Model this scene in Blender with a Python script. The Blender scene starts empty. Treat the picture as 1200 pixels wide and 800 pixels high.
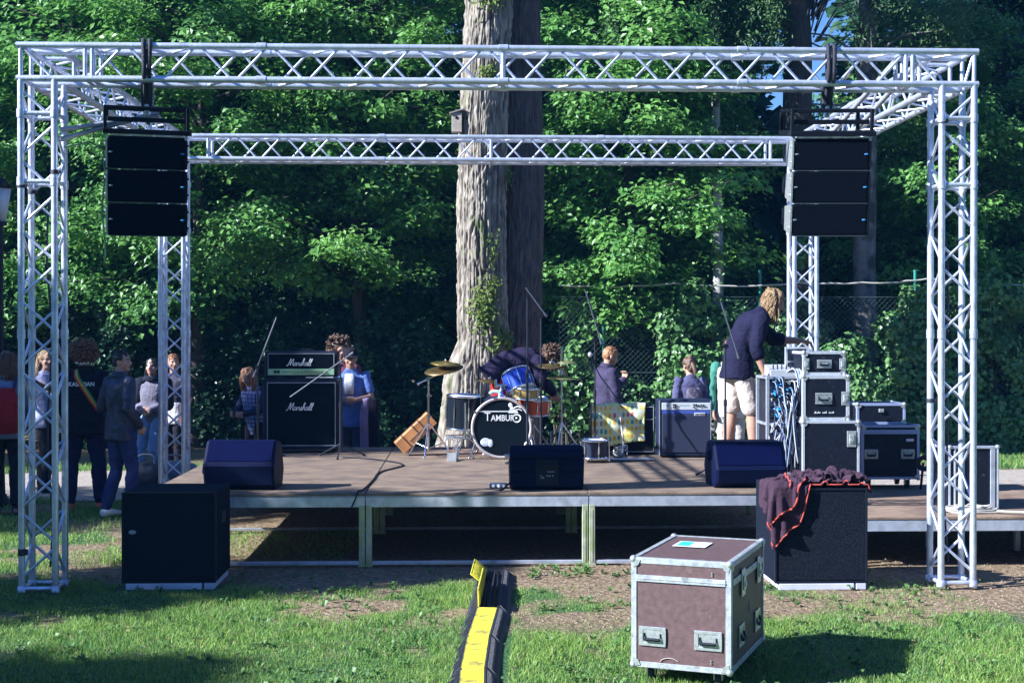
import bpy, math, random
import numpy as np
from mathutils import Vector, Matrix, Euler, Quaternion
random.seed(7); RNG = np.random.default_rng(11)
scene = bpy.context.scene
col = scene.collection
R = math.radians
PI = math.pi

# ------------------------------------------------------------------ camera
CAM_H, PITCH, YAW, FPX = 1.873, R(0.3425), R(1.976), 1600.0
cam_d = bpy.data.cameras.new("camera"); cam = bpy.data.objects.new("camera", cam_d)
col.objects.link(cam); scene.camera = cam
cam_d.sensor_width = 36.0; cam_d.lens = 36.0*FPX/1200.0
cam_d.clip_start = 0.1; cam_d.clip_end = 2000
cam.location = (0, 0, CAM_H)
cam.rotation_euler = (PI/2-PITCH, 0, -YAW)

def _ray(u, v):
    a = (u-600)/FPX; b = -(v-400)/FPX
    d = math.cos(PITCH)+b*math.sin(PITCH); z = -math.sin(PITCH)+b*math.cos(PITCH)
    return (a*math.cos(YAW)+d*math.sin(YAW), -a*math.sin(YAW)+d*math.cos(YAW), z)
def at(u, v, y):
    """world point seen at photo pixel (u, v) at depth y"""
    r = _ray(u, v); t = y/r[1]; return Vector((r[0]*t, y, CAM_H+r[2]*t))
def gx(u, y): return at(u, 400, y).x
def gz(v, y, u=600): return at(u, v, y).z

# ------------------------------------------------------------------ noise
def _h(ix, iy, iz):
    n = (ix*73856093) ^ (iy*19349663) ^ (iz*83492791)
    n = (n ^ (n >> 13))*1274126177
    return ((n ^ (n >> 16)) & 0xffff)/65535.0
def vnoise(p):
    p = np.asarray(p, float); i = np.floor(p).astype(np.int64); f = p-i; f = f*f*(3-2*f)
    r = 0
    for dx in (0, 1):
        for dy in (0, 1):
            for dz in (0, 1):
                w = (f[..., 0] if dx else 1-f[..., 0])*(f[..., 1] if dy else 1-f[..., 1])*(f[..., 2] if dz else 1-f[..., 2])
                r = r+w*_h(i[..., 0]+dx, i[..., 1]+dy, i[..., 2]+dz)
    return r*2-1
def fbm(p, o=3):
    p = np.asarray(p, float); r = 0; a = 1
    for k in range(o): r = r+a*vnoise(p*2**k+17.3*k); a *= .5
    return r

# ------------------------------------------------------------------ materials
MATS = {}
def mat(name, base=(.5, .5, .5), rough=.6, metal=0., spec=.5, noise=None, bump=None, coat=0., sheen=0., trans=0., emit=None, coords='Object', second=None):
    """noise=(scale, amount, (sx,sy,sz)); bump=(scale, strength, (sx,sy,sz)); second=(colour, scale, threshold, softness)"""
    if name in MATS: return MATS[name]
    m = bpy.data.materials.new(name); m.use_nodes = True; nt = m.node_tree; N = nt.nodes; L = nt.links
    b = N["Principled BSDF"]; out = N["Material Output"]
    b.inputs["Base Color"].default_value = (*base, 1); b.inputs["Roughness"].default_value = rough
    b.inputs["Metallic"].default_value = metal; b.inputs["Specular IOR Level"].default_value = spec
    b.inputs["Coat Weight"].default_value = coat; b.inputs["Sheen Weight"].default_value = sheen
    tc = N.new("ShaderNodeTexCoord")
    def ntex(scale, sc, det=4):
        mp = N.new("ShaderNodeMapping"); mp.inputs["Scale"].default_value = sc
        L.new(tc.outputs[coords], mp.inputs[0]); t = N.new("ShaderNodeTexNoise")
        t.inputs["Scale"].default_value = scale; t.inputs["Detail"].default_value = det; L.new(mp.outputs[0], t.inputs[0]); return t
    cur = None
    if noise:
        t = ntex(noise[0], noise[2] if len(noise) > 2 else (1, 1, 1), 6)
        rp = N.new("ShaderNodeMapRange"); rp.inputs[1].default_value = .3; rp.inputs[2].default_value = .7
        rp.inputs[3].default_value = 1-noise[1]; rp.inputs[4].default_value = 1+noise[1]; L.new(t.outputs[0], rp.inputs[0])
        mx = N.new("ShaderNodeVectorMath"); mx.operation = 'SCALE'; mx.inputs[0].default_value = base; L.new(rp.outputs[0], mx.inputs[3])
        cur = mx.outputs[0]
    if second:
        t = ntex(second[1], (1, 1, 1), 6)
        rp = N.new("ShaderNodeMapRange"); rp.inputs[1].default_value = second[2]-second[3]; rp.inputs[2].default_value = second[2]+second[3]
        L.new(t.outputs[0], rp.inputs[0]); mx = N.new("ShaderNodeMix"); mx.data_type = 'RGBA'
        L.new(rp.outputs[0], mx.inputs[0]); mx.inputs[6].default_value = (*base, 1); mx.inputs[7].default_value = (*second[0], 1)
        if cur: L.new(cur, mx.inputs[6])
        cur = mx.outputs[2]
    if cur: L.new(cur, b.inputs["Base Color"])
    if bump:
        t = ntex(bump[0], bump[2] if len(bump) > 2 else (1, 1, 1), 5)
        bp = N.new("ShaderNodeBump"); bp.inputs["Strength"].default_value = bump[1]; bp.inputs["Distance"].default_value = .02
        L.new(t.outputs[0], bp.inputs["Height"]); L.new(bp.outputs[0], b.inputs["Normal"])
    if trans > 0:
        tr = N.new("ShaderNodeBsdfTranslucent"); ms = N.new("ShaderNodeMixShader"); ms.inputs[0].default_value = trans
        if cur: L.new(cur, tr.inputs[0])
        else: tr.inputs[0].default_value = (*base, 1)
        L.new(b.outputs[0], ms.inputs[1]); L.new(tr.outputs[0], ms.inputs[2]); L.new(ms.outputs[0], out.inputs[0])
    MATS[name] = m; return m

def leaf_mat(name, c1, c2, rough=.45, trans=.35, scale=3.0, dry=None):
    """leaf colour varies per clump and per leaf (real hue differences between leaves)"""
    if name in MATS: return MATS[name]
    m = bpy.data.materials.new(name); m.use_nodes = True; nt = m.node_tree; N = nt.nodes; L = nt.links
    b = N["Principled BSDF"]; out = N["Material Output"]; b.inputs["Roughness"].default_value = rough
    b.inputs["Specular IOR Level"].default_value = .4
    g = N.new("ShaderNodeNewGeometry"); tc = N.new("ShaderNodeTexCoord")
    t = N.new("ShaderNodeTexNoise"); t.inputs["Scale"].default_value = scale*.25; t.inputs["Detail"].default_value = 2; L.new(tc.outputs["Object"], t.inputs[0])
    ad = N.new("ShaderNodeMath"); ad.operation = 'MULTIPLY_ADD'; ad.inputs[1].default_value = .6; L.new(g.outputs["Random Per Island"], ad.inputs[0]); L.new(t.outputs[0], ad.inputs[2])
    rp = N.new("ShaderNodeMapRange"); rp.inputs[1].default_value = .35; rp.inputs[2].default_value = 1.15; L.new(ad.outputs[0], rp.inputs[0])
    mx = N.new("ShaderNodeMix"); mx.data_type = 'RGBA'; L.new(rp.outputs[0], mx.inputs[0])
    mx.inputs[6].default_value = (*c1, 1); mx.inputs[7].default_value = (*c2, 1)
    fin = mx.outputs[2]
    if dry:
        gt_ = N.new("ShaderNodeMath"); gt_.operation = 'GREATER_THAN'; gt_.inputs[1].default_value = 1-dry[1]; L.new(g.outputs["Random Per Island"], gt_.inputs[0])
        m3 = N.new("ShaderNodeMix"); m3.data_type = 'RGBA'; L.new(gt_.outputs[0], m3.inputs[0]); L.new(fin, m3.inputs[6]); m3.inputs[7].default_value = (*dry[0], 1); fin = m3.outputs[2]
    L.new(fin, b.inputs["Base Color"])
    tr = N.new("ShaderNodeBsdfTranslucent"); L.new(fin, tr.inputs[0])
    ms = N.new("ShaderNodeMixShader"); ms.inputs[0].default_value = trans
    L.new(b.outputs[0], ms.inputs[1]); L.new(tr.outputs[0], ms.inputs[2]); L.new(ms.outputs[0], out.inputs[0])
    MATS[name] = m; return m

# ------------------------------------------------------------------ mesh builder
def frame_z(d, hint=Vector((0, 0, 1))):
    d = Vector(d).normalized()
    h = Vector(hint)
    if abs(d.dot(h)) > .98: h = Vector((1, 0, 0)) if abs(d.x) < .9 else Vector((0, 1, 0))
    x = h.cross(d).normalized(); y = d.cross(x).normalized()
    return x, y, d

class MB:
    def __init__(s): s.v = []; s.f = []; s.m = []; s.s = []; s.M = Matrix.Identity(4)
    def add(s, vs, fs, mi=0, sm=False):
        o = len(s.v)
        for p in vs: s.v.append(tuple(s.M @ Vector(p)))
        for f in fs: s.f.append([o+i for i in f]); s.m.append(mi); s.s.append(sm)
        return s
    def box(s, x0, x1, y0, y1, z0, z1, mi=0, bev=0.):
        if bev <= 0:
            vs = [(x, y, z) for z in (z0, z1) for y in (y0, y1) for x in (x0, x1)]
            return s.add(vs, [(0, 2, 3, 1), (4, 5, 7, 6), (0, 1, 5, 4), (2, 6, 7, 3), (0, 4, 6, 2), (1, 3, 7, 5)], mi)
        b = min(bev, (x1-x0)*.45, (y1-y0)*.45, (z1-z0)*.45)
        X = (x0, x1); Y = (y0, y1); Z = (z0, z1); vs = []; idx = {}
        for i in (0, 1):
            for j in (0, 1):
                for k in (0, 1):
                    sx = b*(1-2*i); sy = b*(1-2*j); sz = b*(1-2*k)
                    idx[i, j, k, 0] = len(vs); vs.append((X[i], Y[j]+sy, Z[k]+sz))
                    idx[i, j, k, 1] = len(vs); vs.append((X[i]+sx, Y[j], Z[k]+sz))
                    idx[i, j, k, 2] = len(vs); vs.append((X[i]+sx, Y[j]+sy, Z[k]))
        I = idx; fs = []
        fs += [[I[0,0,0,0], I[0,0,1,0], I[0,1,1,0], I[0,1,0,0]], [I[1,0,0,0], I[1,1,0,0], I[1,1,1,0], I[1,0,1,0]]]
        fs += [[I[0,0,0,1], I[1,0,0,1], I[1,0,1,1], I[0,0,1,1]], [I[0,1,0,1], I[0,1,1,1], I[1,1,1,1], I[1,1,0,1]]]
        fs += [[I[0,0,0,2], I[0,1,0,2], I[1,1,0,2], I[1,0,0,2]], [I[0,0,1,2], I[1,0,1,2], I[1,1,1,2], I[0,1,1,2]]]
        for i in (0, 1):
            for j in (0, 1): fs.append([I[i,j,0,0], I[i,j,0,1], I[i,j,1,1], I[i,j,1,0]])
            for k in (0, 1): fs.append([I[i,0,k,0], I[i,1,k,0], I[i,1,k,2], I[i,0,k,2]])
        for j in (0, 1):
            for k in (0, 1): fs.append([I[0,j,k,1], I[1,j,k,1], I[1,j,k,2], I[0,j,k,2]])
        for i in (0, 1):
            for j in (0, 1):
                for k in (0, 1): fs.append([I[i,j,k,0], I[i,j,k,1], I[i,j,k,2]])
        # orientation fix is done in build() by recalc
        return s.add(vs, fs, mi)
    def tube(s, pts, r, n=8, mi=0, caps=True, sm=True, hint=(0, 0, 1)):
        pts = [Vector(p) for p in pts]; k = len(pts)
        rr = r if hasattr(r, '__len__') else [r]*k
        vs = []; fs = []; px = None
        for i, p in enumerate(pts):
            d = (pts[min(i+1, k-1)]-pts[max(i-1, 0)])
            if d.length < 1e-9: d = Vector((0, 0, 1))
            if px is None: x, y, _ = frame_z(d, hint)
            else:
                dn = d.normalized(); x = px-dn*px.dot(dn)
                if x.length < 1e-6: x, y, _ = frame_z(d, hint)
                x.normalize(); y = dn.cross(x)
            px = x
            for j in range(n):
                a = 2*PI*j/n; vs.append(p+x*(math.cos(a)*rr[i])+y*(math.sin(a)*rr[i]))
        for i in range(k-1):
            for j in range(n):
                a = i*n+j; b = i*n+(j+1) % n; fs.append((a, b, b+n, a+n))
        s.add(vs, fs, mi, sm)
        if caps: s.add([vs[j] for j in range(n)], [tuple(range(n-1, -1, -1))], mi); s.add([vs[(k-1)*n+j] for j in range(n)], [tuple(range(n))], mi)
        return s
    def cyl(s, p0, p1, r0, r1=None, n=16, mi=0): return s.tube([p0, p1], [r0, r0 if r1 is None else r1], n, mi)
    def lathe(s, prof, n=24, mi=0, c=(0, 0, 0), axis=(0, 0, 1), sm=True):
        """prof: (radius, height) list along axis from point c"""
        x, y, z = frame_z(axis); c = Vector(c); vs = []; fs = []
        for r_, h_ in prof:
            for j in range(n):
                a = 2*PI*j/n; vs.append(c+z*h_+x*(r_*math.cos(a))+y*(r_*math.sin(a)))
        for i in range(len(prof)-1):
            for j in range(n):
                a = i*n+j; b = i*n+(j+1) % n; fs.append((a, b, b+n, a+n))
        return s.add(vs, fs, mi, sm)
    def ell(s, c, r, n=14, mi=0, X=None):
        """ellipsoid; X = (x,y,z) axes"""
        c = Vector(c); ax = X or (Vector((1, 0, 0)), Vector((0, 1, 0)), Vector((0, 0, 1))); vs = []; fs = []; m = n//2+1
        for i in range(m+1):
            t = PI*i/m
            for j in range(n):
                a = 2*PI*j/n
                vs.append(c+ax[0]*(r[0]*math.sin(t)*math.cos(a))+ax[1]*(r[1]*math.sin(t)*math.sin(a))+ax[2]*(r[2]*math.cos(t)))
        for i in range(m):
            for j in range(n):
                a = i*n+j; b = i*n+(j+1) % n; fs.append((a, a+n, b+n, b))
        return s.add(vs, fs, mi, True)
    def loft(s, rings, n=16, mi=0, pw=2.0):
        """rings: (centre, lateral axis, half width, half depth); normals follow the spine; closed ends"""
        C = [Vector(r_[0]) for r_ in rings]; vs = []; fs = []; k = len(rings)
        for i, (c, lat, w, d) in enumerate(rings):
            t = (C[min(i+1, k-1)]-C[max(i-1, 0)]).normalized(); x = Vector(lat); x = (x-t*x.dot(t)).normalized(); y = t.cross(x)
            for j in range(n):
                a = 2*PI*j/n; ca = math.cos(a); sa = math.sin(a)
                ca = math.copysign(abs(ca)**(2/pw), ca); sa = math.copysign(abs(sa)**(2/pw), sa)
                vs.append(C[i]+x*(w*ca)+y*(d*sa))
        for i in range(k-1):
            for j in range(n):
                a = i*n+j; b = i*n+(j+1) % n; fs.append((a, b, b+n, a+n))
        vs.append(C[0]); vs.append(C[-1]); o = k*n
        for j in range(n):
            fs.append((o, (j+1) % n, j)); fs.append((o+1, (k-1)*n+j, (k-1)*n+(j+1) % n))
        return s.add(vs, fs, mi, True)
    def prism(s, poly, x0, x1, mi=0, axis='x', sm=False):
        """poly in (y,z) extruded along x (or (x,z) along y, or (x,y) along z)"""
        f = {'x': lambda a, b, t: (t, a, b), 'y': lambda a, b, t: (a, t, b), 'z': lambda a, b, t: (a, b, t)}[axis]
        n = len(poly); vs = [f(a, b, x0) for a, b in poly]+[f(a, b, x1) for a, b in poly]
        fs = [tuple(range(n-1, -1, -1)), tuple(range(n, 2*n))]+[(i, (i+1) % n, n+(i+1) % n, n+i) for i in range(n)]
        return s.add(vs, fs, mi, sm)
    def mesh(s, name, mats, fix=True):
        me = bpy.data.meshes.new(name); me.from_pydata(s.v, [], s.f)
        for m in (mats if isinstance(mats, (list, tuple)) else [mats]): me.materials.append(m)
        me.polygons.foreach_set("material_index", s.m); me.polygons.foreach_set("use_smooth", s.s)
        if fix:
            import bmesh
            bm = bmesh.new(); bm.from_mesh(me); bmesh.ops.recalc_face_normals(bm, faces=bm.faces); bm.to_mesh(me); bm.free()
        me.update(); return me
    def build(s, name, mats, parent=None, fix=True, label=None):
        o = bpy.data.objects.new(name, s.mesh(name, mats, fix)); col.objects.link(o)
        if parent is not None: o.parent = parent
        if label: o['label'] = label
        return o

def np_mesh(name, V, F, mats, smooth=False):
    """fast mesh from numpy arrays; F is (n,3) or (n,4)"""
    V = np.asarray(V, np.float32); F = np.asarray(F, np.int32); k = F.shape[1]
    me = bpy.data.meshes.new(name); me.vertices.add(len(V)); me.vertices.foreach_set("co", V.ravel())
    me.loops.add(F.size); me.loops.foreach_set("vertex_index", F.ravel())
    me.polygons.add(len(F)); me.polygons.foreach_set("loop_start", np.arange(0, F.size, k, dtype=np.int32))
    me.polygons.foreach_set("use_smooth", np.full(len(F), smooth))
    for m in (mats if isinstance(mats, (list, tuple)) else [mats]): me.materials.append(m)
    me.update(calc_edges=True); return me
def add_obj(name, me, parent=None):
    o = bpy.data.objects.new(name, me); col.objects.link(o)
    if parent is not None: o.parent = parent
    return o
def tag(o, label=None, cat=None, group=None, kind=None):
    if label: o['label'] = label
    if cat: o['category'] = cat
    if group: o['group'] = group
    if kind: o['kind'] = kind
    return o
def thing(name, label, cat, loc=(0, 0, 0), rz=0., group=None, rx=0., ry=0.):
    o = bpy.data.objects.new(name, None); col.objects.link(o); o.location = loc; o.rotation_euler = (rx, ry, rz)
    o.empty_display_size = .1
    return tag(o, label, cat, group)
def kids(o): return [c for c in list(bpy.data.objects) if c.parent == o]
def dup(o, loc, rz, label, parent=None):
    c = o.copy(); col.objects.link(c)
    if parent is None: c.location = loc; c.rotation_euler = (o.rotation_euler.x, o.rotation_euler.y, rz)
    else: c.parent = parent
    if label: c['label'] = label
    for ch in kids(o): dup(ch, None, None, None, c)
    return c
def remesh(mb, voxel, smooth=3, fac=.5):
    me = mb.mesh("tmp", [MATS['_dummy']], fix=True)
    o = bpy.data.objects.new("tmp", me); col.objects.link(o)
    r = o.modifiers.new("r", 'REMESH'); r.mode = 'VOXEL'; r.voxel_size = voxel; r.use_smooth_shade = True
    if smooth: s = o.modifiers.new("s", 'SMOOTH'); s.iterations = smooth; s.factor = fac
    dg = bpy.context.evaluated_depsgraph_get(); dg.update()
    out = bpy.data.meshes.new_from_object(o.evaluated_get(dg))
    bpy.data.objects.remove(o); bpy.data.meshes.remove(me); out.materials.clear()
    return out
def get_v(me):
    a = np.empty(len(me.vertices)*3, np.float32); me.vertices.foreach_get("co", a); return a.reshape(-1, 3)
def get_n(me):
    a = np.empty(len(me.vertices)*3, np.float32); me.vertices.foreach_get("normal", a); return a.reshape(-1, 3)
def set_v(me, v): me.vertices.foreach_set("co", np.asarray(v, np.float32).ravel()); me.update()
mat('_dummy')
def text_mesh(body, size, depth=.002, shear=0., spacing=1., align='CENTER', bold=0.):
    c = bpy.data.curves.new("txt", 'FONT'); c.body = body; c.size = size; c.extrude = depth; c.shear = shear
    c.space_character = spacing; c.align_x = align; c.align_y = 'CENTER'; c.offset = bold; c.resolution_u = 3
    o = bpy.data.objects.new("txt", c); col.objects.link(o); dg = bpy.context.evaluated_depsgraph_get(); dg.update()
    me = bpy.data.meshes.new_from_object(o.evaluated_get(dg)); bpy.data.objects.remove(o); bpy.data.curves.remove(c); return me
def place_text(name, body, size, m, parent, loc, rot=(PI/2, 0, 0), sx=1., **k):
    me = text_mesh(body, size, **k); me.materials.clear(); me.materials.append(m)
    o = add_obj(name, me, parent); o.location = loc; o.rotation_euler = rot; o.scale = (sx, 1, 1); return o

# ------------------------------------------------------------------ material set
ALU = mat("aluminium_tube", (.66, .71, .86), .36, .6, noise=(11, .16, (1, 1, 1)), bump=(50, .12), second=((.42, .45, .56), 7, .66, .10))
ALUD = mat("aluminium_dull", (.42, .45, .52), .5, .5, noise=(9, .2), bump=(80, .1))
CHROME = mat("chrome", (.75, .78, .82), .16, 1.)
BLACKM = mat("black_metal", (.008, .010, .020), .45, .2, .3)
BLACKP = mat("black_plastic", (.006, .009, .020), .5, spec=.25, noise=(40, .15), bump=(220, .15))
WEDGEM = mat("wedge_paint", (.002, .005, .030), .6, spec=.1, noise=(20, .2), bump=(160, .15))
CARPET = mat("black_cabinet_carpet", (.007, .011, .024), .9, spec=.12, noise=(150, .35), bump=(400, .5))
GRILLE = mat("speaker_grille", (.010, .014, .024), .85, spec=.10, noise=(110, .6), bump=(120, .4))
DARKGRILLE = mat("dark_grille_cloth", (.003, .005, .011), .9, spec=.06, noise=(200, .3))
RUBBER = mat("black_rubber", (.028, .030, .044), .62, noise=(30, .3), bump=(90, .3))
YELLOW = mat("yellow_lid", (.74, .66, .06), .55, noise=(12, .25), bump=(70, .3), second=((.24, .20, .07), 11, .60, .09))
WHITEP = mat("white_print", (.80, .82, .84), .6)
WHITEPAINT = mat("white_paint", (.78, .78, .78), .6, noise=(10, .08))
BROWNPLY = mat("brown_phenolic_ply", (.118, .070, .074), .5, noise=(30, .22), bump=(200, .15), second=((.16, .105, .10), 17, .68, .04))
BLACKPLY = mat("black_phenolic_ply", (.007, .010, .022), .45, spec=.3, noise=(30, .3), bump=(200, .15), second=((.07, .07, .09), 30, .70, .04))
STEEL = mat("zinc_steel", (.62, .65, .67), .35, .7, noise=(60, .2))
ROPE = mat("pale_rope", (.46, .44, .40), .8)
# ------------------------------------------------------------------ light and sky
SUN_EL, SUN_AZ = R(32), R(18)          # sun on the left, a little to the camera's side
w = bpy.data.worlds.new("World"); scene.world = w; w.use_nodes = True
nt = w.node_tree; bg = nt.nodes["Background"]
sky = nt.nodes.new("ShaderNodeTexSky"); sky.sky_type = 'NISHITA'; sky.sun_disc = False
sky.sun_elevation = SUN_EL; sky.sun_rotation = -PI/2-SUN_AZ; sky.air_density = 1.6; sky.dust_density = .3; sky.ozone_density = 3.0
tint = nt.nodes.new("ShaderNodeMix"); tint.data_type = 'RGBA'; tint.blend_type = 'MULTIPLY'; tint.inputs[0].default_value = 1
tint.inputs[7].default_value = (.42, .70, 1.35, 1)
nt.links.new(sky.outputs[0], tint.inputs[6]); nt.links.new(tint.outputs[2], bg.inputs[0]); bg.inputs[1].default_value = .054
sd = bpy.data.lights.new("sun", 'SUN'); sd.energy = 5.0; sd.angle = R(.5); sd.color = (.93, .965, 1.0)
so = bpy.data.objects.new("sun", sd); col.objects.link(so)
sdir = Vector((-math.cos(SUN_EL)*math.cos(SUN_AZ), -math.cos(SUN_EL)*math.sin(SUN_AZ), math.sin(SUN_EL)))
so.rotation_euler = sdir.to_track_quat('Z', 'Y').to_euler(); so.location = (-20, -4, 14)
vs = scene.view_settings; vs.view_transform = 'Standard'; vs.look = 'None'; vs.gamma = 1; vs.exposure = 1.42
scene.render.engine = 'CYCLES'; cy = scene.cycles
cy.max_bounces = 6; cy.diffuse_bounces = 2; cy.glossy_bounces = 2; cy.transmission_bounces = 3; cy.transparent_max_bounces = 4
cy.use_denoising = True; cy.sample_clamp_indirect = 4; cy.volume_bounces = 0

# ------------------------------------------------------------------ ground, path, grass
def soil(x, y):
    x = np.asarray(x, float); y = np.asarray(y, float)
    P = np.stack([x*1.1, y*1.1, x*0], -1); n = fbm(P, 4)*.5; P2 = np.stack([x*3.7, y*3.7, x*0+5], -1); n2 = fbm(P2, 3)*.25
    sm = lambda a, b, t: np.clip((t-a)/(b-a), 0, 1)
    band = sm(9.95, 10.5, y+n*.45+n2*.4)*(1-sm(15.5, 16.5, y))*sm(-3.6, -2.8, x+n*.6)*(1-sm(5.2, 6.2, x+n))
    right = sm(2.0, 2.9, x+n)*sm(8.7, 9.6, y+n+n2)*(1-sm(6., 8., x))*.62
    mid = .72*sm(.02, .45, n+n2*1.3)*sm(7.6, 9.2, y)
    speck = .62*sm(.08, .28, n2+.1*n)
    wood = sm(19.0, 20.5, y+n)*(1-sm(3.2, 4.2, x+n))
    wood2 = sm(21.8, 22.6, y+n*.3)
    lb = sm(-6.2, -4.6, -x+0*n)*0
    leftmix = .55*sm(0, .4, n)*(x < -3)*(y > 12)
    return np.clip(np.maximum.reduce([band, right, mid, speck*.8, wood, wood2, leftmix]), 0, 1)
def gheight(x, y):
    P = np.stack([np.asarray(x)*.8, np.asarray(y)*.8, np.asarray(x)*0], -1)
    return fbm(P, 3)*.012*(np.abs(x) < 30)
xs = np.unique(np.concatenate([np.linspace(-13, 14, 300), -13-np.geomspace(.3, 220, 18), 14+np.geomspace(.3, 220, 18)]))
ys = np.unique(np.concatenate([np.linspace(4.5, 24, 230), 4.5-np.geomspace(.2, 160, 14), 24+np.geomspace(.3, 220, 18)]))
GX, GY = np.meshgrid(xs, ys); GZ = gheight(GX, GY)-.012
V = np.stack([GX, GY, GZ], -1).reshape(-1, 3); nx = len(xs); ny = len(ys)
ii, jj = np.meshgrid(np.arange(nx-1), np.arange(ny-1)); a = (jj*nx+ii).ravel(); F = np.stack([a, a+1, a+1+nx, a+nx], -1)
gm = bpy.data.materials.new("lawn_and_soil"); gm.use_nodes = True; nt = gm.node_tree; N = nt.nodes; L = nt.links; b = N["Principled BSDF"]
b.inputs["Roughness"].default_value = .95; b.inputs["Specular IOR Level"].default_value = .15
at_ = N.new("ShaderNodeAttribute"); at_.attribute_name = "soil"; tc = N.new("ShaderNodeTexCoord")
def nz(s, d=6):
    t = N.new("ShaderNodeTexNoise"); t.inputs["Scale"].default_value = s; t.inputs["Detail"].default_value = d; L.new(tc.outputs["Object"], t.inputs[0]); return t
def ramp(src, cols):
    r_ = N.new("ShaderNodeValToRGB"); e = r_.color_ramp.elements
    while len(e) > 1: e.remove(e[0])
    e[0].position = cols[0][0]; e[0].color = (*cols[0][1], 1)
    for p, c in cols[1:]: q = e.new(p); q.color = (*c, 1)
    L.new(src, r_.inputs[0]); return r_
n1 = nz(26, 9); n2 = nz(3.1); n3 = nz(90, 4)
rs = ramp(n1.outputs[0], [(.25, (.10, .070, .045)), (.5, (.21, .150, .098)), (.66, (.31, .235, .155)), (.8, (.42, .34, .24))])
rg = ramp(n1.outputs[0], [(.3, (.025, .065, .028)), (.55, (.050, .120, .045)), (.75, (.12, .15, .07))])
ad = N.new("ShaderNodeMath"); ad.operation = 'MULTIPLY_ADD'; ad.inputs[1].default_value = .55; L.new(n3.outputs[0], ad.inputs[0]); L.new(at_.outputs["Fac"], ad.inputs[2])
mr = N.new("ShaderNodeMapRange"); mr.inputs[1].default_value = .55; mr.inputs[2].default_value = .82; L.new(ad.outputs[0], mr.inputs[0])
mx = N.new("ShaderNodeMix"); mx.data_type = 'RGBA'; L.new(mr.outputs[0], mx.inputs[0]); L.new(rg.outputs[0], mx.inputs[6]); L.new(rs.outputs[0], mx.inputs[7])
L.new(mx.outputs[2], b.inputs["Base Color"])
bp = N.new("ShaderNodeBump"); bp.inputs["Strength"].default_value = .9; bp.inputs["Distance"].default_value = .03; L.new(n1.outputs[0], bp.inputs["Height"]); L.new(bp.outputs[0], b.inputs["Normal"])
me = np_mesh("ground", V, F, gm, True); at2 = me.attributes.new("soil", 'FLOAT', 'POINT'); at2.data.foreach_set("value", soil(V[:, 0], V[:, 1]).astype(np.float32))
tag(add_obj("ground", me), kind='structure')
# gravel path behind the stage
pxs = np.linspace(-26, 34, 200); top = 18.5+.12*np.sin(pxs*.9)+.1*np.sin(pxs*2.3); bot = 15.6+.12*np.sin(pxs*.7+1)+.08*np.sin(pxs*3.1)
V = []; F = []
for i, x in enumerate(pxs):
    for k in range(9): y = bot[i]+(top[i]-bot[i])*k/8; V.append((x, y, float(gheight(x, y))+.004))
for i in range(len(pxs)-1):
    for k in range(8): a = i*9+k; F.append((a, a+9, a+10, a+1))
GRAVEL = mat("pale_gravel", (.46, .40, .35), .95, noise=(9, .22), bump=(120, .9), second=((.26, .21, .18), 55, .55, .1))
tag(add_obj("path", np_mesh("path", V, F, GRAVEL, True)), kind='structure')

def blades(name, n, x0, x1, y0, y1, hmin, hmax, wid, seed, m, tuft=.5, excl=None, thr=.62):
    g = np.random.default_rng(seed); x = g.uniform(x0, x1, n); y = g.uniform(y0, y1, n)
    k = int(n*tuft); c = g.integers(0, n, k); x[:k] = x[c]+g.normal(0, .02, k); y[:k] = y[c]+g.normal(0, .02, k)
    s_ = soil(x, y); keep = (s_+g.uniform(-.28, .28, n)) < thr*.75
    if excl is not None: keep &= ~excl(x, y)
    x = x[keep]; y = y[keep]; n = len(x); z = gheight(x, y)-.014
    den = fbm(np.stack([x*1.7, y*1.7, x*0+9], -1), 3)
    h = g.uniform(hmin, hmax, n)*np.clip(1+.75*den, .4, 1.9)*(1-.45*s_[keep]); az = g.uniform(0, 2*PI, n); lean = g.uniform(.15, 1.1, n)*h; la = g.uniform(0, 2*PI, n)
    wv = np.stack([np.cos(az), np.sin(az), az*0], -1)*(wid*g.uniform(.6, 1.4, n))[:, None]/2
    ld = np.stack([np.cos(la), np.sin(la), la*0], -1)*lean[:, None]; P = np.stack([x, y, z], -1); up = np.array([0, 0, 1.])*h[:, None]
    Vv = np.stack([P-wv, P+wv, P+ld*.3+up*.58-wv*.8, P+ld*.3+up*.58+wv*.8, P+ld+up*.95], 1).reshape(-1, 3)
    o = (np.arange(n)*5)[:, None]; Fv = np.concatenate([o+np.array([[0, 1, 3]]), o+np.array([[0, 3, 2]]), o+np.array([[2, 3, 4]])], 1).reshape(-1, 3)
    return Vv, Fv
GRASSM = leaf_mat("grass_blade", (.095, .250, .060), (.330, .490, .115), .5, .45, 4.0, dry=((.38, .33, .18), .08))
A = []
inramp = lambda x, y: ((np.abs(x-(.06+.20*np.clip((y-7)/3.6, 0, 1))) < .15) & (y < 10.7)) | ((x > 2.2) & (x < 2.98) & (y > 9.80)) | ((x > -2.56) & (x < -1.78) & (y > 9.97))
A.append(blades("g", 150000, -3.4, 3.6, 6.6, 10.4, .014, .044, .0050, 1, None, excl=inramp))
A.append(blades("g", 34000, -7.0, -2.7, 10.0, 15.6, .03, .08, .008, 2, None))
A.append(blades("g", 22000, 2.9, 8.0, 10.2, 15.5, .03, .08, .008, 3, None))
A.append(blades("g", 22000, 3.4, 15., 18.6, 22.4, .04, .10, .012, 4, None))
A.append(blades("g", 9000, -2.9, -1.0, 11.0, 13.2, .03, .07, .008, 5, None, thr=1.25))
A.append(blades("g", 9000, -14, 3.4, 18.5, 19.8, .04, .10, .012, 6, None))
off = 0; VV = []; FF = []
for v_, f_ in A: VV.append(v_); FF.append(f_+off); off += len(v_)
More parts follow.
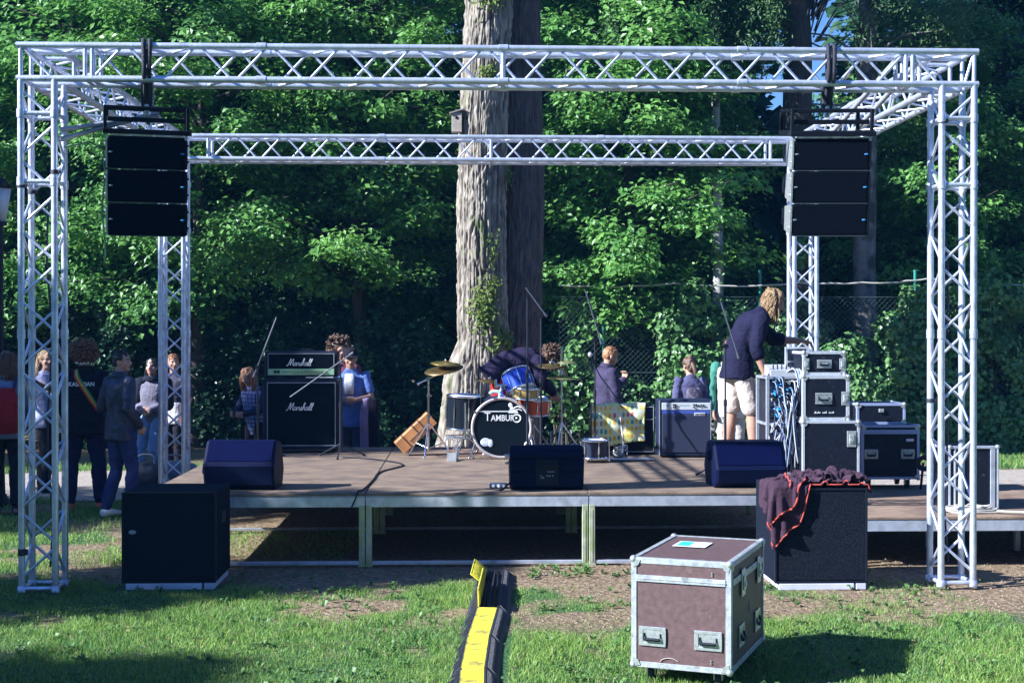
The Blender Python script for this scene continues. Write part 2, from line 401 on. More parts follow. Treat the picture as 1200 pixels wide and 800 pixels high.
tag(add_obj("grass", np_mesh("grass", np.concatenate(VV), np.concatenate(FF), GRASSM)), 'short green lawn grass growing in patches in front of the stage', 'grass', kind='stuff')
# low broad-leaved weeds in the lawn
g = np.random.default_rng(5); V = []; F = []
for i in range(420):
    x = g.uniform(-3.2, 3.4); y = g.uniform(7.0, 10.8)
    if abs(x-.15) < .3: continue
    if i < 26: x = g.uniform(.5, 1.3); y = g.uniform(10.5, 11.0)
    for k in range(g.integers(5, 11)):
        a_ = g.uniform(0, 2*PI); l_ = g.uniform(.02, .05); d = np.array([math.cos(a_), math.sin(a_), 0]); s_ = np.array([-d[1], d[0], 0]); p = np.array([x, y, -.004]); up = np.array([0, 0, g.uniform(.3, 1.)*l_])
        o = len(V); V += [p, p+d*l_*.55+s_*l_*.3+up, p+d*l_+up*.7, p+d*l_*.55-s_*l_*.3+up]; F.append((o, o+1, o+2, o+3))
WEED = leaf_mat("weed_leaf", (.06, .16, .045), (.14, .26, .07), .5, .3)
tag(add_obj("weeds", np_mesh("weeds", V, F, WEED)), 'small broad-leaved weeds scattered in the lawn', 'weeds', kind='stuff')
# pebbles, dry bits and fallen leaves on the bare soil
V = []; F = []
for i in range(5200):
    x = g.uniform(-3.6, 5.2); y = g.uniform(8.6, 11.6)
    if float(soil(x, y)) < .5: continue
    r_ = g.uniform(.004, .013); a_ = g.uniform(0, PI); o = len(V); z = float(gheight(x, y))-.012
    c_, s_ = math.cos(a_)*r_, math.sin(a_)*r_
    V += [(x-c_, y-s_, z), (x+s_*.7, y-c_*.7, z), (x+c_, y+s_, z), (x-s_*.7, y+c_*.7, z), (x, y, z+r_*.8)]
    F += [(o, o+1, o+4), (o+1, o+2, o+4), (o+2, o+3, o+4), (o+3, o, o+4)]
LIT = leaf_mat("soil_crumbs", (.13, .09, .065), (.32, .25, .19), .9, 0.)
tag(add_obj("soil_litter", np_mesh("soil_litter", V, F, LIT)), 'small stones and dry crumbs lying on the bare soil', 'litter', kind='stuff')

V = []; F = []
for i in range(900):                        # dry fallen leaves
    x = g.uniform(-3.6, 5.0); y = g.uniform(6.9, 11.5); a_ = g.uniform(0, 2*PI); l_ = g.uniform(.012, .030); d = np.array([math.cos(a_), math.sin(a_), 0]); s_ = np.array([-d[1], d[0], 0]); p = np.array([x, y, .006+g.uniform(0, .018)]); o = len(V)
    if abs(x-.15) < .3: continue
    V += [p, p+d*l_*.5+s_*l_*.35+np.array([0, 0, .006]), p+d*l_, p+d*l_*.5-s_*l_*.35+np.array([0, 0, .008])]; F.append((o, o+1, o+2, o+3))
tag(add_obj("fallen_leaves", np_mesh("fallen_leaves", V, F, leaf_mat("dry_leaf", (.16, .09, .04), (.46, .38, .22), .8, .2))), 'dry fallen leaves scattered over lawn and soil', 'leaves', kind='stuff')

# ------------------------------------------------------------------ aluminium truss frame
S = .24; TX0, TY0, TW, TL, TH = -3.198, 9.9655, 6.954, 4.5045, 3.948
truss = thing("truss_frame", "large box of silver lattice truss with four towers standing over the stage", "truss", (TX0, TY0, 0))
def seg(parent, name, org, ax, length, faces=4, per=.5, start=.0, rungs=(), ph=0, r=.0245):
    """one square lattice truss: four chord tubes and its bracing; ax 0/1/2 = along x/y/z"""
    o = thing(name, None, None); o.parent = parent; del_ = [k for k in ('label', 'category') if k in o.keys()]
    for k in del_: del o[k]
    o.location = org
    e = [Vector((1, 0, 0)), Vector((0, 1, 0)), Vector((0, 0, 1))]; D = e[ax]; A_, B_ = [e[i] for i in range(3) if i != ax]
    cs = [Vector((0, 0, 0)), A_*S, A_*S+B_*S, B_*S]
    for c in cs:
        m_ = MB(); k = max(1, round(length/2.0)); m_.tube([c, c+D*length], r, 12)
        for q in range(k+1):
            p = c+D*(length*q/k)
            if 0 < q < k: m_.tube([p-D*.035, p+D*.035], r*1.22, 12)
        m_.build("chord", ALU, o)
    br = MB()
    for fi in range(4):
        c0, c1 = cs[fi], cs[(fi+1) % 4]; t = start; fl = (fi+ph) % 2
        nseg = int((length-2*start)/(per/2)); st = (length-2*start)/max(nseg, 1)
        for q in range(nseg):
            p = (c0 if (q+fl) % 2 == 0 else c1)+D*(start+q*st+.018); p2 = (c1 if (q+fl) % 2 == 0 else c0)+D*(start+(q+1)*st-.018)
            br.tube([p, p2], .0105, 7, caps=False)
    br.build("bracing", ALU, o)
    for rg_ in rungs:
        br = MB()
        for fi in range(4): br.tube([cs[fi]+D*rg_, cs[(fi+1) % 4]+D*rg_], .017, 8, caps=False)
        br.build("cross_ring", ALU, o)
    return o
Hc = TH-S
# towers
for i, (tx, ty) in enumerate(((0, 0), (TW-S, 0), (0, TL), (TW-S, TL))):
    o = seg(truss, "tower", (tx, ty, .03), 2, Hc-.03, start=.06, rungs=(.0, Hc-.25-.03, Hc-.74-.03), ph=i % 2)
    m_ = MB()
    for (a_, b_) in ((0, 0), (S, 0), (0, S), (S, S)):
        m_ = MB(); m_.lathe([(.0, 0), (.034, 0), (.034, .010), (.030, .05), (.0, .05)], 14, c=(a_, b_, -.03)); m_.build("foot", ALU, o)
        for zf in (.74, .25): m_ = MB(); m_.tube([(a_, b_, Hc-zf-.06), (a_, b_, Hc-zf)], .031, 12); m_.build("flange", ALU, o)
# beams: front, rear, two sides
seg(truss, "beam", (-.03, 0, Hc), 0, TW+.06, start=.52, rungs=(.03, .49, .54, TW/2+.03, TW+.06-.54, TW+.06-.49, TW+.03))
seg(truss, "beam", (0, TL, Hc), 0, TW, start=.52, rungs=(.24, .50, TW/2, TW-.50, TW-.24))
seg(truss, "beam", (0, S, Hc), 1, TL-S, start=.28, rungs=(.26, TL-S-.26))
seg(truss, "beam", (TW-S, S, Hc), 1, TL-S, start=.28, rungs=(.26, TL-S-.26), ph=1)
# corner diagonals and clamped braces
for x0, x1 in ((0, S), (TW, TW-S)):
    m_ = MB(); m_.tube([(x0, 0, TH), (x1, S, TH)], .011, 6); m_.tube([(x0+(x1-x0)*2, 0, TH), (x1, S, TH)], .011, 6)
    m_.tube([(x0, 0, TH), (x1*.96 if x0 == 0 else TW-S*.3, 0, Hc)], .011, 6)
    if x0: m_.tube([(TW-S*2, 0, TH), (TW-S*1.1, 0, Hc)], .011, 6)
    m_.build("corner_bracing", ALU, truss)
for dx in (-.0, .17):
    m_ = MB(); p0 = Vector((TW-.55+dx, .12, TH-.05)); p1 = Vector((TW-.86+dx, .9, Hc-.28)); d = (p1-p0)
    m_.tube([p0, p1], .026, 4); m_.build("brace_bar", ALUD, truss)
for dz in (0, .07):
    m_ = MB(); m_.tube([(S+.02, .06, Hc-.36-dz), (.86, .55, Hc-.18+dz*.4)], .018, 4); m_.build("brace_bar", ALUD, truss)

# tape bands and clamps on the towers
for (x, y, z, w_) in ((0, 0, .27, .05), (0, 0, 2.92, .03), (S, 0, 3.02, .03), (0, S, 2.9, .03), (TW-S, S, 1.35, .03), (TW-S, 0, 3.42, .035), (TW, 0, 2.95, .03)):
    m_ = MB(); m_.tube([(x, y, z), (x, y, z+w_)], .0285, 12); m_.box(x+.015, x+.045, y-.02, y+.01, z+.004, z+w_-.004, bev=.003); m_.build("clamp_band", mat("band_dark", (.03, .03, .05), .6), truss)
m_ = MB(); pts = [(S*.5+.02*math.sin(k*1.3), S+.03, 3.5-k*.28) for k in range(13)]; m_.tube(smooth_path(pts, 3) if 'smooth_path' in globals() else pts, .008, 6); m_.build("power_cable", mat("tower_cable", (.02, .025, .05), .5), truss)
m_ = MB(); pts = [(TW-S*.45+.02*math.sin(k*1.7), S+.03, 3.5-k*.28) for k in range(13)]; m_.tube(pts, .008, 6); m_.build("power_cable", MATS["tower_cable"], truss)
# slack cord hanging inside the left corner
m_ = MB(); pts = [Vector((TX0+.49+.012*math.sin(i*.9)*(i > 1), 10.35, 3.25-i*.085)) for i in range(11)]
m_.tube([(TX0+S+.03, 10.1, 3.23), (TX0+.40, 10.3, 3.30)]+pts, .007, 5)
tag(m_.build("cord", mat("green_cord", (.18, .32, .20), .7)), "thin pale green cord dangling beside the left truss tower", "cord")

# ------------------------------------------------------------------ stage
DZ = .59
DECK = mat("worn_stage_plywood", (.225, .160, .115), .72, noise=(5, .45, (1, 7, 1)), bump=(60, .35, (1, 6, 1)), second=((.13, .095, .08), 3.4, .56, .12))
SX = [-2.58, -.8, 1.0, 2.98]; SYF, SYB = 11.0, 15.45
stage = thing("stage", "low wooden stage deck on aluminium legs under the truss", "stage", (0, SYF, 0))
rows = [SYF, 12.9, 14.2, SYB]
for i in range(3):
    for j in range(3):
        m_ = MB(); m_.box(SX[i]+.004, SX[i+1]-.004, rows[j]-SYF+.004+(0 if j else -.012), rows[j+1]-SYF-.004, DZ-.022, DZ, bev=.003)
        m_.build("deck_panel", DECK, stage)
for i in range(3):
    m_ = MB(); x0, x1 = SX[i]+.004, SX[i+1]-.004
    m_.prism([(-.002, DZ-.112), (-.002, DZ-.036), (.004, DZ-.030), (.004, DZ-.024), (.045, DZ-.024), (.045, DZ-.112)], x0, x1)
    m_.build("edge_rail", ALU, stage)
    m_ = MB(); m_.box(x0+.05, x1-.05, .0, .03, .012, .042, bev=.003); m_.build("ground_rail", ALU, stage)
    m_ = MB(); m_.box(x0+.05, x1-.05, rows[1]-SYF, rows[1]-SYF+.03, .02, .045, bev=.003); m_.build("ground_rail", ALUD, stage)
    for yy in (rows[1], rows[2], SYB-.05):
        m_ = MB(); m_.box(x0, x1, yy-SYF-.02, yy-SYF+.02, DZ-.11, DZ-.024); m_.build("joist", ALUD, stage)
for s_ in (-2.575, 2.93):
    m_ = MB(); m_.box(s_, s_+.04, .05, SYB-SYF-.01, DZ-.11, DZ-.024); m_.build("edge_rail", ALU, stage)
LEGM = mat("grass_reflection_leg_alu", (.50, .54, .42), .42, .4, noise=(16, .2), second=((.36, .46, .20), 6, .52, .12))  # green cast paints the reflection of the grass into the metal
for j, yy in enumerate(rows):
    for x in SX:
        for dx in ((-.052, .004) if -2 < x < 2 else ((.004,) if x < 0 else (-.052,))):
            y0 = yy-SYF-.006 if j == 0 else yy-SYF-.1; m_ = MB(); m_.box(x+dx, x+dx+.048, y0, y0+.048, .0, DZ-.112 if j else DZ-.10, bev=.004)
            if j == 0: m_.box(x+dx+.019, x+dx+.029, y0-.003, y0+.001, .03, DZ-.14)
            m_.box(x+dx-.006, x+dx+.054, y0-.006, y0+.054, -.002, .012); m_.build("leg", LEGM, stage)
# lower side platform on the right
PZ, PX0, PX1, PYF, PYB = .40, 3.0, 6.3, 10.85, 13.15
plat = thing("side_platform", "lower timber platform on aluminium legs joined to the stage at the right", "platform", (0, PYF, 0))
for x0, x1 in ((PX0, 4.80), (4.80, PX1)):
    for y0, y1 in ((PYF, 12.0), (12.0, PYB)):
        m_ = MB(); m_.box(x0+.003, x1-.003, y0-PYF+.003-.01*(y0 == PYF), y1-PYF-.003, PZ-.022, PZ, bev=.003); m_.build("deck_panel", mat("pale_platform_wood", (.25, .175, .125), .72, noise=(6, .4, (1, 6, 1)), bump=(60, .3, (1, 6, 1)), second=((.16, .10, .08), 3, .58, .1)), plat)
    m_ = MB(); m_.prism([(-.002, PZ-.115), (-.002, PZ-.034), (.004, PZ-.028), (.004, PZ-.024), (.045, PZ-.024), (.045, PZ-.115)], x0+.004, x1-.004); m_.build("edge_rail", ALU, plat)
for x, y in ((PX0+.02, PYF+.03), (4.74, PYF+.75), (4.83, PYF+.75), (PX1-.06, PYF+.03), (PX0+.02, PYB-.06), (4.75, PYB-.06), (PX1-.06, PYB-.06), (4.02, PYF+.9)):
    m_ = MB(); m_.box(x, x+.048, y-PYF, y-PYF+.048, 0, PZ-.024-.09, bev=.004); m_.build("leg", ALUD, plat)
# pale coiled strap left on the side platform, and its tail hanging over the edge
m_ = MB(); c0 = at(1150, 596, 11.2); g = random.Random(3)
for k in range(5):
    pts = []
    for q in range(26):
        a_ = 2*PI*q/25; rr = .05+.022*k; pts.append((c0.x-.12+.02*math.sin(k*2.)+1.8*rr*math.cos(a_)+.022*math.sin(3*a_+k), 11.12+rr*math.sin(a_)*.9+.012*math.cos(4*a_+k), PZ+.012+.012*((k*3) % 4)+.006*math.sin(5*a_+k)))
    m_.tube(pts, .010, 6, caps=False)
tail = [(c0.x+.05, 11.0, PZ+.02), (c0.x+.25, 10.93, PZ+.02), (c0.x+.38, 10.86, PZ+.015), (c0.x+.42, 10.825, PZ-.03), (c0.x+.44, 10.82, PZ-.16), (c0.x+.46, 10.815, PZ-.30)]
m_.tube(tail, .012, 6)
tag(m_.build("rope_coil", ROPE), "pale beige rope coil lying on the side platform by the right truss tower", "rope")
# ------------------------------------------------------------------ trees
BARK = mat("bark", (.13, .105, .085), .9, noise=(6, .4, (4, 4, .6)), bump=(14, .9, (3, 3, .5)))
BARKD = mat("dark_bark", (.05, .042, .038), .9, noise=(6, .4, (4, 4, .6)), bump=(14, .9, (3, 3, .5)))
LEAVES = leaf_mat("maple_leaf", (.044, .170, .046), (.190, .410, .085), .42, .40, 2.2)
LEAVESB = leaf_mat("fresh_leaf", (.06, .21, .05), (.21, .44, .10), .42, .42, 2.5)
LEAVESD = leaf_mat("shaded_leaf", (.012, .046, .024), (.036, .105, .045), .38, .22, 2.0)  # leaf colour darkened to paint in the shade of the wood
NEEDLE = leaf_mat("conifer_spray", (.030, .095, .035), (.09, .19, .06), .5, .25, 2.0)
IVY = leaf_mat("ivy_leaf", (.060, .160, .055), (.17, .34, .11), .36, .25, 3.0)
TWIGM = mat("twig", (.10, .085, .065), .9)

def leaves_np(P, Nn, size, g, narrow=.62, droop=.35):
    """one folded leaf (a kite) per point P with rough normal Nn"""
    n = len(P); r = g.normal(size=(n, 3)); r /= np.linalg.norm(r, axis=1)[:, None]
    nn = Nn*1.0+r*.55; nn /= np.linalg.norm(nn, axis=1)[:, None]
    d = g.normal(size=(n, 3)); d[:, 2] -= droop; d -= nn*(d*nn).sum(1)[:, None]; d /= np.linalg.norm(d, axis=1)[:, None]
    s_ = np.cross(nn, d); L_ = (size*g.uniform(.45, 1.55, n))[:, None]; W_ = L_*narrow*.5
    V = np.stack([P, P+d*L_*.5+s_*W_+nn*L_*.10, P+d*L_-nn*L_*.06, P+d*L_*.5-s_*W_+nn*L_*.10], 1)
    return V.reshape(-1, 3)
def crown_np(seed, height, radius, low, nb, per, size, flat=.22, shape='round'):
    """boughs from the trunk, each ending in several flattened sprays of leaves"""
    g = np.random.default_rng(seed); rr = random.Random(seed); pts = []; nrm = []; limbs = []
    for i in range(nb):
        t = (i+.5)/nb; z = low+(height-low)*t; az = i*2.399+g.uniform(-.4, .4)
        prof = {'round': math.sin(PI*min(.98, .16+.80*t))**.6, 'cone': 1.02-t*.92, 'dome': math.sqrt(max(.03, 1-t*t*.93))}[shape]
        Rr = radius*prof*g.uniform(.55, 1.12); base = np.array([0, 0, z-.35*Rr*.6]); out = np.array([math.cos(az), math.sin(az), 0])
        tip = base+out*Rr+np.array([0, 0, Rr*g.uniform(.02, .38)]); limbs.append((base, tip, Rr))
        ns = 4
        for k in range(ns):
            f = .38+.62*(k+g.uniform(0, .8))/ns; c = base+(tip-base)*min(f, 1.05)+g.normal(size=3)*np.array([.28, .28, .16])*radius*.22
            m = int(per/ns*g.uniform(.5, 1.5)); rad = radius*g.uniform(.11, .25)
            a_ = g.uniform(0, 2*PI, m); q = np.sqrt(g.uniform(0, 1, m))*rad; h = g.normal(size=m)*rad*flat
            sag = -.55*(q/rad)**2*rad*.5
            p = c+np.stack([np.cos(a_)*q, np.sin(a_)*q, h+sag], -1)
            nv = np.stack([np.cos(a_)*q/rad*.55, np.sin(a_)*q/rad*.55, np.full(m, .85)], -1)+out*.35
            pts.append(p); nrm.append(nv)
    P = np.concatenate(pts); Nn = np.concatenate(nrm); Nn /= np.linalg.norm(Nn, axis=1)[:, None]
    V = leaves_np(P, Nn, size, g); F = np.arange(len(V), dtype=np.int32).reshape(-1, 4); return V, F, limbs
def trunk_mb(height, r0, limbs, seed, lean=(0, 0)):
    m_ = MB(); rr = random.Random(seed); pts = []; rad = []
    for k in range(12):
        t = k/11; pts.append((lean[0]*t*t+.10*math.sin(seed+4*t), lean[1]*t*t+.10*math.cos(seed*2+3*t), height*t*.96-.05)); rad.append(r0*(1.35 if k == 0 else 1)*(1-.88*t))
    m_.tube(pts, rad, 10)
    for b_, tp, Rr in limbs:
        mid = (np.array(b_)+np.array(tp))/2+np.array([rr.uniform(-.1, .1), rr.uniform(-.1, .1), .08*Rr]); m_.tube([b_, mid, tp], [r0*.20, r0*.12, .008], 5, caps=False)
    return m_
def make_tree(seed, height, radius, low, nb, per, size, r0, lm, bm_, shape='round', flat=.22, name='deciduous_tree'):
    o = thing(name, 'tree', 'tree'); V, F, limbs = crown_np(seed, height, radius, low, nb, per, size, flat, shape)
    add_obj("crown", np_mesh("crown", V, F, lm), o); trunk_mb(height, r0, limbs, seed).build("trunk", bm_, o, fix=False); return o
protoA = make_tree(3, 9.5, 3.0, 2.5, 74, 860, .098, .17, LEAVES, BARKD)
protoB = make_tree(8, 10.5, 2.7, 2.9, 76, 800, .095, .16, LEAVES, BARKD, 'dome')
protoC = make_tree(14, 8.4, 2.7, 2.0, 72, 860, .098, .15, LEAVESB, BARKD)
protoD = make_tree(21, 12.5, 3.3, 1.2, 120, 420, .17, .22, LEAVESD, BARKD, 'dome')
used = set()
def put(proto, x, y, rz, label, sc=1., sz=None, group='trees at the edge of the wood behind the stage'):
    if proto.name in used: o = dup(proto, (x, y, 0), R(rz), label)
    else: o = proto; used.add(proto.name); o.location = (x, y, 0); o.rotation_euler.z = R(rz); o['label'] = label
    o.scale = (sc, sc, sz or sc); o['group'] = group; return o
ROW1 = [(protoA, -9.8, 25.0, 10, 1.0, 'bright leafy tree at the far left of the wood edge behind the curly haired person'),
 (protoC, -7.0, 24.2, 200, 1.12, 'bright green broadleaf tree rising behind the left front truss tower'),
 (protoA, -4.4, 22.9, 120, .98, 'layered broadleaf tree rising behind the left hanging speaker'),
 (protoB, -1.8, 22.6, 40, .95, 'broadleaf tree directly left of the big pale trunk'),
 (protoC, 2.7, 22.6, 75, 1.0, 'bright layered tree just right of the big pale trunk'),
 (protoB, 3.9, 25.2, 220, .72, 'green tree behind the middle of the fence, between the trunk and the right hanging speaker'),
 (protoD, 11.3, 27.0, 150, .8, 'tall dark tree behind the right hanging speaker'),
 (protoC, 8.5, 24.4, 330, .92, 'leafy tree half lit behind the right front truss tower, above the tall ivy'),
 (protoA, 12.3, 25.4, 250, .98, 'dark leafy tree at the far right behind the right truss tower')]
for pr, x, y, rz, sc, lb in ROW1: put(pr, x, y, rz, lb, sc)
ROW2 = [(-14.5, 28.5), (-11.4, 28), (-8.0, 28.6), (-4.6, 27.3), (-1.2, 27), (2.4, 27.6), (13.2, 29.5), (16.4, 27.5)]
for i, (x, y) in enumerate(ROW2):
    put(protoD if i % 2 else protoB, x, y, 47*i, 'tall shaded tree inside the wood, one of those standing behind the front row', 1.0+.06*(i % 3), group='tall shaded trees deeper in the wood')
# trees beyond the left edge of the picture, between the sun and the stage
for x, y, rz, sc in ((-9.9, 4.9, 20, .44), (-7.8, 8.5, 80, .42), (-13.4, 11.8, 140, .72), (-14.5, 18.0, 80, .62)):
    put(protoD, x, y, rz, 'tall tree standing left of the stage out of the picture', sc, group='trees left of the stage')
for x, y, rz, sc in ((-13, -9, 0, 1.1), (-6.5, -12, 60, 1.1), (0, -10, 120, 1.15), (6.5, -12, 200, 1.1), (13, -9, 260, 1.15), (19, 0, 300, 1.1), (18, 10, 20, 1.)):  # unseen trees added to cut the sky fill on the dark fronts
    put(protoD, x, y, rz, 'unseen tall tree added out of the picture to block sky light', sc, group='unseen trees added to block sky light')
# far wood that reads as one mass
g = np.random.default_rng(77); n = 90000
x = g.uniform(-26, 30, n); top = 9.9+1.6*vnoise(np.stack([x*.35, x*0, x*0], -1)); 
gapc = 8.0; top = np.where(np.abs(x-gapc) < 1.25, 6.6, top)
y = g.uniform(29.5, 34, n)+.9*vnoise(np.stack([x*.5, x*0+3, x*0], -1)); z = top*g.uniform(0, 1, n)**.85
P = np.stack([x, y, z], -1); Nn = np.tile(np.array([[-.3, -.5, .8]]), (n, 1))
V = leaves_np(P, Nn, .46, g, .7)
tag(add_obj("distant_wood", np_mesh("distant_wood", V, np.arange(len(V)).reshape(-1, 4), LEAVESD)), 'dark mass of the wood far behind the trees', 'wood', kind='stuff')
# undergrowth shrubs in front of the wood
shr = thing('shrub', 'shrub', 'shrub'); V, F, lb_ = crown_np(31, 2.5, 1.35, .15, 42, 300, .085, .4, 'dome'); add_obj("crown", np_mesh("crown", V, F, LEAVESD), shr); trunk_mb(2.2, .04, lb_, 3).build("trunk", BARKD, shr, fix=False)
for i, (x, y, sc, lb) in enumerate(((-8.4, 23.2, 1.2, 'leafy shrub at the wood edge left of the leather jacket man'), (-5.6, 23.4, 1.2, 'leafy shrub at the wood edge behind the left truss towers'),
    (-3.2, 23.3, 1.25, 'low shrub at the wood edge left of the tall amplifier stack'), (-1.1, 22.8, 1.2, 'low shrub between the tall amplifier stack and the big trunk'), (2.2, 23.0, 1.1, 'low shrub just right of the big trunk'))):
    o = shr if i == 0 else dup(shr, (0, 0, 0), 0, lb); o['label'] = lb; o.location = (x, y, 0); o.rotation_euler.z = i*1.7; o.scale = (sc, sc, sc*.95); o['group'] = 'shrubs at the wood edge'

# ------------------------------------------------------------------ the big pale trunk
TRX, TRY = gx(563, 18.6), 18.6
def big_trunk(r0, taper, flare, sd, lean, na=300, nh=800):
    A_, H_ = np.meshgrid(np.linspace(0, 2*PI, na, endpoint=False), np.linspace(-.1, 12.8, nh))
    rad = r0-taper*H_+flare*np.exp(-np.maximum(H_-.25, 0)/.62)*(.40+.16*np.cos(3*A_+sd)+.25*np.cos(A_-PI*1.05))
    ca, sa = np.cos(A_), np.sin(A_); k = r0/.55; rad = rad+flare*.72*np.clip((1.72-H_+.10*np.sin(5*A_))/.45, 0, 1)*np.clip(np.cos(A_-PI*1.02), 0, 1)**1.6
    P = np.stack([ca*5.2*k, sa*5.2*k, H_*.62], -1)+sd; wob = vnoise(P*.8+9)*.5
    q = np.stack([ca*15*k+wob*1.4, sa*15*k+wob*1.4, H_*2.3+wob*2+sd], -1); r1 = 1-np.abs(vnoise(q)); r2 = 1-np.abs(vnoise(q*2.2+31))
    rid = -.026*np.clip(r1-.68, 0, 1)/.32-.013*np.clip(r2-.70, 0, 1)/.30+.014*fbm(np.stack([ca*16*k, sa*16*k, H_*12], -1), 2)
    rad = rad+rid+.022*vnoise(np.stack([ca*1.2+sd, sa*1.2, H_*.55], -1))
    bend = lean*H_+.03*np.sin(H_*.9+sd)
    V = np.stack([ca*rad+bend, sa*rad, H_], -1).reshape(-1, 3)
    ii, jj = np.meshgrid(np.arange(na), np.arange(nh-1)); a = (jj*na+ii).ravel(); b_ = (jj*na+(ii+1) % na).ravel()
    return V, np.stack([a, b_, b_+na, a+na], -1), (np.clip((r1-.80)/.16, 0, 1)*.85).ravel().astype(np.float32)
bm = bpy.data.materials.new("oak_bark"); bm.use_nodes = True; nt = bm.node_tree; N = nt.nodes; L = nt.links; b = N["Principled BSDF"]; b.inputs["Roughness"].default_value = .93; b.inputs["Specular IOR Level"].default_value = .2
tc = N.new("ShaderNodeTexCoord"); mp = N.new("ShaderNodeMapping"); mp.inputs["Scale"].default_value = (1, 1, .28); L.new(tc.outputs["Object"], mp.inputs[0])
t = N.new("ShaderNodeTexNoise"); t.inputs["Scale"].default_value = 16; t.inputs["Detail"].default_value = 8; L.new(mp.outputs[0], t.inputs[0])
att = N.new("ShaderNodeAttribute"); att.attribute_name = "fissure"
rp = N.new("ShaderNodeValToRGB"); e = rp.color_ramp.elements; e[0].position = .3; e[0].color = (.13, .11, .09, 1); e[1].position = .7; e[1].color = (.42, .37, .31, 1); L.new(t.outputs[0], rp.inputs[0])
mx = N.new("ShaderNodeMix"); mx.data_type = 'RGBA'; L.new(att.outputs["Fac"], mx.inputs[0]); L.new(rp.outputs[0], mx.inputs[6]); mx.inputs[7].default_value = (.085, .065, .06, 1)
# moss has its own patches
t3 = N.new("ShaderNodeTexNoise"); t3.inputs["Scale"].default_value = 1.6; t3.inputs["Detail"].default_value = 7; L.new(tc.outputs["Object"], t3.inputs[0])
mr = N.new("ShaderNodeMapRange"); mr.inputs[1].default_value = .60; mr.inputs[2].default_value = .70; L.new(t3.outputs[0], mr.inputs[0])
m2 = N.new("ShaderNodeMix"); m2.data_type = 'RGBA'; L.new(mr.outputs[0], m2.inputs[0]); L.new(mx.outputs[2], m2.inputs[6]); m2.inputs[7].default_value = (.10, .14, .04, 1)
L.new(m2.outputs[2], b.inputs["Base Color"]); bp = N.new("ShaderNodeBump"); bp.inputs["Strength"].default_value = .7; bp.inputs["Distance"].default_value = .02; L.new(t.outputs[0], bp.inputs["Height"]); L.new(bp.outputs[0], b.inputs["Normal"])
big = thing("large_tree", "old tree with a thick pale furrowed trunk, brightly lit, rising behind the drum kit", "tree", (TRX, TRY, 0))
V, F, fz = big_trunk(.345, .004, .26, 1.3, .0155)
me = np_mesh("trunk", V, F, bm, True); fa = me.attributes.new("fissure", 'FLOAT', 'POINT'); fa.data.foreach_set("value", fz); add_obj("trunk", me, big)
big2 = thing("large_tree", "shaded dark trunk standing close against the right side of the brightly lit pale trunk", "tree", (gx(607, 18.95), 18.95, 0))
V, F, fz = big_trunk(.335, .006, .16, 4.1, .003); bm2 = mat("shaded_oak_bark", (.115, .09, .085), .93, spec=.2, noise=(14, .35, (1, 1, .28)), bump=(16, .7, (1, 1, .28)))  # same bark in a darker colour, standing for the shade on this trunk
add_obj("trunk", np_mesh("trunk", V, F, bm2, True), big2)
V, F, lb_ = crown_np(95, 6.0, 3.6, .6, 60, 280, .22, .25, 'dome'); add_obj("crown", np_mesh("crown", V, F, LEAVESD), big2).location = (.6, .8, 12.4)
# crown far above the frame (it starts over the picture and shades the wood)
V, F, lb_ = crown_np(91, 6.5, 4.2, .6, 70, 300, .22, .25, 'dome'); cr = add_obj("crown", np_mesh("crown", V, F, LEAVES), big); cr.location = (0, .6, 12.4)
# mossy leaf tufts on the trunk: (height, angle, spread, count)
MOSS = leaf_mat("moss_tuft", (.09, .15, .03), (.22, .30, .06), .7, .3)
def tuft(z, az, sw, sh, n, size, seed):
    g = np.random.default_rng(seed); a_ = az+g.normal(0, sw, n); zz = z+g.normal(0, sh, n); rr_ = .335+g.uniform(0, .07, n)+.10*np.exp(-np.maximum(zz-.25, 0)/.62)
    P = np.stack([np.cos(a_)*rr_+.0155*zz+.03*np.sin(zz*.9+1.3), np.sin(a_)*rr_, zz], -1); Nn = np.stack([np.cos(a_), np.sin(a_), a_*0+.5], -1); return leaves_np(P, Nn, size, g, .55, .8)
TV = [tuft(2.20, R(-84), .30, .15, 420, .055, 1), tuft(2.55, R(-70), .2, .12, 90, .05, 2), tuft(3.05, R(-66), .16, .09, 60, .045, 3), tuft(4.0, R(-22), .1, .07, 90, .05, 4), tuft(5.36, R(-80), .25, .05, 180, .05, 5), tuft(6.55, R(-88), .4, .14, 420, .06, 6), tuft(1.83, R(-35), .35, .10, 70, .10, 7)]
V = np.concatenate(TV); add_obj("moss", np_mesh("moss", V, np.arange(len(V)).reshape(-1, 4), MOSS), big)['label'] = 'yellow green moss tufts on the bark'
# bird box on the left of the trunk
p = at(536, 133, 18.4); bb = thing("bird_box", "small pale wooden bird box fixed to the left side of the big trunk", "bird box", (p.x, 18.4, p.z-.12))
m_ = MB(); m_.box(-.075, .06, -.08, .08, -.14, .12, bev=.004); m_.build("box", mat("bird_box_wood", (.42, .36, .30), .8, noise=(12, .2)), bb)
m_ = MB(); m_.prism([(-.11, .10), (.09, .16), (.09, .178), (-.11, .118)], -.1, .1, axis='y'); m_.build("roof", mat("bird_box_roof", (.30, .27, .25), .8), bb)
m_ = MB(); m_.cyl((-.01, -.081, .05), (-.01, -.086, .05), .02, n=14); m_.build("entrance", BLACKM, bb)

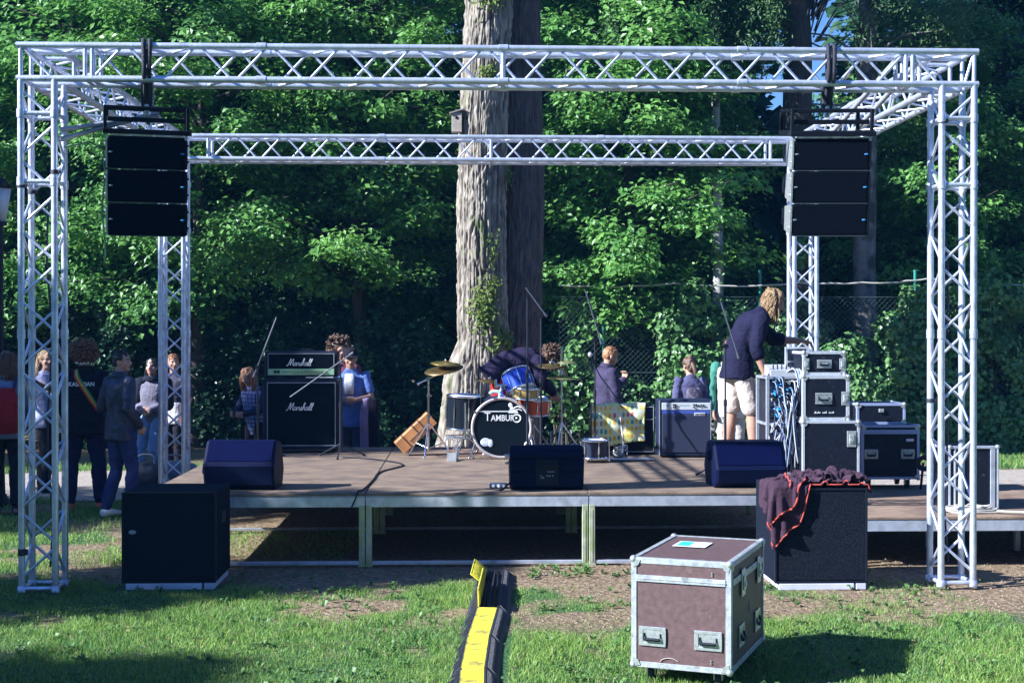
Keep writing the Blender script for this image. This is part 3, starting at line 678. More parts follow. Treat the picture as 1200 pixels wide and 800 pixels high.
# fork-trunk tree, birch, and a mottled trunk at the right, above the front beam
ft = thing("forked_tree", "tree with a thick dark forking trunk and an arching bough, above the front beam", "tree", (gx(936, 22.4), 22.4, 0))
m_ = MB(); m_.tube([(0, 0, -.1), (.05, 0, 3), (-.03, 0, 5.4), (-.02, 0, 6.6), (-.12, 0, 9.5)], [.34, .26, .24, .23, .14], 14)
m_.tube([(-.05, 0, 6.75), (-.55, -.1, 7.35), (-1.3, -.2, 7.75), (-2.2, -.3, 7.62), (-3.0, -.4, 7.2)], [.13, .12, .10, .07, .04], 10)
m_.tube([(-.03, 0, 6.9), (-.25, .1, 7.4), (-.45, .1, 8.6)], [.12, .11, .07], 10)
g = random.Random(9)
for k in range(46):
    x0 = g.uniform(.05, 1.6); z0 = g.uniform(7.0, 8.6); pts = [(x0*.2, 0, z0-.5)]
    for q in range(1, 5): pts.append((x0*(.2+.2*q)+g.uniform(-.1, .1), g.uniform(-.3, .3), z0+.12*q*g.uniform(-.4, 1.3)))
    m_.tube(pts, [.018, .014, .010, .007, .004], 4, caps=False)
m_.build("trunk", BARKD, ft, fix=False)
g = np.random.default_rng(12); PP = []; NN = []
for k in range(150):                        # hanging sprays below the arching bough
    x0 = g.uniform(-3.1, -.35); ztop = 7.55-.10*(x0+1.5)**2+g.uniform(-.25, .1); ln = g.uniform(.5, 1.35); m = 150; t = g.uniform(0, 1, m)
    PP.append(np.stack([x0+g.normal(0, .07, m)+.16*t*np.sign(g.normal()), -.25+g.normal(0, .25)+g.normal(0, .07, m), ztop-ln*t], -1)); NN.append(np.tile([[-.5, -.5, .6]], (m, 1)))
for k in range(60):
    c = np.array([g.uniform(1.0, 2.9), g.uniform(-.4, .4), g.uniform(6.3, 7.4)]); m = 110; PP.append(c+g.normal(size=(m, 3))*np.array([.22, .22, .09])); NN.append(np.tile([[-.4, -.4, .8]], (m, 1)))
V = leaves_np(np.concatenate(PP), np.concatenate(NN), .075, g, .35, 1.2); add_obj("crown", np_mesh("crown", V, np.arange(len(V)).reshape(-1, 4), NEEDLE), ft)
V, F, lb_ = crown_np(131, 4.5, 3.0, .4, 50, 260, .15, .25, 'dome'); add_obj("crown", np_mesh("crown", V, F, LEAVES), ft).location = (-.3, .6, 9.0)
bt = thing("birch_tree", "birch with a slim straight white trunk seen between the two beams right of centre", "tree", (gx(839, 22.0), 22.0, 0))
BIRCH = mat("birch_bark", (.36, .36, .36), .8, noise=(3, .2), second=((.06, .05, .05), 7, .60, .05), bump=(20, .3))
m_ = MB(); m_.tube([(0, 0, -.1), (.04, 0, 3), (-.02, 0, 6), (.0, 0, 10)], [.12, .085, .07, .045], 10); m_.build("trunk", BIRCH, bt)
V, F, lb_ = crown_np(55, 3.6, 1.5, .3, 40, 220, .09, .3, 'dome'); add_obj("crown", np_mesh("crown", V, F, LEAVESB), bt).location = (0, .1, 9.6)
mt = thing("pale_trunk_tree", "tree with a mottled lit trunk behind the right end of the front beam", "tree", (gx(1016, 22.5), 22.5, 0))
m_ = MB(); m_.tube([(.0, 0, -.1), (-.05, 0, 3), (.0, 0, 6), (.03, 0, 10)], [.24, .19, .17, .12], 12)
for k in range(16):
    a_ = random.uniform(0, 2*PI); z0 = random.uniform(5.5, 8.5); m_.tube([(0, 0, z0), (.7*math.cos(a_), -.5*abs(math.sin(a_)), z0+random.uniform(-.1, .5)), (1.5*math.cos(a_), -.9*abs(math.sin(a_)), z0+random.uniform(-.2, .7))], [.03, .02, .008], 5, caps=False)
m_.build("trunk", mat("mottled_bark", (.17, .155, .155), .85, noise=(5, .4, (2, 2, .6)), second=((.05, .045, .045), 4, .52, .06), bump=(16, .8)), mt, fix=False)
V, F, lb_ = crown_np(57, 5.6, 2.1, .3, 70, 260, .10, .25, 'dome'); add_obj("crown", np_mesh("crown", V, F, LEAVES), mt).location = (0, .1, 8.2)

# ------------------------------------------------------------------ fence, cable and ivy at the right
FY = 21.6; FX0, FX1 = gx(655, FY), 16.0; FH = 2.45
fence = thing("chain_link_fence", "dark chain-link fence with ivy running behind the stage from the big trunk to the right", "fence", (FX0, FY, 0))
WIRE = mat("fence_wire", (.10, .16, .15), .5, .4); POSTM = mat("green_post", (.02, .22, .19), .5)
LN = FX1-FX0; m_ = MB(); st = .085; k = int((LN+FH)/st)
for i in range(k):
    for s_ in (1, -1):
        a0 = i*st-FH; x0, z0, x1, z1 = a0, 0., a0+FH, FH
        if x0 < 0: z0 = -x0; x0 = 0.
        if x1 > LN: z1 = FH-(x1-LN); x1 = LN
        if x1 <= x0: continue
        if s_ < 0: x0, x1 = LN-x0, LN-x1
        m_.add([(x0, -.003*s_, z0-.005), (x0, -.003*s_, z0+.004), (x1, -.003*s_, z1+.004), (x1, -.003*s_, z1-.005)], [(0, 1, 2, 3)]); m_.add([(x0, -.003*s_-.004, z0), (x0, -.003*s_+.004, z0), (x1, -.003*s_+.004, z1), (x1, -.003*s_-.004, z1)], [(0, 1, 2, 3)])
for z_ in (.1, 1.25, FH): m_.tube([(0, -.012, z_), (LN, -.012, z_)], .005, 4)
m_.build("mesh_panel", WIRE, fence, fix=False)
for i in range(6):
    m_ = MB(); x = gx(1073, FY)-FX0+(i-3)*2.5
    if x < 0 or x > LN: continue
    m_.tube([(x, .03, -.1), (x, .03, FH+.42)], .025, 10); m_.lathe([(.0, .03), (.028, .025), (.03, 0)], 10, c=(x, .03, FH+.41)); m_.build("post", POSTM, fence)
pts = []; prev = None
for u, v in ((655, 334), (690, 335), (712, 336), (735, 335), (790, 332), (850, 335), (900, 334), (935, 331), (975, 332), (1010, 331), (1045, 331), (1062, 329), (1090, 326), (1120, 331), (1165, 332), (1210, 334)): pts.append(at(u, v, FY-.08))
sm = []
for i in range(len(pts)-1):
    for q in range(5): sm.append(pts[i].lerp(pts[i+1], q/5)+Vector((0, 0, -.012*math.sin(PI*q/5))))
m_ = MB(); m_.tube(sm, .016, 6); tag(m_.build("cable", ROPE), "long pale cable strung along the top of the chain-link fence", "cable")
def ivy(seed, x, w_, h, lb, y=FY-.25, dens=1., size=.085):
    g = np.random.default_rng(seed); n = int(1500*w_*h*dens); k = max(7, int(6*w_*h)); cx = g.uniform(-w_/2, w_/2, k); cz = h*g.uniform(0, 1, k)**.9; cr_ = g.uniform(.16, .42, k)
    e_ = np.sqrt(np.clip(1-(cx/(w_*.5))**2, 0, 1)); cz = cz*(.35+.65*e_); i_ = g.integers(0, k, n); u = g.normal(size=(n, 3)); u /= np.linalg.norm(u, axis=1)[:, None]; r_ = cr_[i_]*g.uniform(.5, 1.05, n)
    P = np.stack([cx[i_], g.uniform(-.1, .1, n), cz[i_]], -1)+u*r_[:, None]*np.array([1, .55, .9]); P[:, 2] = np.maximum(P[:, 2], .02)
    o = thing("ivy", lb, "ivy", (x, y, 0)); o['group'] = 'ivy climbing over the fence'
    V = leaves_np(P, u*.8+np.array([-.15, -.35, .45]), size, g, .85, .8); add_obj("foliage", np_mesh("foliage", V, np.arange(len(V)).reshape(-1, 4), IVY), o)
    m_ = MB(); rr_ = random.Random(seed)
    for q in range(int(4+3*w_)): x0 = rr_.uniform(-w_/2, w_/2); m_.tube([(x0, .1, 0), (x0+rr_.uniform(-.2, .2), .12, h*.4), (x0+rr_.uniform(-.3, .3), .1, h*.8)], [.014, .01, .004], 4, caps=False)
    m_.build("stem", TWIGM, o, fix=False)
ivy(1, gx(820, FY), 1.5, 2.55, "ivy clump on the fence behind the bass amplifier and the man in shorts")
ivy(2, gx(730, FY), 1.3, 1.3, "low ivy clump at the fence behind the cloth covered amplifier", dens=.3)
ivy(3, gx(885, FY), .8, 2.0, "narrow ivy clump right behind the man in shorts", dens=.9)
ivy(4, gx(985, FY), 1.2, 1.7, "ivy on the fence just right of the rear right truss tower", dens=1)
ivy(5, gx(1050, FY), 1.5, 2.3, "thick ivy on the fence above the wheeled equipment cases")
ivy(6, gx(1085, FY-.1), 1.0, 2.9, "tall ivy column climbing above the fence left of the right truss tower", y=FY-.2)
ivy(7, gx(1160, FY), 1.3, 3.1, "tall bright ivy climbing above the fence at the right edge", y=FY-.2)
ivy(8, gx(930, FY+.4), 1.0, 3.6, "tall ivy behind the fence and the rear right truss tower", y=FY+.5, dens=.7)
ivy(9, gx(1180, FY), 1.4, 1.0, "low ivy along the fence foot at the far right", dens=.8)
ivy(10, gx(660, FY), .6, 2.0, "ivy hanging right beside the shaded side of the big trunk", y=FY-.3, dens=.22)
# dark lamp post at the left edge
p = at(2, 400, 15.0); lp = thing("street_lamp", "dark park lamp post with a pale lantern cut by the left edge of the picture", "lamp post", (p.x-.02, 15.0, 0))
m_ = MB(); m_.tube([(0, 0, 0), (0, 0, .5), (0, 0, 3.05)], [.06, .045, .038], 12); m_.lathe([(.1, 0), (.1, .04), (.07, .12), (.05, .14)], 14); m_.build("pole", BLACKM, lp)
m_ = MB(); m_.loft([((0, 0, 3.08), (1, 0, 0), .07, .07), ((0, 0, 3.44), (1, 0, 0), .125, .125)], 4, pw=2); m_.build("lantern", mat("lamp_glass", (.5, .54, .6), .25), lp)
m_ = MB(); m_.loft([((0, 0, 3.445), (1, 0, 0), .15, .15), ((0, 0, 3.56), (1, 0, 0), .04, .04)], 4); m_.tube([(0, 0, 3.04), (0, 0, 3.08)], .08, 8); m_.build("cap", BLACKM, lp)
# ------------------------------------------------------------------ shared small parts
def script_word(word, h):
    """flowing hand lettering as pen strokes; returns list of strokes in (x, z) and the width"""
    G = {'M': ([[(-.15, .05), (.0, .0), (.12, .25), (.30, .95), (.36, 1.0), (.38, .6), (.40, .05)], [(.40, .1), (.62, .8), (.74, 1.0), (.74, .5), (.78, .08), (.90, .03)]], .88),
         'a': ([[(.34, .40), (.20, .46), (.05, .28), (.08, .04), (.24, .06), (.35, .30), (.38, .44), (.36, .10), (.46, .0)]], .44),
         'r': ([[(.0, .0), (.10, .30), (.14, .46), (.20, .38), (.32, .42), (.32, .12), (.40, .0)]], .38),
         's': ([[(.0, .0), (.14, .28), (.22, .48), (.24, .32), (.30, .10), (.18, .0), (.06, .06)], [(.18, .0), (.38, .04)]], .34),
         'h': ([[(.0, .05), (.18, .5), (.27, .95), (.18, 1.02), (.10, .6), (.06, .0)], [(.07, .15), (.18, .42), (.30, .44), (.30, .12), (.42, .0)]], .44),
         'l': ([[(.0, .0), (.18, .45), (.28, .90), (.20, .96), (.11, .5), (.12, .06), (.26, .02)]], .25)}
    x = 0; out = []
    for ch in word:
        st, adv = G[ch]
        for s_ in st: out.append([((x+a_+.22*b_)*h, b_*h) for a_, b_ in s_])
        x += adv
    return out, x*h
def smooth_path(pts, n=4):
    P = [Vector(p) for p in pts]; out = []
    for i in range(len(P)-1):
        p0, p1, p2, p3 = P[max(i-1, 0)], P[i], P[i+1], P[min(i+2, len(P)-1)]
        for k in range(n):
            t = k/n; out.append(.5*((2*p1)+(p2-p0)*t+(2*p0-5*p1+4*p2-p3)*t*t+(3*p1-3*p2+p3-p0)*t**3))
    return out+[P[-1]]
def script_logo(parent, word, h, cx, cy, cz, r=.0032, half=None):
    st, wd = script_word(word, h); m_ = MB()
    for s_ in st: m_.tube(smooth_path([(cx-wd/2+a_, cy, cz+b_-h*.4) for a_, b_ in s_], 4), r, 6)
    return m_.build("lettering", WHITEP, parent, fix=False)
def dish_handle(parent, x, z, w_=.15, h=.10, y=0., mats=(STEEL, BLACKP), M=None):
    """recessed case handle: metal dish plate with a spring grip; lies on the plane y, facing -y"""
    m_ = MB(); M and setattr(m_, 'M', M)
    m_.box(x-w_/2, x+w_/2, y-.006, y, z-h/2, z-h/2+.018, bev=.002); m_.box(x-w_/2, x+w_/2, y-.006, y, z+h/2-.018, z+h/2, bev=.002)
    m_.box(x-w_/2, x-w_/2+.022, y-.006, y, z-h/2+.018, z+h/2-.018); m_.box(x+w_/2-.022, x+w_/2, y-.006, y, z-h/2+.018, z+h/2-.018)
    m_.box(x-w_/2+.022, x+w_/2-.022, y-.003, y+.001, z-h/2+.018, z+h/2-.018, 0)
    o = m_.build("handle", [mats[0], mats[1]], parent)
    m2 = MB(); M and setattr(m2, 'M', M)
    zz = z-h*.14; m2.tube([(x-w_*.30, y-.004, z+h*.16), (x-w_*.30, y-.016, zz), (x+w_*.30, y-.016, zz), (x+w_*.30, y-.004, z+h*.16)], .0055, 6); m2.tube([(x-w_*.27, y-.017, zz), (x+w_*.27, y-.017, zz)], .009, 8)
    m2.build("grip", mats[1], o)
    return o
def butterfly(parent, x, z, y=0., s_=1., M=None):
    m_ = MB(); M and setattr(m_, 'M', M)
    m_.box(x-.032*s_, x+.032*s_, y-.006, y, z-.055*s_, z+.055*s_, bev=.004); m_.box(x-.018*s_, x+.018*s_, y-.014, y-.006, z-.03*s_, z+.03*s_, bev=.004); m_.cyl((x, y-.006, z-.01), (x, y-.020, z-.01), .011*s_, n=10)
    return m_.build("latch", STEEL, parent)
def caster(parent, x, y, z0, r=.035):
    m_ = MB(); m_.box(x-.03, x+.03, y-.03, y+.03, z0-.006, z0); m_.box(x-.024, x-.018, y-.02, y+.02, z0-r*1.5, z0-.006); m_.box(x+.018, x+.024, y-.02, y+.02, z0-r*1.5, z0-.006)
    o = m_.build("caster", STEEL, parent); m_ = MB(); m_.cyl((x-.014, y, r-.001+(z0-max(z0, 2*r+.012))), (x+.014, y, r-.001+(z0-max(z0, 2*r+.012))), r, n=18); m_.build("wheel", RUBBER, o); return o
def road_case(name, label, cat, loc, rz, W, D, H, panel, edge=ALU, e=.028, lid=None, wheels=0., group=None, top=True, corners=True):
    """panel box with aluminium angle on every edge and ball corners; origin at base centre"""
    t = thing(name, label, cat, loc, rz, group); z0 = wheels; x0, x1, y0, y1, z1 = -W/2, W/2, -D/2, D/2, H
    m_ = MB(); m_.box(x0+.004, x1-.004, y0+.004, y1-.004, z0+.004, z1-.004); m_.build("panels", panel, t)
    m_ = MB(); b = .003
    for z in (z0, z1-e):
        for y in (y0, y1-.006): m_.box(x0, x1, y-(b if y == y0 else -b)*0, y+.006, z, z+e, bev=.001)
        for x in (x0, x1-.006): m_.box(x, x+.006, y0+.006, y1-.006, z, z+e, bev=.001)
    for z in (z0-.0005, z1-.0025+.0005):
        for y in (y0+.006, y1-e): m_.box(x0+.006, x1-.006, y, y+e-.006, z, z+.003)
        for x in (x0+.006, x1-e): m_.box(x, x+e-.006, y0+e, y1-e, z, z+.003)
    for x in (x0, x1-e):
        for y in (y0-.001, y1-.005): m_.box(x, x+e, y, y+.006, z0+e, z1-e, bev=.001)
    for x in (x0-.001, x1-.005):
        for y in (y0+.006, y1-e): m_.box(x, x+.006, y, y+e-.006, z0+e, z1-e, bev=.001)
    m_.build("edging", edge, t)
    if lid:
        m_ = MB()
        for dz in (0, .021): m_.box(x0-.002, x1+.002, y0-.0035, y0-.0005, lid+dz, lid+dz+.019, bev=.001); m_.box(x1+.0005, x1+.0035, y0, y1, lid+dz, lid+dz+.019, bev=.001); m_.box(x0-.0035, x0-.0005, y0, y1, lid+dz, lid+dz+.019, bev=.001)
        m_.build("lid_seam", edge, t)
    if corners:
        for x in (x0, x1):
            for y in (y0, y1):
                for z in (z0, z1):
                    m_ = MB(); sx = 1 if x < 0 else -1; sy = 1 if y < 0 else -1; sz = 1 if z == z0 else -1
                    m_.ell((x+sx*.010, y+sy*.010, z+sz*.010), (.021, .021, .021), 12)
                    m_.prism([(x, z), (x+sx*.052, z+sz*.012), (x+sx*.040, z+sz*.040), (x+sx*.012, z+sz*.052)], y-sy*.0045, y-sy*.0005, axis='y')
                    m_.prism([(y, z), (y+sy*.052, z+sz*.012), (y+sy*.040, z+sz*.040), (y+sy*.012, z+sz*.052)], x-sx*.0045, x-sx*.0005, axis='x')
                    m_.build("ball_corner", STEEL, t)
    if wheels:
        for x in (x0+.09, x1-.09):
            for y in (y0+.10, y1-.10): caster(t, x, y, z0, min(.05, z0/2-.006))
    return t

# ------------------------------------------------------------------ big flight case in the foreground
fc = Vector((.90, 7.36, 0)); FR = Vector((1.41, 7.18, 0)); ang = math.atan2(FR.y-fc.y, FR.x-fc.x)-R(4.0)
W_, D_, Z0, H_c = .548, .88, .085, .675
ctr = Vector((.90, 7.36, 0))+Vector((math.cos(ang), math.sin(ang), 0))*W_/2+Vector((-math.sin(ang), math.cos(ang), 0))*D_/2
case = road_case("flight_case", "large brown flight case with silver edging standing on the lawn in the foreground", "flight case", (ctr.x, ctr.y, -.012), ang, W_, D_, H_c, BROWNPLY, mat("case_edging", (.50, .54, .58), .42, .45, noise=(30, .2), bump=(120, .15), second=((.30, .32, .35), 18, .62, .06)), .030, lid=None, wheels=Z0)
m_ = MB(); x0, x1, y0, y1 = -W_/2, W_/2, -D_/2, D_/2
for zz, hh in ((.548, .036),):
    m_.box(x0+.03, x1-.03, y0-.005, y0-.0005, zz, zz+hh, bev=.001); m_.box(x0+.03, x1-.03, y0-.008, y0-.005, zz+.014, zz+.020)
    m_.box(x1+.0005, x1+.005, y0+.03, y1-.03, zz, zz+hh, bev=.001); m_.box(x0-.005, x0-.0005, y0+.03, y1-.03, zz, zz+hh, bev=.001)
m_.build("lid_seam", MATS["case_edging"], case)
for x in (-.155, .150): dish_handle(case, x, .255, .150, .105, y0-.0005)
MR = Matrix.Rotation(R(90), 4, 'Z')      # to the right side: local -y -> +x
for y in (-.19, .24):
    dish_handle(case, y, .245, .135, .12, -x1-.0005, M=MR)
    butterfly(case, y+.02, .53, -x1-.005, 1.35, M=MR)
m_ = MB(); m_.add([(x0+.11, y0+.44, H_c+.003), (x0+.30, y0+.44, H_c+.003), (x0+.30, y0+.64, H_c+.003), (x0+.11, y0+.64, H_c+.003)], [(0, 1, 2, 3)], 0); m_.add([(x0+.125, y0+.47, H_c+.004), (x0+.20, y0+.47, H_c+.004), (x0+.20, y0+.62, H_c+.004), (x0+.125, y0+.62, H_c+.004)], [(0, 1, 2, 3)], 1)
m_.build("sticker", [WHITEP, mat("cyan_print", (.03, .48, .62), .5)], case)
for x, z in ((.17, .615), (.17, .602), (.165, .150), (.165, .136)): m_ = MB(); m_.cyl((x, y0-.004, z), (x, y0+.001, z), .004, n=8); m_.build("rivet", STEEL, case)
m_ = MB(); m_.tube(smooth_path([(-.06+.05*math.cos(a_)*1.1, y0-.001, .115+.03*math.sin(a_)) for a_ in [2.9, 2.3, 1.7, 1.1, .6]]), .0022, 5)
m_.tube(smooth_path([(x1+.001, .03+.012*math.sin(k*2.), .33+.012*k) for k in range(6)]), .003, 5); m_.build("scuff_mark", mat("chalk_mark", (.45, .38, .36), .9), case)

# ------------------------------------------------------------------ cable ramps
def cable_ramp(label, p0, p1, w_=.285, opened=False, extra=0.):
    p0 = Vector(p0); p1 = Vector(p1); d = p1-p0; L_ = d.length-.012; t = thing("cable_ramp", label, "cable ramp", (p0.x, p0.y, -.008), math.atan2(-d.x, d.y), 'cable ramps linked in a curved line')
    h = .052; lw = .062; m_ = MB()
    prof = [(-w_/2, .0), (-w_/2, .006), (-lw-.008, h), (-lw, h), (-lw, .012), (-.004, .012), (-.004, h-.012), (.004, h-.012), (.004, .012), (lw, .012), (lw, h), (lw+.008, h), (w_/2, .006), (w_/2, .0)]
    vs_ = []; n = len(prof)
    for y in (0, L_):
        for a_, b_ in prof: vs_.append((a_, y, b_))
    m_.add(vs_, [(i, i+1, n+i+1, n+i) for i in range(n-1)]+[(0, n-1, 2*n-1, n)])
    for y in (0, L_):
        k = 0 if y == 0 else n
        m_.add([vs_[k+i] for i in range(5)], [(0, 1, 2, 3, 4)]); m_.add([vs_[k+i] for i in range(9, 14)], [(0, 1, 2, 3, 4)])
    nr = int(L_/.034)
    for s_ in (-1, 1):
        for q in range(nr):
            y = .012+q*.034; sk = .035
            a0, a1 = lw+.014, w_/2-.014; m_.add([(s_*a0, y+sk, h-.001), (s_*a0, y+sk+.012, h-.001), (s_*a1, y+.012, .0105), (s_*a1, y, .0105), (s_*(a0+.004), y+sk+.002, h+.005), (s_*(a0+.004), y+sk+.010, h+.005), (s_*(a1-.002), y+.010, .0165), (s_*(a1-.002), y+.002, .0165)],
                [(4, 5, 6, 7), (0, 4, 7, 3), (1, 2, 6, 5), (0, 1, 5, 4), (3, 7, 6, 2)]) if y+sk+.02 < L_ else None
    m_.build("base", RUBBER, t, fix=True)
    lid = MB()
    if not opened:
        lid.box(-lw+.001, lw-.001, .003, L_-.003, h-.008, h+.002, bev=.002)
        for q in range(int(L_/.03)): lid.box(-lw-.006, -lw+.001, .012+q*.03, .027+q*.03, h-.004, h+.001)
        for q in range(int(L_/.055)-1):
            for x in (-.035, -.012, .012, .035): lid.box(x-.009, x+.009, .04+q*.055, .046+q*.055, h+.002, h+.0035)
    else:
        T = Matrix.Translation((-lw, 0, h)) @ Matrix.Rotation(R(-112+extra), 4, 'Y'); lid.M = T
        lid.box(.0, 2*lw, .003, L_-.003, -.004, .006, bev=.002)
        for q in range(int(L_/.035)): lid.box(.01, 2*lw-.01, .02+q*.035, .024+q*.035, -.010, -.004)
    lid.build("lid", YELLOW, t)
    if opened:
        for k in range(3):
            m_ = MB(); xx = (-.04, -.018, .03)[k]; m_.tube([(xx, .0, .024), (xx+.006, L_/3, .024), (xx-.004, 2*L_/3, .025), (xx, L_, .024)], .010, 7); m_.build("cable", BLACKP, t)
    return t
pt = [(.235, 10.62), (.20, 9.95), (.155, 9.12), (.085, 8.25), (.045, 7.45), (.03, 6.6)]
cable_ramp("nearest black rubber cable ramp with its yellow lid closed, at the bottom edge", (*pt[5], 0), (*pt[4], 0))
cable_ramp("black rubber cable ramp with closed yellow lid, second from the bottom edge", (*pt[4], 0), (*pt[3], 0))
cable_ramp("black rubber cable ramp with closed yellow lid, next to the two opened ones", (*pt[3], 0), (*pt[2], 0))
cable_ramp("black rubber cable ramp with its yellow lid standing open, nearer the camera", (*pt[2], 0), (*pt[1], 0), opened=True, extra=20)
cable_ramp("farthest black rubber cable ramp, its yellow lid folded open by the stage", (*pt[1], 0), (*pt[0], 0), opened=True, extra=-30)

# ------------------------------------------------------------------ subwoofers on the ground
def subwoofer(label, x0, x1, y0, D, H, logo=False):
    t = thing("subwoofer", label, "subwoofer", ((x0+x1)/2, y0, .006), 0, 'subwoofers on the ground before the stage'); w = (x1-x0)/2
    m_ = MB(); m_.box(-w, w, .02, D, .035, H, bev=.008); m_.build("cabinet", CARPET, t)
    m_ = MB(); m_.box(-w+.012, w-.012, .004, .022, .055, H-.018, bev=.004); m_.build("front_grille", GRILLE, t)
    m_ = MB()
    for x in (-w, w-.014): m_.box(x, x+.014, -.002, .03, .036, H, bev=.002)
    for z in (.036, H-.016): m_.box(-w+.014, w-.014, -.002, .03, z, z+.016, bev=.002)
    for z in [.08+.1*k for k in range(int((H-.1)/.1)+1)]:
        for x in (-w+.006, w-.006): m_.cyl((x, -.005, z), (x, -.001, z), .004, n=8)
    m_.build("front_frame", BLACKP, t)
    m_ = MB(); m_.box(-w+.03, w-.10, -.004, D-.02, -.012, .034, bev=.003); m_.box(w-.085, w-.012, -.002, D-.02, -.012, .034, bev=.003); m_.build("base_board", mat("grey_board", (.60, .62, .76), .6, noise=(8, .15)), t)
    for s_ in (-1, 1):
        m_ = MB(); xx = s_*w; m_.box(min(xx, xx+s_*.003), max(xx, xx+s_*.003), D*.4, D*.4+.16, H*.62, H*.62+.09, bev=.001); m_.build("handle", BLACKP, t)
    return t
sl = subwoofer("black subwoofer without anything on top, standing by the left front truss tower", -2.515, -1.83, 10.09, .62, .70)
m_ = MB(); m_.ell((-.265, .002, .41), (.028, .006, .016), 12); m_.build("badge", mat("worn_badge", (.38, .38, .46), .6), sl)
sr = subwoofer("black subwoofer with a jacket thrown over its top, behind the brown flight case", 2.27, 2.955, 9.92, .66, .73)
place_text("lettering", "OPERA", .034, mat("grey_print", (.30, .34, .36), .6), sr, (-.26, -.004+.004, .555), depth=.001)
m_ = MB(); m_.box(-.335, -.190, -.0005, .003, .535, .575); m_.build("name_plate", BLACKP, sr)

# ------------------------------------------------------------------ flown line arrays
def line_array(label, x, y, ztop, n, W, H, D, yaw, pitch, slx):
    t = thing("hanging_speaker", label, "hanging speaker", (x, y, ztop), yaw, 'speaker arrays hung from the front truss beam'); Tm = Matrix.Rotation(pitch, 4, 'X')
    for k in range(n):
        z1 = -k*(H+.006); z0 = z1-H; tp = .06
        m_ = MB(); m_.M = Tm; m_.prism([(0, z0), (0, z1), (D, z1-tp), (D, z0+tp)], -W/2+.012, W/2-.012); o = m_.build("cabinet", BLACKP, t)
        m_ = MB(); m_.M = Tm; m_.box(-W/2+.02, W/2-.02, -.012, .001, z0+.008, z1-.008, bev=.003); m_.build("grille", DARKGRILLE, o)
        for s_ in (-1, 1):
            m_ = MB(); m_.M = Tm; xx = s_*W/2; m_.prism([(.0, z0+.004), (.0, z1-.004), (D*.55, z1-.03), (D*.55, z0+.03)], min(xx, xx-s_*.012), max(xx, xx-s_*.012)); m_.box(xx-.010 if s_ > 0 else xx-.002, xx+.002 if s_ > 0 else xx+.010, -.016, .03, z0+.03, z1-.03)
            for q in (.25, .75): m_.cyl((xx, -.005+.03, z0+H*q), (xx+s_*.012, .025, z0+H*q), .008, n=8)
            m_.build("rigging_plate", STEEL if (s_ < 0) else BLACKM, o)
            m_ = MB(); m_.M = Tm; m_.ell((s_*(W/2-.035), -.014, (z0+z1)/2), (.016, .004, .007), 10); m_.build("badge", mat("blue_badge", (.05, .25, .55), .4) if s_ > 0 else mat("grey_badge", (.16, .19, .24), .5), o)
        m_ = MB(); m_.M = Tm; m_.box(-W/2+.02, W/2-.02, -.013, .0, z0-.004, z0+.002); m_.build("trim_strip", mat("grey_trim", (.08, .09, .12), .4, .3), o)
    m_ = MB(); m_.M = Tm                                        # bumper frame
    m_.box(-W/2-.02, W/2+.03, -.03, .012, .012, .050, bev=.004); m_.box(-W/2-.02, W/2+.03, D*1.02, D*1.02+.04, .012, .050, bev=.004)
    for yy in (.02, D*.5, D*1.0): m_.box(-W/2-.015, W/2+.015, yy, yy+.035, .185, .215, bev=.004)
    m_.box(-W/2+.01, W/2-.01, .03, .05, .10, .135, bev=.004)
    for xx in (-W/2-.015, W/2-.010):
        m_.box(xx, xx+.025, .0, D*1.05, .187, .213, bev=.003)
        for yy in (.0, D*1.02): m_.box(xx, xx+.025, yy, yy+.03, .048, .19, bev=.003)
    for xx in (-W/2-.02, W/2-.008, -.06): m_.box(xx, xx+.038, .012, D*1.02, .014, .056, bev=.003)
    m_.build("bumper_frame", BLACKM, t)
    m_ = MB(); m_.M = Tm
    for xx in (-W/2+.0, W/2-.02): m_.box(xx, xx+.02, -.01, .03, -.02, .02)
    m_.box(-W/2+.03, W/2-.03, -.004, .004, .001, .011); m_.build("frame_pin_plate", ALU, t)
    p_ = Tm @ Vector((slx, D*.25, .20)); top_z = TH+.03-ztop; ty = TY0+S/2-y                # slings up to and around the beam chords
    ca_, sa_ = math.cos(-yaw), math.sin(-yaw); bx, by = (slx*1.0, ty)
    for k, dx in enumerate((-.022, .022)):
        m_ = MB(); yy = TY0-y; pts = [(p_.x+dx, p_.y, p_.z), (p_.x+dx*1.2, yy+.10, TH-S-ztop-.03), (slx+dx*.8, yy-.035, TH-S-ztop+.02), (slx+dx, yy-.045, TH-ztop-.02), (slx+dx, yy-.02, TH-ztop+.035), (slx+dx, yy+.03, TH-ztop+.035), (slx+dx*.6, yy+.04, TH-ztop-.02), (slx+dx*.5, yy+.06, TH-S-ztop-.02), (p_.x+dx*.2, p_.y+.03, p_.z)]
        m_.tube(smooth_path(pts, 3), .017, 7); m_.build("sling", mat("black_sling", (.016, .018, .035), .7, bump=(90, .4)), t)
    m_ = MB()
    for q in range(7): zc = p_.z+.02+q*.035; m_.lathe([(.011+.006*math.cos(a_), .006*math.sin(a_)) for a_ in [0, 1.26, 2.5, 3.77, 5.03, 6.28]], 10, c=(p_.x+.045, p_.y, zc), axis=((1, 0, 0) if q % 2 else (0, 1, 0)))
    m_.tube([(p_.x, p_.y, p_.z-.05), (p_.x, p_.y, p_.z+.03)], .02, 8); m_.build("shackle_chain", STEEL, t)
    return t
pl = at(172, 160, 10.0); line_array("left black speaker array of three cabinets hanging from the front beam", pl.x, 10.0, pl.z, 3, .575, .236, .44, R(13), R(8), 0.)
pr_ = at(975, 162, 10.0); line_array("right black speaker array of three cabinets with blue badges hanging from the front beam", pr_.x, 10.0, pr_.z, 3, .58, .236, .44, R(-3), R(9), -.02)

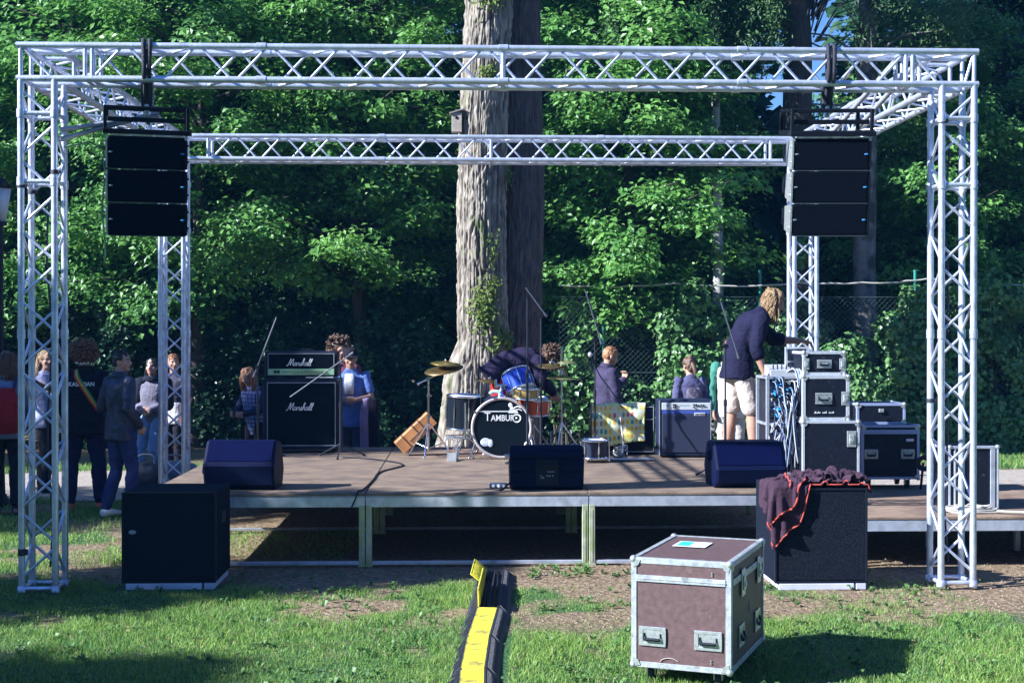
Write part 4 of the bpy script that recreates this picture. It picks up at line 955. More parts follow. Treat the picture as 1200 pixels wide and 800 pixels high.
# ------------------------------------------------------------------ stage monitors
def wedge(label, x, y, rz, W, prof, back_detail=False, m=WEDGEM):
    t = thing("monitor_wedge", label, "monitor speaker", (x, y, DZ), rz, 'floor monitor wedges along the front of the stage')
    m_ = MB(); n = len(prof); nx_ = 5; tp = (.030, .0, .0, .0, .030)
    xsn = (-W/2, -W/2+.02, 0, W/2-.02, W/2); cy_ = sum(p[0] for p in prof)/n; cz_ = sum(p[1] for p in prof)/n; vs_ = []
    for x_, s_ in zip(xsn, (.93, 1, 1, 1, .93)):
        for a_, b_ in prof: vs_.append((x_*(1-.05*max(0, (.2-b_))*2), cy_+(a_-cy_)*s_, max(.002, cz_+(b_-cz_)*s_) if b_ > .01 else .002))
    fs = [(i*n+j, i*n+(j+1) % n, (i+1)*n+(j+1) % n, (i+1)*n+j) for i in range(4) for j in range(n)]+[tuple(range(n-1, -1, -1)), tuple(4*n+j for j in range(n))]
    m_.add(vs_, fs, 0, False); m_.build("cabinet", m, t)
    return t
prof = [(.07, .002), (.01, .075), (.0, .175), (.125, .325), (.165, .340), (.34, .345), (.46, .14), (.43, .002)]
wl = wedge("dark blue-black monitor wedge at the left front corner of the stage", gx(282, 11.32), 11.18, R(-3), .585, [(.09, .002), (.03, .05), (.0, .200), (.03, .235), (.155, .395), (.18, .405), (.34, .38), (.47, .14), (.42, .002)])
m_ = MB(); m_.prism([(.0295, .238), (.154, .398), (.151, .401), (.0265, .241)], -.265, .265); m_.build("top_panel", mat("sky_tinted_wedge_panel", (.002, .004, .034), .8, spec=.04, noise=(20, .15), bump=(200, .15)), wl)  # blue of the sky painted into the colour of the sloping top
m_ = MB(); m_.tube([(-.29, .2, .13), (-.335, .2, .13), (-.335, .2, .16), (-.29, .2, .16)], .012, 6); m_.build("plug", BLACKP, wl)
wc = wedge("black monitor wedge showing its rear panel with handle and knobs, at the front centre", gx(640, 11.28), 11.14, R(0), .61, [(.05, .002), (.0, .03), (.0, .25), (.04, .335), (.08, .36), (.30, .35), (.40, .16), (.38, .002)])
m_ = MB(); m_.box(-.305, .305, -.008, .05, .262, .300, bev=.006)
for x0, x1 in ((-.30, -.10), (.10, .30)): m_.box(x0, x1, -.010, .01, .15, .250, bev=.012)
m_.build("moulded_rib", WEDGEM, wc)
m_ = MB(); m_.box(-.095, .095, -.004, .01, .04, .250, bev=.003); m_.build("rear_panel", BLACKP, wc)
m_ = MB(); m_.tube([(-.08, -.006, .205), (-.075, -.03, .205), (.075, -.03, .205), (.08, -.006, .205)], .009, 8); m_.build("handle", BLACKM, wc)
for k, (x, z) in enumerate(((-.05, .118), (-.035, .106), (.0, .12), (.02, .118), (.045, .12))):
    m_ = MB(); m_.cyl((x, -.005, z), (x, -.020, z), .007, .005, 10); m_.build("knob", mat("grey_knob", (.35, .37, .42), .5), wc)
m_ = MB(); m_.box(.0, .06, -.006, -.003, .15, .156); m_.box(-.06, -.02, -.006, -.003, .098, .101); m_.build("marking", mat("grey_print", (.3, .34, .36)), wc)
for q in range(2): m_ = MB(); m_.cyl((-.30, .05, .28), (-.345, .05, .28), .013, n=8) if q == 0 else m_.tube(smooth_path([(-.27, .06, .09), (-.33, .0, .04), (-.37, -.03, .012), (-.45, .05, .01)]), .008, 6); m_.build("plug" if q == 0 else "power_lead", STEEL if q == 0 else BLACKP, wc)
wr = wedge("navy monitor wedge with a sloping top, in front of the man in shorts", gx(878, 11.32), 11.2, R(3), .60, [(.08, .002), (.02, .05), (.0, .155), (.02, .19), (.11, .345), (.14, .38), (.36, .38), (.47, .16), (.42, .002)])
m_ = MB(); m_.prism([(.0195, .193), (.109, .348), (.106, .350), (.0165, .195)], -.27, .27); m_.build("top_panel", MATS["sky_tinted_wedge_panel"], wr)
m_ = MB(); m_.tube([(-.30, .22, .22), (-.315, .22, .26), (-.31, .25, .33), (-.29, .27, .34)], .02, 8); m_.build("pole_cup", WEDGEM, wr)
# cable connectors on the deck by the central wedge
m_ = MB(); p = at(584, 557, 11.35)
for k in range(4): m_.box(p.x-.06+.035*k, p.x-.035+.035*k, 11.3, 11.38, DZ+.002, DZ+.035+.01*(k % 2), bev=.004)
cb = thing("connector_box", "small blue-grey multi-socket box on the deck left of the central monitor wedge", "socket box", (0, 0, 0)); cb.location = (p.x, 11.34, DZ+.001)
m_.M = Matrix.Identity(4); m2 = MB(); m2.box(-.075, .075, -.04, .04, 0, .038, bev=.006); m2.build("body", mat("bluegrey_plastic", (.10, .14, .24), .5), cb)
m2 = MB()
for k in range(3): m2.cyl((-.045+.045*k, -.041, .02), (-.045+.045*k, -.048, .02), .013, n=12)
m2.build("socket", WHITEP, cb)

# ------------------------------------------------------------------ tall guitar amplifier stack
ax_, ay = gx(353, 14.7), 14.7
t = thing("speaker_cabinet", "tall black guitar speaker cabinet under an amplifier head, script lettering on its cloth", "amplifier cabinet", (ax_, ay, DZ), 0)
Wc, Hc_ = .825, .765; m_ = MB(); m_.box(-Wc/2, Wc/2, .012, .36, .035, Hc_+.035, bev=.01); m_.build("cabinet", mat("black_vinyl", (.006, .010, .030), .5, spec=.25, bump=(300, .3)), t)
m_ = MB(); m_.box(-Wc/2+.055, Wc/2-.055, .004, .014, .085, Hc_-.015); m_.build("grille_cloth", DARKGRILLE, t)
m_ = MB(); x0, x1, z0, z1 = -Wc/2+.048, Wc/2-.048, .078, Hc_-.008
m_.box(x0, x1, .000, .012, z0, z0+.007); m_.box(x0, x1, .000, .012, z1-.007, z1); m_.box(x0, x0+.005, .000, .012, z0+.007, z1-.007); m_.box(x1-.005, x1, .000, .012, z0+.007, z1-.007); m_.build("piping", mat("grey_piping", (.35, .38, .45), .5), t)
script_logo(t, "Marshall", .078, -.02, .000, .49, .0040)
for x in (-Wc/2+.08, Wc/2-.08):
    for y in (.07, .30): m_ = MB(); m_.cyl((x-.015, y, .018), (x+.015, y, .018), .017, n=12); m_.box(x-.02, x+.02, y-.02, y+.02, .030, .036); m_.build("caster", RUBBER, t)
for s_ in (-1, 1):
    for z in (.06, Hc_+.01): m_ = MB(); m_.ell((s_*(Wc/2-.012), .022, z), (.018, .018, .022), 10); m_.build("corner_cap", BLACKP, t)
zt = DZ+Hc_+.035; hd = thing("amplifier_head", "black guitar amplifier head with pale green control strip on the tall cabinet", "amplifier head", (ax_-.005, ay+.02, zt), 0)
Wh, Hh = .78, .28; m_ = MB(); m_.box(-Wh/2, Wh/2, .012, .26, .012, Hh+.012, bev=.010); m_.build("cabinet", MATS["black_vinyl"], hd)
m_ = MB(); m_.box(-Wh/2+.04, Wh/2-.04, .004, .013, .108, Hh-.02); m_.build("front_cloth", DARKGRILLE, hd)
m_ = MB(); m_.box(-Wh/2+.036, Wh/2-.036, .001, .012, Hh-.018, Hh-.013); m_.box(-Wh/2+.036, -Wh/2+.041, .001, .012, .108, Hh-.018); m_.box(Wh/2-.041, Wh/2-.036, .001, .012, .108, Hh-.018); m_.build("piping", MATS["grey_piping"], hd)
m_ = MB(); m_.box(-Wh/2+.036, Wh/2-.036, .000, .012, .036, .102, bev=.002); m_.build("control_panel", mat("panel_green", (.26, .48, .30), .45), hd)
for k in range(11): m_ = MB(); x = -.10+.036*k; m_.cyl((x, .0, .07), (x, -.012, .07), .011, .009, 12); m_.build("knob", mat("brass_knob", (.32, .34, .20), .35, .5), hd)
m_ = MB(); m_.box(-.29, -.262, -.006, 0, .055, .085); m_.box(-.255, -.228, -.006, 0, .055, .085); m_.build("rocker_switch", BLACKP, hd)
m_ = MB(); [m_.box(-.20+.017*k, -.188+.017*k, -.001, .0, .066, .074) for k in range(5)]; m_.build("marking", BLACKM, hd)
script_logo(hd, "Marshall", .074, -.02, .000, .165, .0038)
for x in (-.3, .3): m_ = MB(); m_.cyl((x, .06, -.0), (x, .06, .013), .018, n=10); m_.build("foot", RUBBER, hd)
m_ = MB(); m_.tube([(-.12, .12, Hh+.013), (-.10, .12, Hh+.028), (.10, .12, Hh+.028), (.12, .12, Hh+.013)], .009, 6); m_.build("carry_handle", BLACKP, hd)
m_ = MB(); m_.tube([(ax_+.05, ay+.012, zt+.010), (ax_+.20, ay-.002, zt+.010), (ax_+.34, ay+.0, zt+.011)], .006, 5); tag(m_.build("lead", WHITEPAINT), "short white lead lying on the tall cabinet under the amplifier head", "lead")

# ------------------------------------------------------------------ bass amplifier
bx, by = gx(803, 14.0), 14.0
t = thing("bass_amplifier", "dark bass amplifier with white control panel and metal grille, at the rear of the stage", "amplifier", (bx, by, DZ), R(-1)); Wb, Hb = .535, .60
m_ = MB(); m_.box(-Wb/2, Wb/2, .014, .34, .014, Hb, bev=.012); m_.build("cabinet", mat("amp_vinyl", (.014, .022, .055), .5, spec=.25, bump=(250, .3)), t)
m_ = MB(); m_.box(-Wb/2+.028, Wb/2-.004, .004, .015, Hb-.105, Hb-.032, bev=.002); m_.build("control_panel", mat("pale_panel", (.62, .68, .72), .4, .2), t)
for k, (x, z) in enumerate([(-.12, .555), (-.10, .555), (-.12, .53), (-.10, .53), (-.18, .545), (.09, .555), (.115, .555), (.09, .53), (.14, .545), (.165, .55), (.19, .55)]):
    m_ = MB(); m_.cyl((x, .004, z-.008), (x, -.010, z-.008), .009, .007, 10); m_.build("knob", BLACKP, t)
m_ = MB(); [m_.box(-.06+.018*k, -.048+.018*k, .003, .005, .535, .543) for k in range(6)]; m_.build("marking", mat("blue_print", (.1, .2, .35)), t)
m_ = MB(); m_.box(-Wb/2+.030, Wb/2-.012, .006, .015, Hb-.145, Hb-.108); m_.build("blue_strip", mat("blue_strip", (.05, .09, .36), .4), t)
m_ = MB(); m_.box(-Wb/2+.03, Wb/2-.012, .006, .015, .055, Hb-.148, bev=.003)
for i in range(30):
    for j in range(24):
        x = -Wb/2+.042+i*.0157+(.0078 if j % 2 else 0); z = .065+j*.0158
        if x < Wb/2-.02: m_.add([(x-.0045, .0052, z), (x, .0052, z+.0045), (x+.0045, .0052, z), (x, .0052, z-.0045)], [(0, 1, 2, 3)], 1)
m_.build("grille", [mat("punched_steel", (.045, .055, .11), .5, .3), DARKGRILLE], t, fix=False)
m_ = MB(); m_.box(.095, .205, .000, .005, .435, .465, bev=.001); o = m_.build("name_plate", mat("plate_white", (.62, .66, .74), .4), t); place_text("lettering", "warwick", .030, BLACKM, o, (.15, -.001, .450), depth=.0006, bold=.0006)
m_ = MB(); m_.box(-Wb/2-.001, -Wb/2+.008, .006, .016, .02, Hb-.01); m_.box(Wb/2-.006, Wb/2+.002, .006, .016, .02, Hb-.01); m_.build("edge_trim", ALUD, t)
for x in (-.2, .2): m_ = MB(); m_.cyl((x, .06, 0), (x, .06, .016), .018, n=10); m_.build("foot", RUBBER, t)

# ------------------------------------------------------------------ cloth draped amplifier
cx_, cy_ = gx(731, 14.35), 14.35
t = thing("draped_amplifier", "black guitar amplifier half hidden by a patterned cloth", "amplifier", (cx_, cy_, DZ), 0); Wd, Hd = .665, .515
m_ = MB(); m_.box(-Wd/2, Wd/2, .012, .30, .014, Hd, bev=.01); m_.build("cabinet", MATS["black_vinyl"], t)
m_ = MB(); m_.box(-Wd/2+.02, Wd/2-.02, .005, .013, .04, .37); m_.build("grille_cloth", mat("brown_grille", (.018, .016, .018), .85, spec=.1, noise=(200, .4)), t)
m_ = MB(); x0, x1 = -Wd/2+.014, Wd/2-.014
for z in (.032, .372, Hd-.012): m_.box(x0, x1, .001, .012, z, z+.006)
for x in (x0, x1-.005): m_.box(x, x+.005, .001, .012, .038, Hd-.012)
m_.build("piping", MATS["grey_piping"], t)
m_ = MB(); m_.box(.20, .29, .08, .16, Hd, Hd+.02, bev=.006); m_.tube([(.17, .1, Hd), (.19, .1, Hd+.03), (.28, .1, Hd+.03), (.30, .1, Hd)], .006, 6); m_.build("carry_handle", BLACKP, t)
# the cloth: pale yellow with rows of coloured dots
clm = bpy.data.materials.new("dotted_cloth"); clm.use_nodes = True; nt = clm.node_tree; N = nt.nodes; L = nt.links; b = N["Principled BSDF"]; b.inputs["Roughness"].default_value = .85
uvn = N.new("ShaderNodeUVMap"); mp = N.new("ShaderNodeMapping"); mp.inputs["Scale"].default_value = (12, 8, 1); L.new(uvn.outputs[0], mp.inputs[0])
vo = N.new("ShaderNodeTexVoronoi"); vo.voronoi_dimensions = '2D'; vo.inputs["Scale"].default_value = 1; vo.inputs["Randomness"].default_value = .12; L.new(mp.outputs[0], vo.inputs[0])
lt = N.new("ShaderNodeMath"); lt.operation = 'LESS_THAN'; lt.inputs[1].default_value = .34; L.new(vo.outputs["Distance"], lt.inputs[0])
sx_ = N.new("ShaderNodeSeparateColor"); L.new(vo.outputs["Color"], sx_.inputs[0]); cr_ = N.new("ShaderNodeValToRGB"); cr_.color_ramp.interpolation = 'CONSTANT'; e = cr_.color_ramp.elements
e[0].position = 0; e[0].color = (.75, .42, .04, 1); e[1].position = .2; e[1].color = (.10, .30, .28, 1)
for p_, c_ in ((.36, (.78, .55, .08)), (.5, (.22, .32, .30)), (.62, (.60, .12, .14)), (.7, (.80, .62, .15)), (.82, (.75, .74, .58)), (.9, (.05, .35, .30))): q = e.new(p_); q.color = (*c_, 1)
L.new(sx_.outputs[0], cr_.inputs[0])
tn = N.new("ShaderNodeTexNoise"); tn.inputs["Scale"].default_value = 5; L.new(uvn.outputs[0], tn.inputs[0]); bc = N.new("ShaderNodeValToRGB"); e = bc.color_ramp.elements; e[0].position = .38; e[0].color = (.70, .76, .62, 1); e[1].position = .6; e[1].color = (.76, .76, .26, 1); L.new(tn.outputs[0], bc.inputs[0])
mx = N.new("ShaderNodeMix"); mx.data_type = 'RGBA'; L.new(lt.outputs[0], mx.inputs[0]); L.new(bc.outputs[0], mx.inputs[6]); L.new(cr_.outputs[0], mx.inputs[7]); L.new(mx.outputs[2], b.inputs["Base Color"])
nu, nv = 60, 50; V = []; wcl = .565; xl = gx(694, 14.3)-cx_
for j in range(nv):
    for i in range(nu):
        u_, v_ = i/(nu-1), j/(nv-1); x = xl+wcl*u_+.010*math.sin(v_*5+1)*(u_ > .5)*2*(u_-.5); s_ = v_*.62                       # 0.2 m on top, the rest hangs down the front
        if s_ < .20: y = .20-s_; z = Hd+.022+.012*vnoise(np.array([u_*7, s_*12, 0.]))
        else:
            dn = (s_-.20); k = min(dn/.03, 1); y = -.012*k-.018*abs(math.sin(u_*9.+dn*4))*min(dn*5, 1)-.006; z = Hd+.020-dn+.05*(u_-.5)*(dn > .0)*dn*3-.02*math.sin(u_*6)*dn
        V.append((x, y, z))
F = [(j*nu+i, j*nu+i+1, (j+1)*nu+i+1, (j+1)*nu+i) for j in range(nv-1) for i in range(nu-1)]
me = np_mesh("patterned_cloth", V, F, [clm], True); uvl = me.uv_layers.new(name="UVMap"); uvs = np.array([((k % nu)/(nu-1), (k//nu)/(nv-1)) for f in F for k in f], np.float32); uvl.data.foreach_set("uv", uvs.ravel())
o = add_obj("patterned_cloth", me); o.location = (cx_, cy_, DZ); so_ = o.modifiers.new("s", 'SOLIDIFY'); so_.thickness = .003
tag(o, "pale yellow cloth with coloured dots hanging over the front of the amplifier", "cloth")
# flat pedal board and tangled cable in front of it
pb = thing("pedal_board", "low flat metal board on the deck in front of the draped amplifier", "pedal board", (gx(739, 13.7), 13.7, DZ)); m_ = MB(); m_.box(-.22, .23, -.06, .06, .014, .026, bev=.003); m_.build("plate", ALU, pb)
for x in (-.2, .2): m_ = MB(); m_.box(x-.015, x+.015, -.05, .05, 0, .014); m_.build("foot", RUBBER, pb)
g = random.Random(4); pc = at(728, 531, 13.85); tg = thing("cable_bundle", "tangle of white and grey cable heaped beside the small floor drum", "cable bundle", (pc.x, 13.88, DZ))
for k, mm in enumerate((WHITEPAINT, ROPE, STEEL, BLACKP)):
    m_ = MB(); pts = [(g.uniform(-.075, .06), g.uniform(-.04, .05), .012)]
    for q in range(22): pts.append((g.uniform(-.085, .065), g.uniform(-.05, .05), .02+g.uniform(0, .13)*(1-q/60)))
    m_.tube(smooth_path(pts, 4), .006, 5); m_.build("cable", mm, tg)
m_ = MB(); a0 = at(727, 489, 14.2); m_.tube([a0-Vector((0, .0, 0)), Vector((gx(732, 13.9), 13.95, DZ+.10)), Vector((gx(735, 13.9), 13.9, DZ+.02))], [.009, .010, .012], 7)
tag(m_.build("slim_rod", mat("pale_wood_rod", (.45, .38, .34), .6)), "slim pale rod leaning against the patterned cloth above the cable tangle", "rod")

# ------------------------------------------------------------------ microphone stands
def mic_stand(label, u, y, vtop, boom=None, mic=False, legs=True, r=.010, rz=0.):
    x = gx(u, y); t = thing("microphone_stand", label, "microphone stand", (x, y, DZ), 0, 'microphone stands on the stage'); zt_ = gz(vtop, y)-DZ
    m_ = MB(); m_.tube([(0, 0, .06), (0, 0, zt_*.55)], r*1.25, 8); m_.tube([(0, 0, zt_*.55), (0, 0, zt_)], r*.85, 8); m_.tube([(0, 0, zt_*.55-.03), (0, 0, zt_*.55+.03)], r*1.7, 8); m_.build("pole", mat("stand_black", (.035, .04, .06), .35, .5), t)
    for k in range(3):
        a_ = rz+k*2*PI/3; m_ = MB(); m_.tube([(0, 0, .14), (.27*math.cos(a_), .27*math.sin(a_), .012)], .0075, 6); m_.tube([(.25*math.cos(a_), .25*math.sin(a_), .018), (.28*math.cos(a_), .28*math.sin(a_), .008)], .012, 6); m_.build("leg", MATS["stand_black"], t)
    if boom:
        (u0, v0), (u1, v1) = boom; p0 = at(u0, v0, y-.02)-Vector((x, y, DZ)); p1 = at(u1, v1, y-.02)-Vector((x, y, DZ)); m_ = MB(); m_.tube([p0, p1], .0075, 7)
        d = (p1-p0).normalized(); m_.tube([p0-d*.0, p0+d*.05], .013, 8); m_.build("boom", mat("boom_grey", (.14, .15, .19), .35, .5), t)
        m_ = MB(); m_.tube([(0, -.03, zt_-.02), (0, .02, zt_-.02)], .022, 10); m_.tube([(-.028, 0, zt_-.02), (.028, 0, zt_-.02)], .012, 8); m_.build("clutch", BLACKP, t)
    if mic:
        p = at(*mic, y-.05)-Vector((x, y, DZ)); m_ = MB(); m_.tube([p, p+Vector((.06, .03, -.11))], [.015, .010], 10); m_.build("microphone", BLACKP, t); m_ = MB(); m_.ell(p+Vector((-.012, -.004, .022)), (.024, .024, .028), 12); m_.build("mic_head", mat("mic_mesh", (.55, .57, .6), .4, .6), t)
    return t
mic_stand("microphone stand left of the tall amplifier stack, its boom slanting up to the right", 302, 14.3, 428, ((297, 442), (324, 372)))
mic_stand("microphone stand at the right of the tall amplifier stack, its boom crossing the stack", 399, 14.2, 426, ((414, 413), (340, 465)), rz=.5)
mic_stand("straight microphone stand in front of the bass drum without a boom", 618, 13.2, 350, rz=.3)
mic_stand("microphone stand just right of the straight one, short boom tilted up to the left", 634, 13.3, 368, ((641, 371), (616, 337)), rz=.8)
mic_stand("microphone stand before the ginger haired man, long boom pointing steeply up", 697, 13.75, 396, ((705, 403), (686, 340)), mic=(693, 418), rz=.2)
mic_stand("microphone stand in front of the man in beige shorts", 850, 12.3, 403, ((866, 420), (845, 354)), rz=1.2)
m_ = MB(); pts = [at(u, v, 13.72) for u, v in ((695, 424), (703, 440), (712, 452), (722, 466), (729, 478))]; m_.tube(smooth_path(pts), .007, 6)
tag(m_.build("microphone_lead", BLACKP), "black microphone lead hanging from the stand before the ginger haired man", "lead")
# cable lying across the deck
m_ = MB(); g = random.Random(8); pts = [at(u, v, 12) for u, v in ((400, 532),)]
pts = [Vector((gx(402, 14.2), 14.1, DZ+.008)), Vector((-.95, 13.9, DZ+.008)), Vector((-.60, 13.3, DZ+.008)), Vector((-.78, 12.6, DZ+.008)), Vector((-.80, 11.9, DZ+.008)), Vector((-.83, 11.2, DZ+.008)), Vector((-.86, 11.02, DZ+.012)), Vector((-.88, 10.965, DZ-.05)), Vector((-.95, 10.96, DZ-.2))]
m_.tube(smooth_path(pts, 5), .007, 6); tag(m_.build("stage_cable", BLACKP), "black cable running across the deck and over the stage edge", "cable")

# ------------------------------------------------------------------ drum kit
KY = 13.9
def stand_legs(t, x, y, z0, spread, h, r=.009, rz=0., double=True, m=CHROME):
    for k in range(3):
        a_ = rz+k*2*PI/3; c_, s_ = math.cos(a_), math.sin(a_)
        m_ = MB(); m_.tube([(x, y, z0+h), (x+spread*.75*c_, y+spread*.75*s_, z0+h*.30), (x+spread*c_, y+spread*s_, z0+.012)], r, 6); m_.tube([(x, y, z0+h*.25), (x+spread*.62*c_, y+spread*.62*s_, z0+h*.38)], r*.7, 5)
        m_.ell((x+spread*c_, y+spread*s_, z0+.014), (.016, .016, .014), 8); m_.build("leg", m, t)
def drum_parts(t, c, axis, r, h, shell, head=WHITEPAINT, hoop=CHROME, lugs=8, both=True):
    """c = centre of the batter head; the shell runs from it along -axis"""
    c = Vector(c); ax = Vector(axis).normalized(); m_ = MB(); m_.lathe([(r, -h+.008), (r, -.008)], 36, c=c, axis=ax); m_.build("shell", shell, t)
    for z in (-.002, -h):
        m_ = MB(); m_.lathe([(r-.004, -.014+z+.014), (r+.010, -.014+z+.010), (r+.010, z+.014), (r-.002, z+.016), (r-.004, z)], 36, c=c, axis=ax); m_.build("hoop", hoop, t)
    m_ = MB(); m_.lathe([(0, .002), (r-.004, .002)], 36, c=c, axis=ax); m_.build("drum_head", head, t)
    if both: m_ = MB(); m_.lathe([(0, -h-.001), (r-.004, -h-.001)], 36, c=c, axis=ax); m_.build("drum_head", head, t)
    x_, y_, _ = frame_z(ax)
    for k in range(lugs):
        a_ = 2*PI*k/lugs+.2; d = x_*math.cos(a_)+y_*math.sin(a_); m_ = MB(); p = c+d*(r+.008); m_.tube([p-ax*h*.30, p-ax*h*.70], .009, 6); m_.tube([p+ax*.004, p-ax*(h+.002)], .0035, 5); m_.build("lug", hoop, t)
bd = thing("bass_drum", "bass drum with a black front head, white lettering and a round port", "bass drum", (gx(588, KY), KY, DZ), R(2)); rB = .300
BLKHEAD = mat("black_drumhead", (.003, .008, .014), .4, spec=.2, bump=(60, .05))
m_ = MB(); m_.lathe([(rB, .02), (rB, .42)], 48, c=(0, 0, rB+.02), axis=(0, 1, 0)); m_.build("shell", mat("drum_black", (.008, .012, .020), .3, spec=.25), bd)
m_ = MB(); m_.lathe([(0, .010), (rB-.012, .010)], 48, c=(0, 0, rB+.02), axis=(0, 1, 0)); m_.build("drum_head", BLKHEAD, bd)
for y in (0., .41): m_ = MB(); m_.lathe([(rB-.014, y+.012), (rB-.014, y), (rB+.014, y), (rB+.014, y+.035), (rB, y+.035)], 48, c=(0, 0, rB+.02), axis=(0, 1, 0)); m_.build("hoop", mat("hoop_pale", (.55, .50, .50), .35, .3), bd)
m_ = MB(); m_.ell((-.165, .006, .175), (.052, .004, .044), 16); m_.ell((-.115, .005, .165), (.028, .004, .04), 12); m_.build("port_patch", mat("patch_blue", (.45, .55, .78), .4, second=((.75, .78, .85), 14, .5, .06)), bd)
zc = rB+.02+.12; place_text("lettering", "T", .125, WHITEP, bd, (-.145, .007, zc-.010), depth=.001, sx=.85); place_text("lettering", "AMBUR", .088, WHITEP, bd, (.010, .007, zc-.022), depth=.001, sx=.82, bold=.001)
m_ = MB()                                                        # the emblem: a long barrel, a rider and a wheel
m_.box(-.225, .085, .006, .009, zc+.043, zc+.053); m_.lathe([(.030, 0), (.030, .003), (.046, .003), (.046, 0)], 24, c=(.150, .006, zc-.020), axis=(0, 1, 0)); m_.ell((.150, .007, zc-.020), (.011, .003, .011), 12)
m_.prism([(.065, zc+.03), (.17, zc+.03), (.155, zc+.065), (.115, zc+.075), (.075, zc+.06)], .006, .009, axis='y'); m_.ell((.088, .0075, zc+.112), (.020, .003, .024), 12); m_.prism([(.085, zc+.06), (.115, zc+.06), (.108, zc+.12), (.078, zc+.12)], .006, .009, axis='y')
m_.tube([(.11, .0075, zc+.075), (.16, .0075, zc+.098), (.20, .0075, zc+.085)], .007, 6); m_.tube([(.13, .0075, zc+.06), (.175, .0075, zc+.07), (.205, .0075, zc+.055)], .006, 6); m_.build("emblem", WHITEP, bd)
for k in range(8):
    a_ = 2*PI*k/8+.25; m_ = MB(); px_, pz_ = math.cos(a_)*(rB+.02), rB+.02+math.sin(a_)*(rB+.02)
    m_.tube([(px_, -.01, pz_), (px_, .12, pz_)], .006, 6); m_.box(px_-.012, px_+.012, -.012, .0, pz_-.012, pz_+.012, bev=.003); m_.build("tension_rod", CHROME, bd)
for s_ in (-1, 1): m_ = MB(); m_.tube([(s_*.25, .10, .20), (s_*.33, .02, .012)], .009, 6); m_.ell((s_*.33, .02, .014), (.014, .014, .012), 8); m_.build("spur", CHROME, bd)
# floor tom on the left on its basket stand
def W3(u, v, y): return at(u, v, y)
p = W3(545, 464, 14.1); ft_ = thing("floor_tom", "deep black tom with chrome hoops left of the bass drum", "drum", (p.x, 14.1, DZ)); rT = .185; zt_ = p.z-DZ
drum_parts(ft_, (0, 0, zt_), (0.03, -.05, 1), rT, .335, mat("drum_black", (.008, .012, .020), .3, spec=.25)); stand_legs(ft_, 0, 0, 0, .26, .24, rz=.2)
m_ = MB(); m_.tube([(0, -.19, zt_-.06), (0, -.2, .20)], .011, 8); m_.build("stand_post", CHROME, ft_)
m_ = MB(); m_.tube([(-.2, -.1, .235), (0, -.2, .215), (.2, -.1, .235), (0, .1, .23), (-.2, -.1, .235)], .008, 6); m_.build("basket", CHROME, ft_)
# rack toms and snare at the right of the kit
p = W3(604, 438, 14.15); rt = thing("rack_tom", "tilted blue tom with chrome rims mounted above the bass drum", "drum", (p.x, 14.15, p.z)); BLUED = mat("blue_drum_wrap", (.025, .07, .50), .22, .2, noise=(6, .4))
drum_parts(rt, (0, 0, .01), (-.30, .40, .86), .145, .21, BLUED); m_ = MB(); m_.tube([(-.06, .06, -.10), (-.14, .1, -.16), (-.16, .12, -.30)], .012, 8); m_.tube([(-.19, .1, -.13), (-.10, .08, -.13)], .018, 8); m_.build("mount_arm", CHROME, rt)
m_ = MB(); m_.tube([(-.16, .12, -.28), (-.16, .12, DZ+.50-p.z)], .013, 8); m_.build("stand_post", CHROME, rt)
p = W3(617, 455, 13.98); gt = thing("snare_drum", "small drum with tan brown shell below the blue tom", "drum", (p.x, 13.98, DZ)); drum_parts(gt, (0, 0, p.z-DZ), (.05, -.08, 1), .125, .105, mat("tan_shell", (.34, .24, .07), .35, noise=(8, .3))); stand_legs(gt, 0, .05, 0, .22, .40, rz=.9); m_ = MB(); m_.tube([(0, .05, .38), (0, .02, p.z-DZ-.11)], .010, 6); m_.build("stand_post", CHROME, gt)
p = W3(625, 467, 14.3); gr_ = thing("orange_drum", "drum with an orange red shell and chrome hoops right of the bass drum", "drum", (p.x, 14.3, DZ)); drum_parts(gr_, (0, 0, p.z-DZ), (.05, -.12, 1), .175, .16, mat("orange_shell", (.62, .10, .035), .35, noise=(8, .25))); stand_legs(gr_, 0, 0, 0, .25, .33, rz=.5)
p = W3(590, 462, 14.0); tmm = thing("drum_bracket", "chrome drum mounting bracket on top of the bass drum", "bracket", (p.x-.02, 14.05, DZ+2*rB+.02)); m_ = MB(); m_.lathe([(.05, 0), (.048, .02), (.02, .035), (.016, .13)], 16); m_.tube([(-.06, 0, .13), (.08, 0, .13)], .012, 8); m_.tube([(-.06, 0, .10), (-.06, 0, .19)], .014, 8); m_.build("body", CHROME, tmm); m_ = MB(); m_.tube([(-.12, -.02, .04), (-.09, -.02, .065), (-.03, -.02, .065), (-.01, -.02, .03)], .02, 8); m_.build("cover", mat("pale_blue_cloth", (.45, .62, .78), .7), tmm)
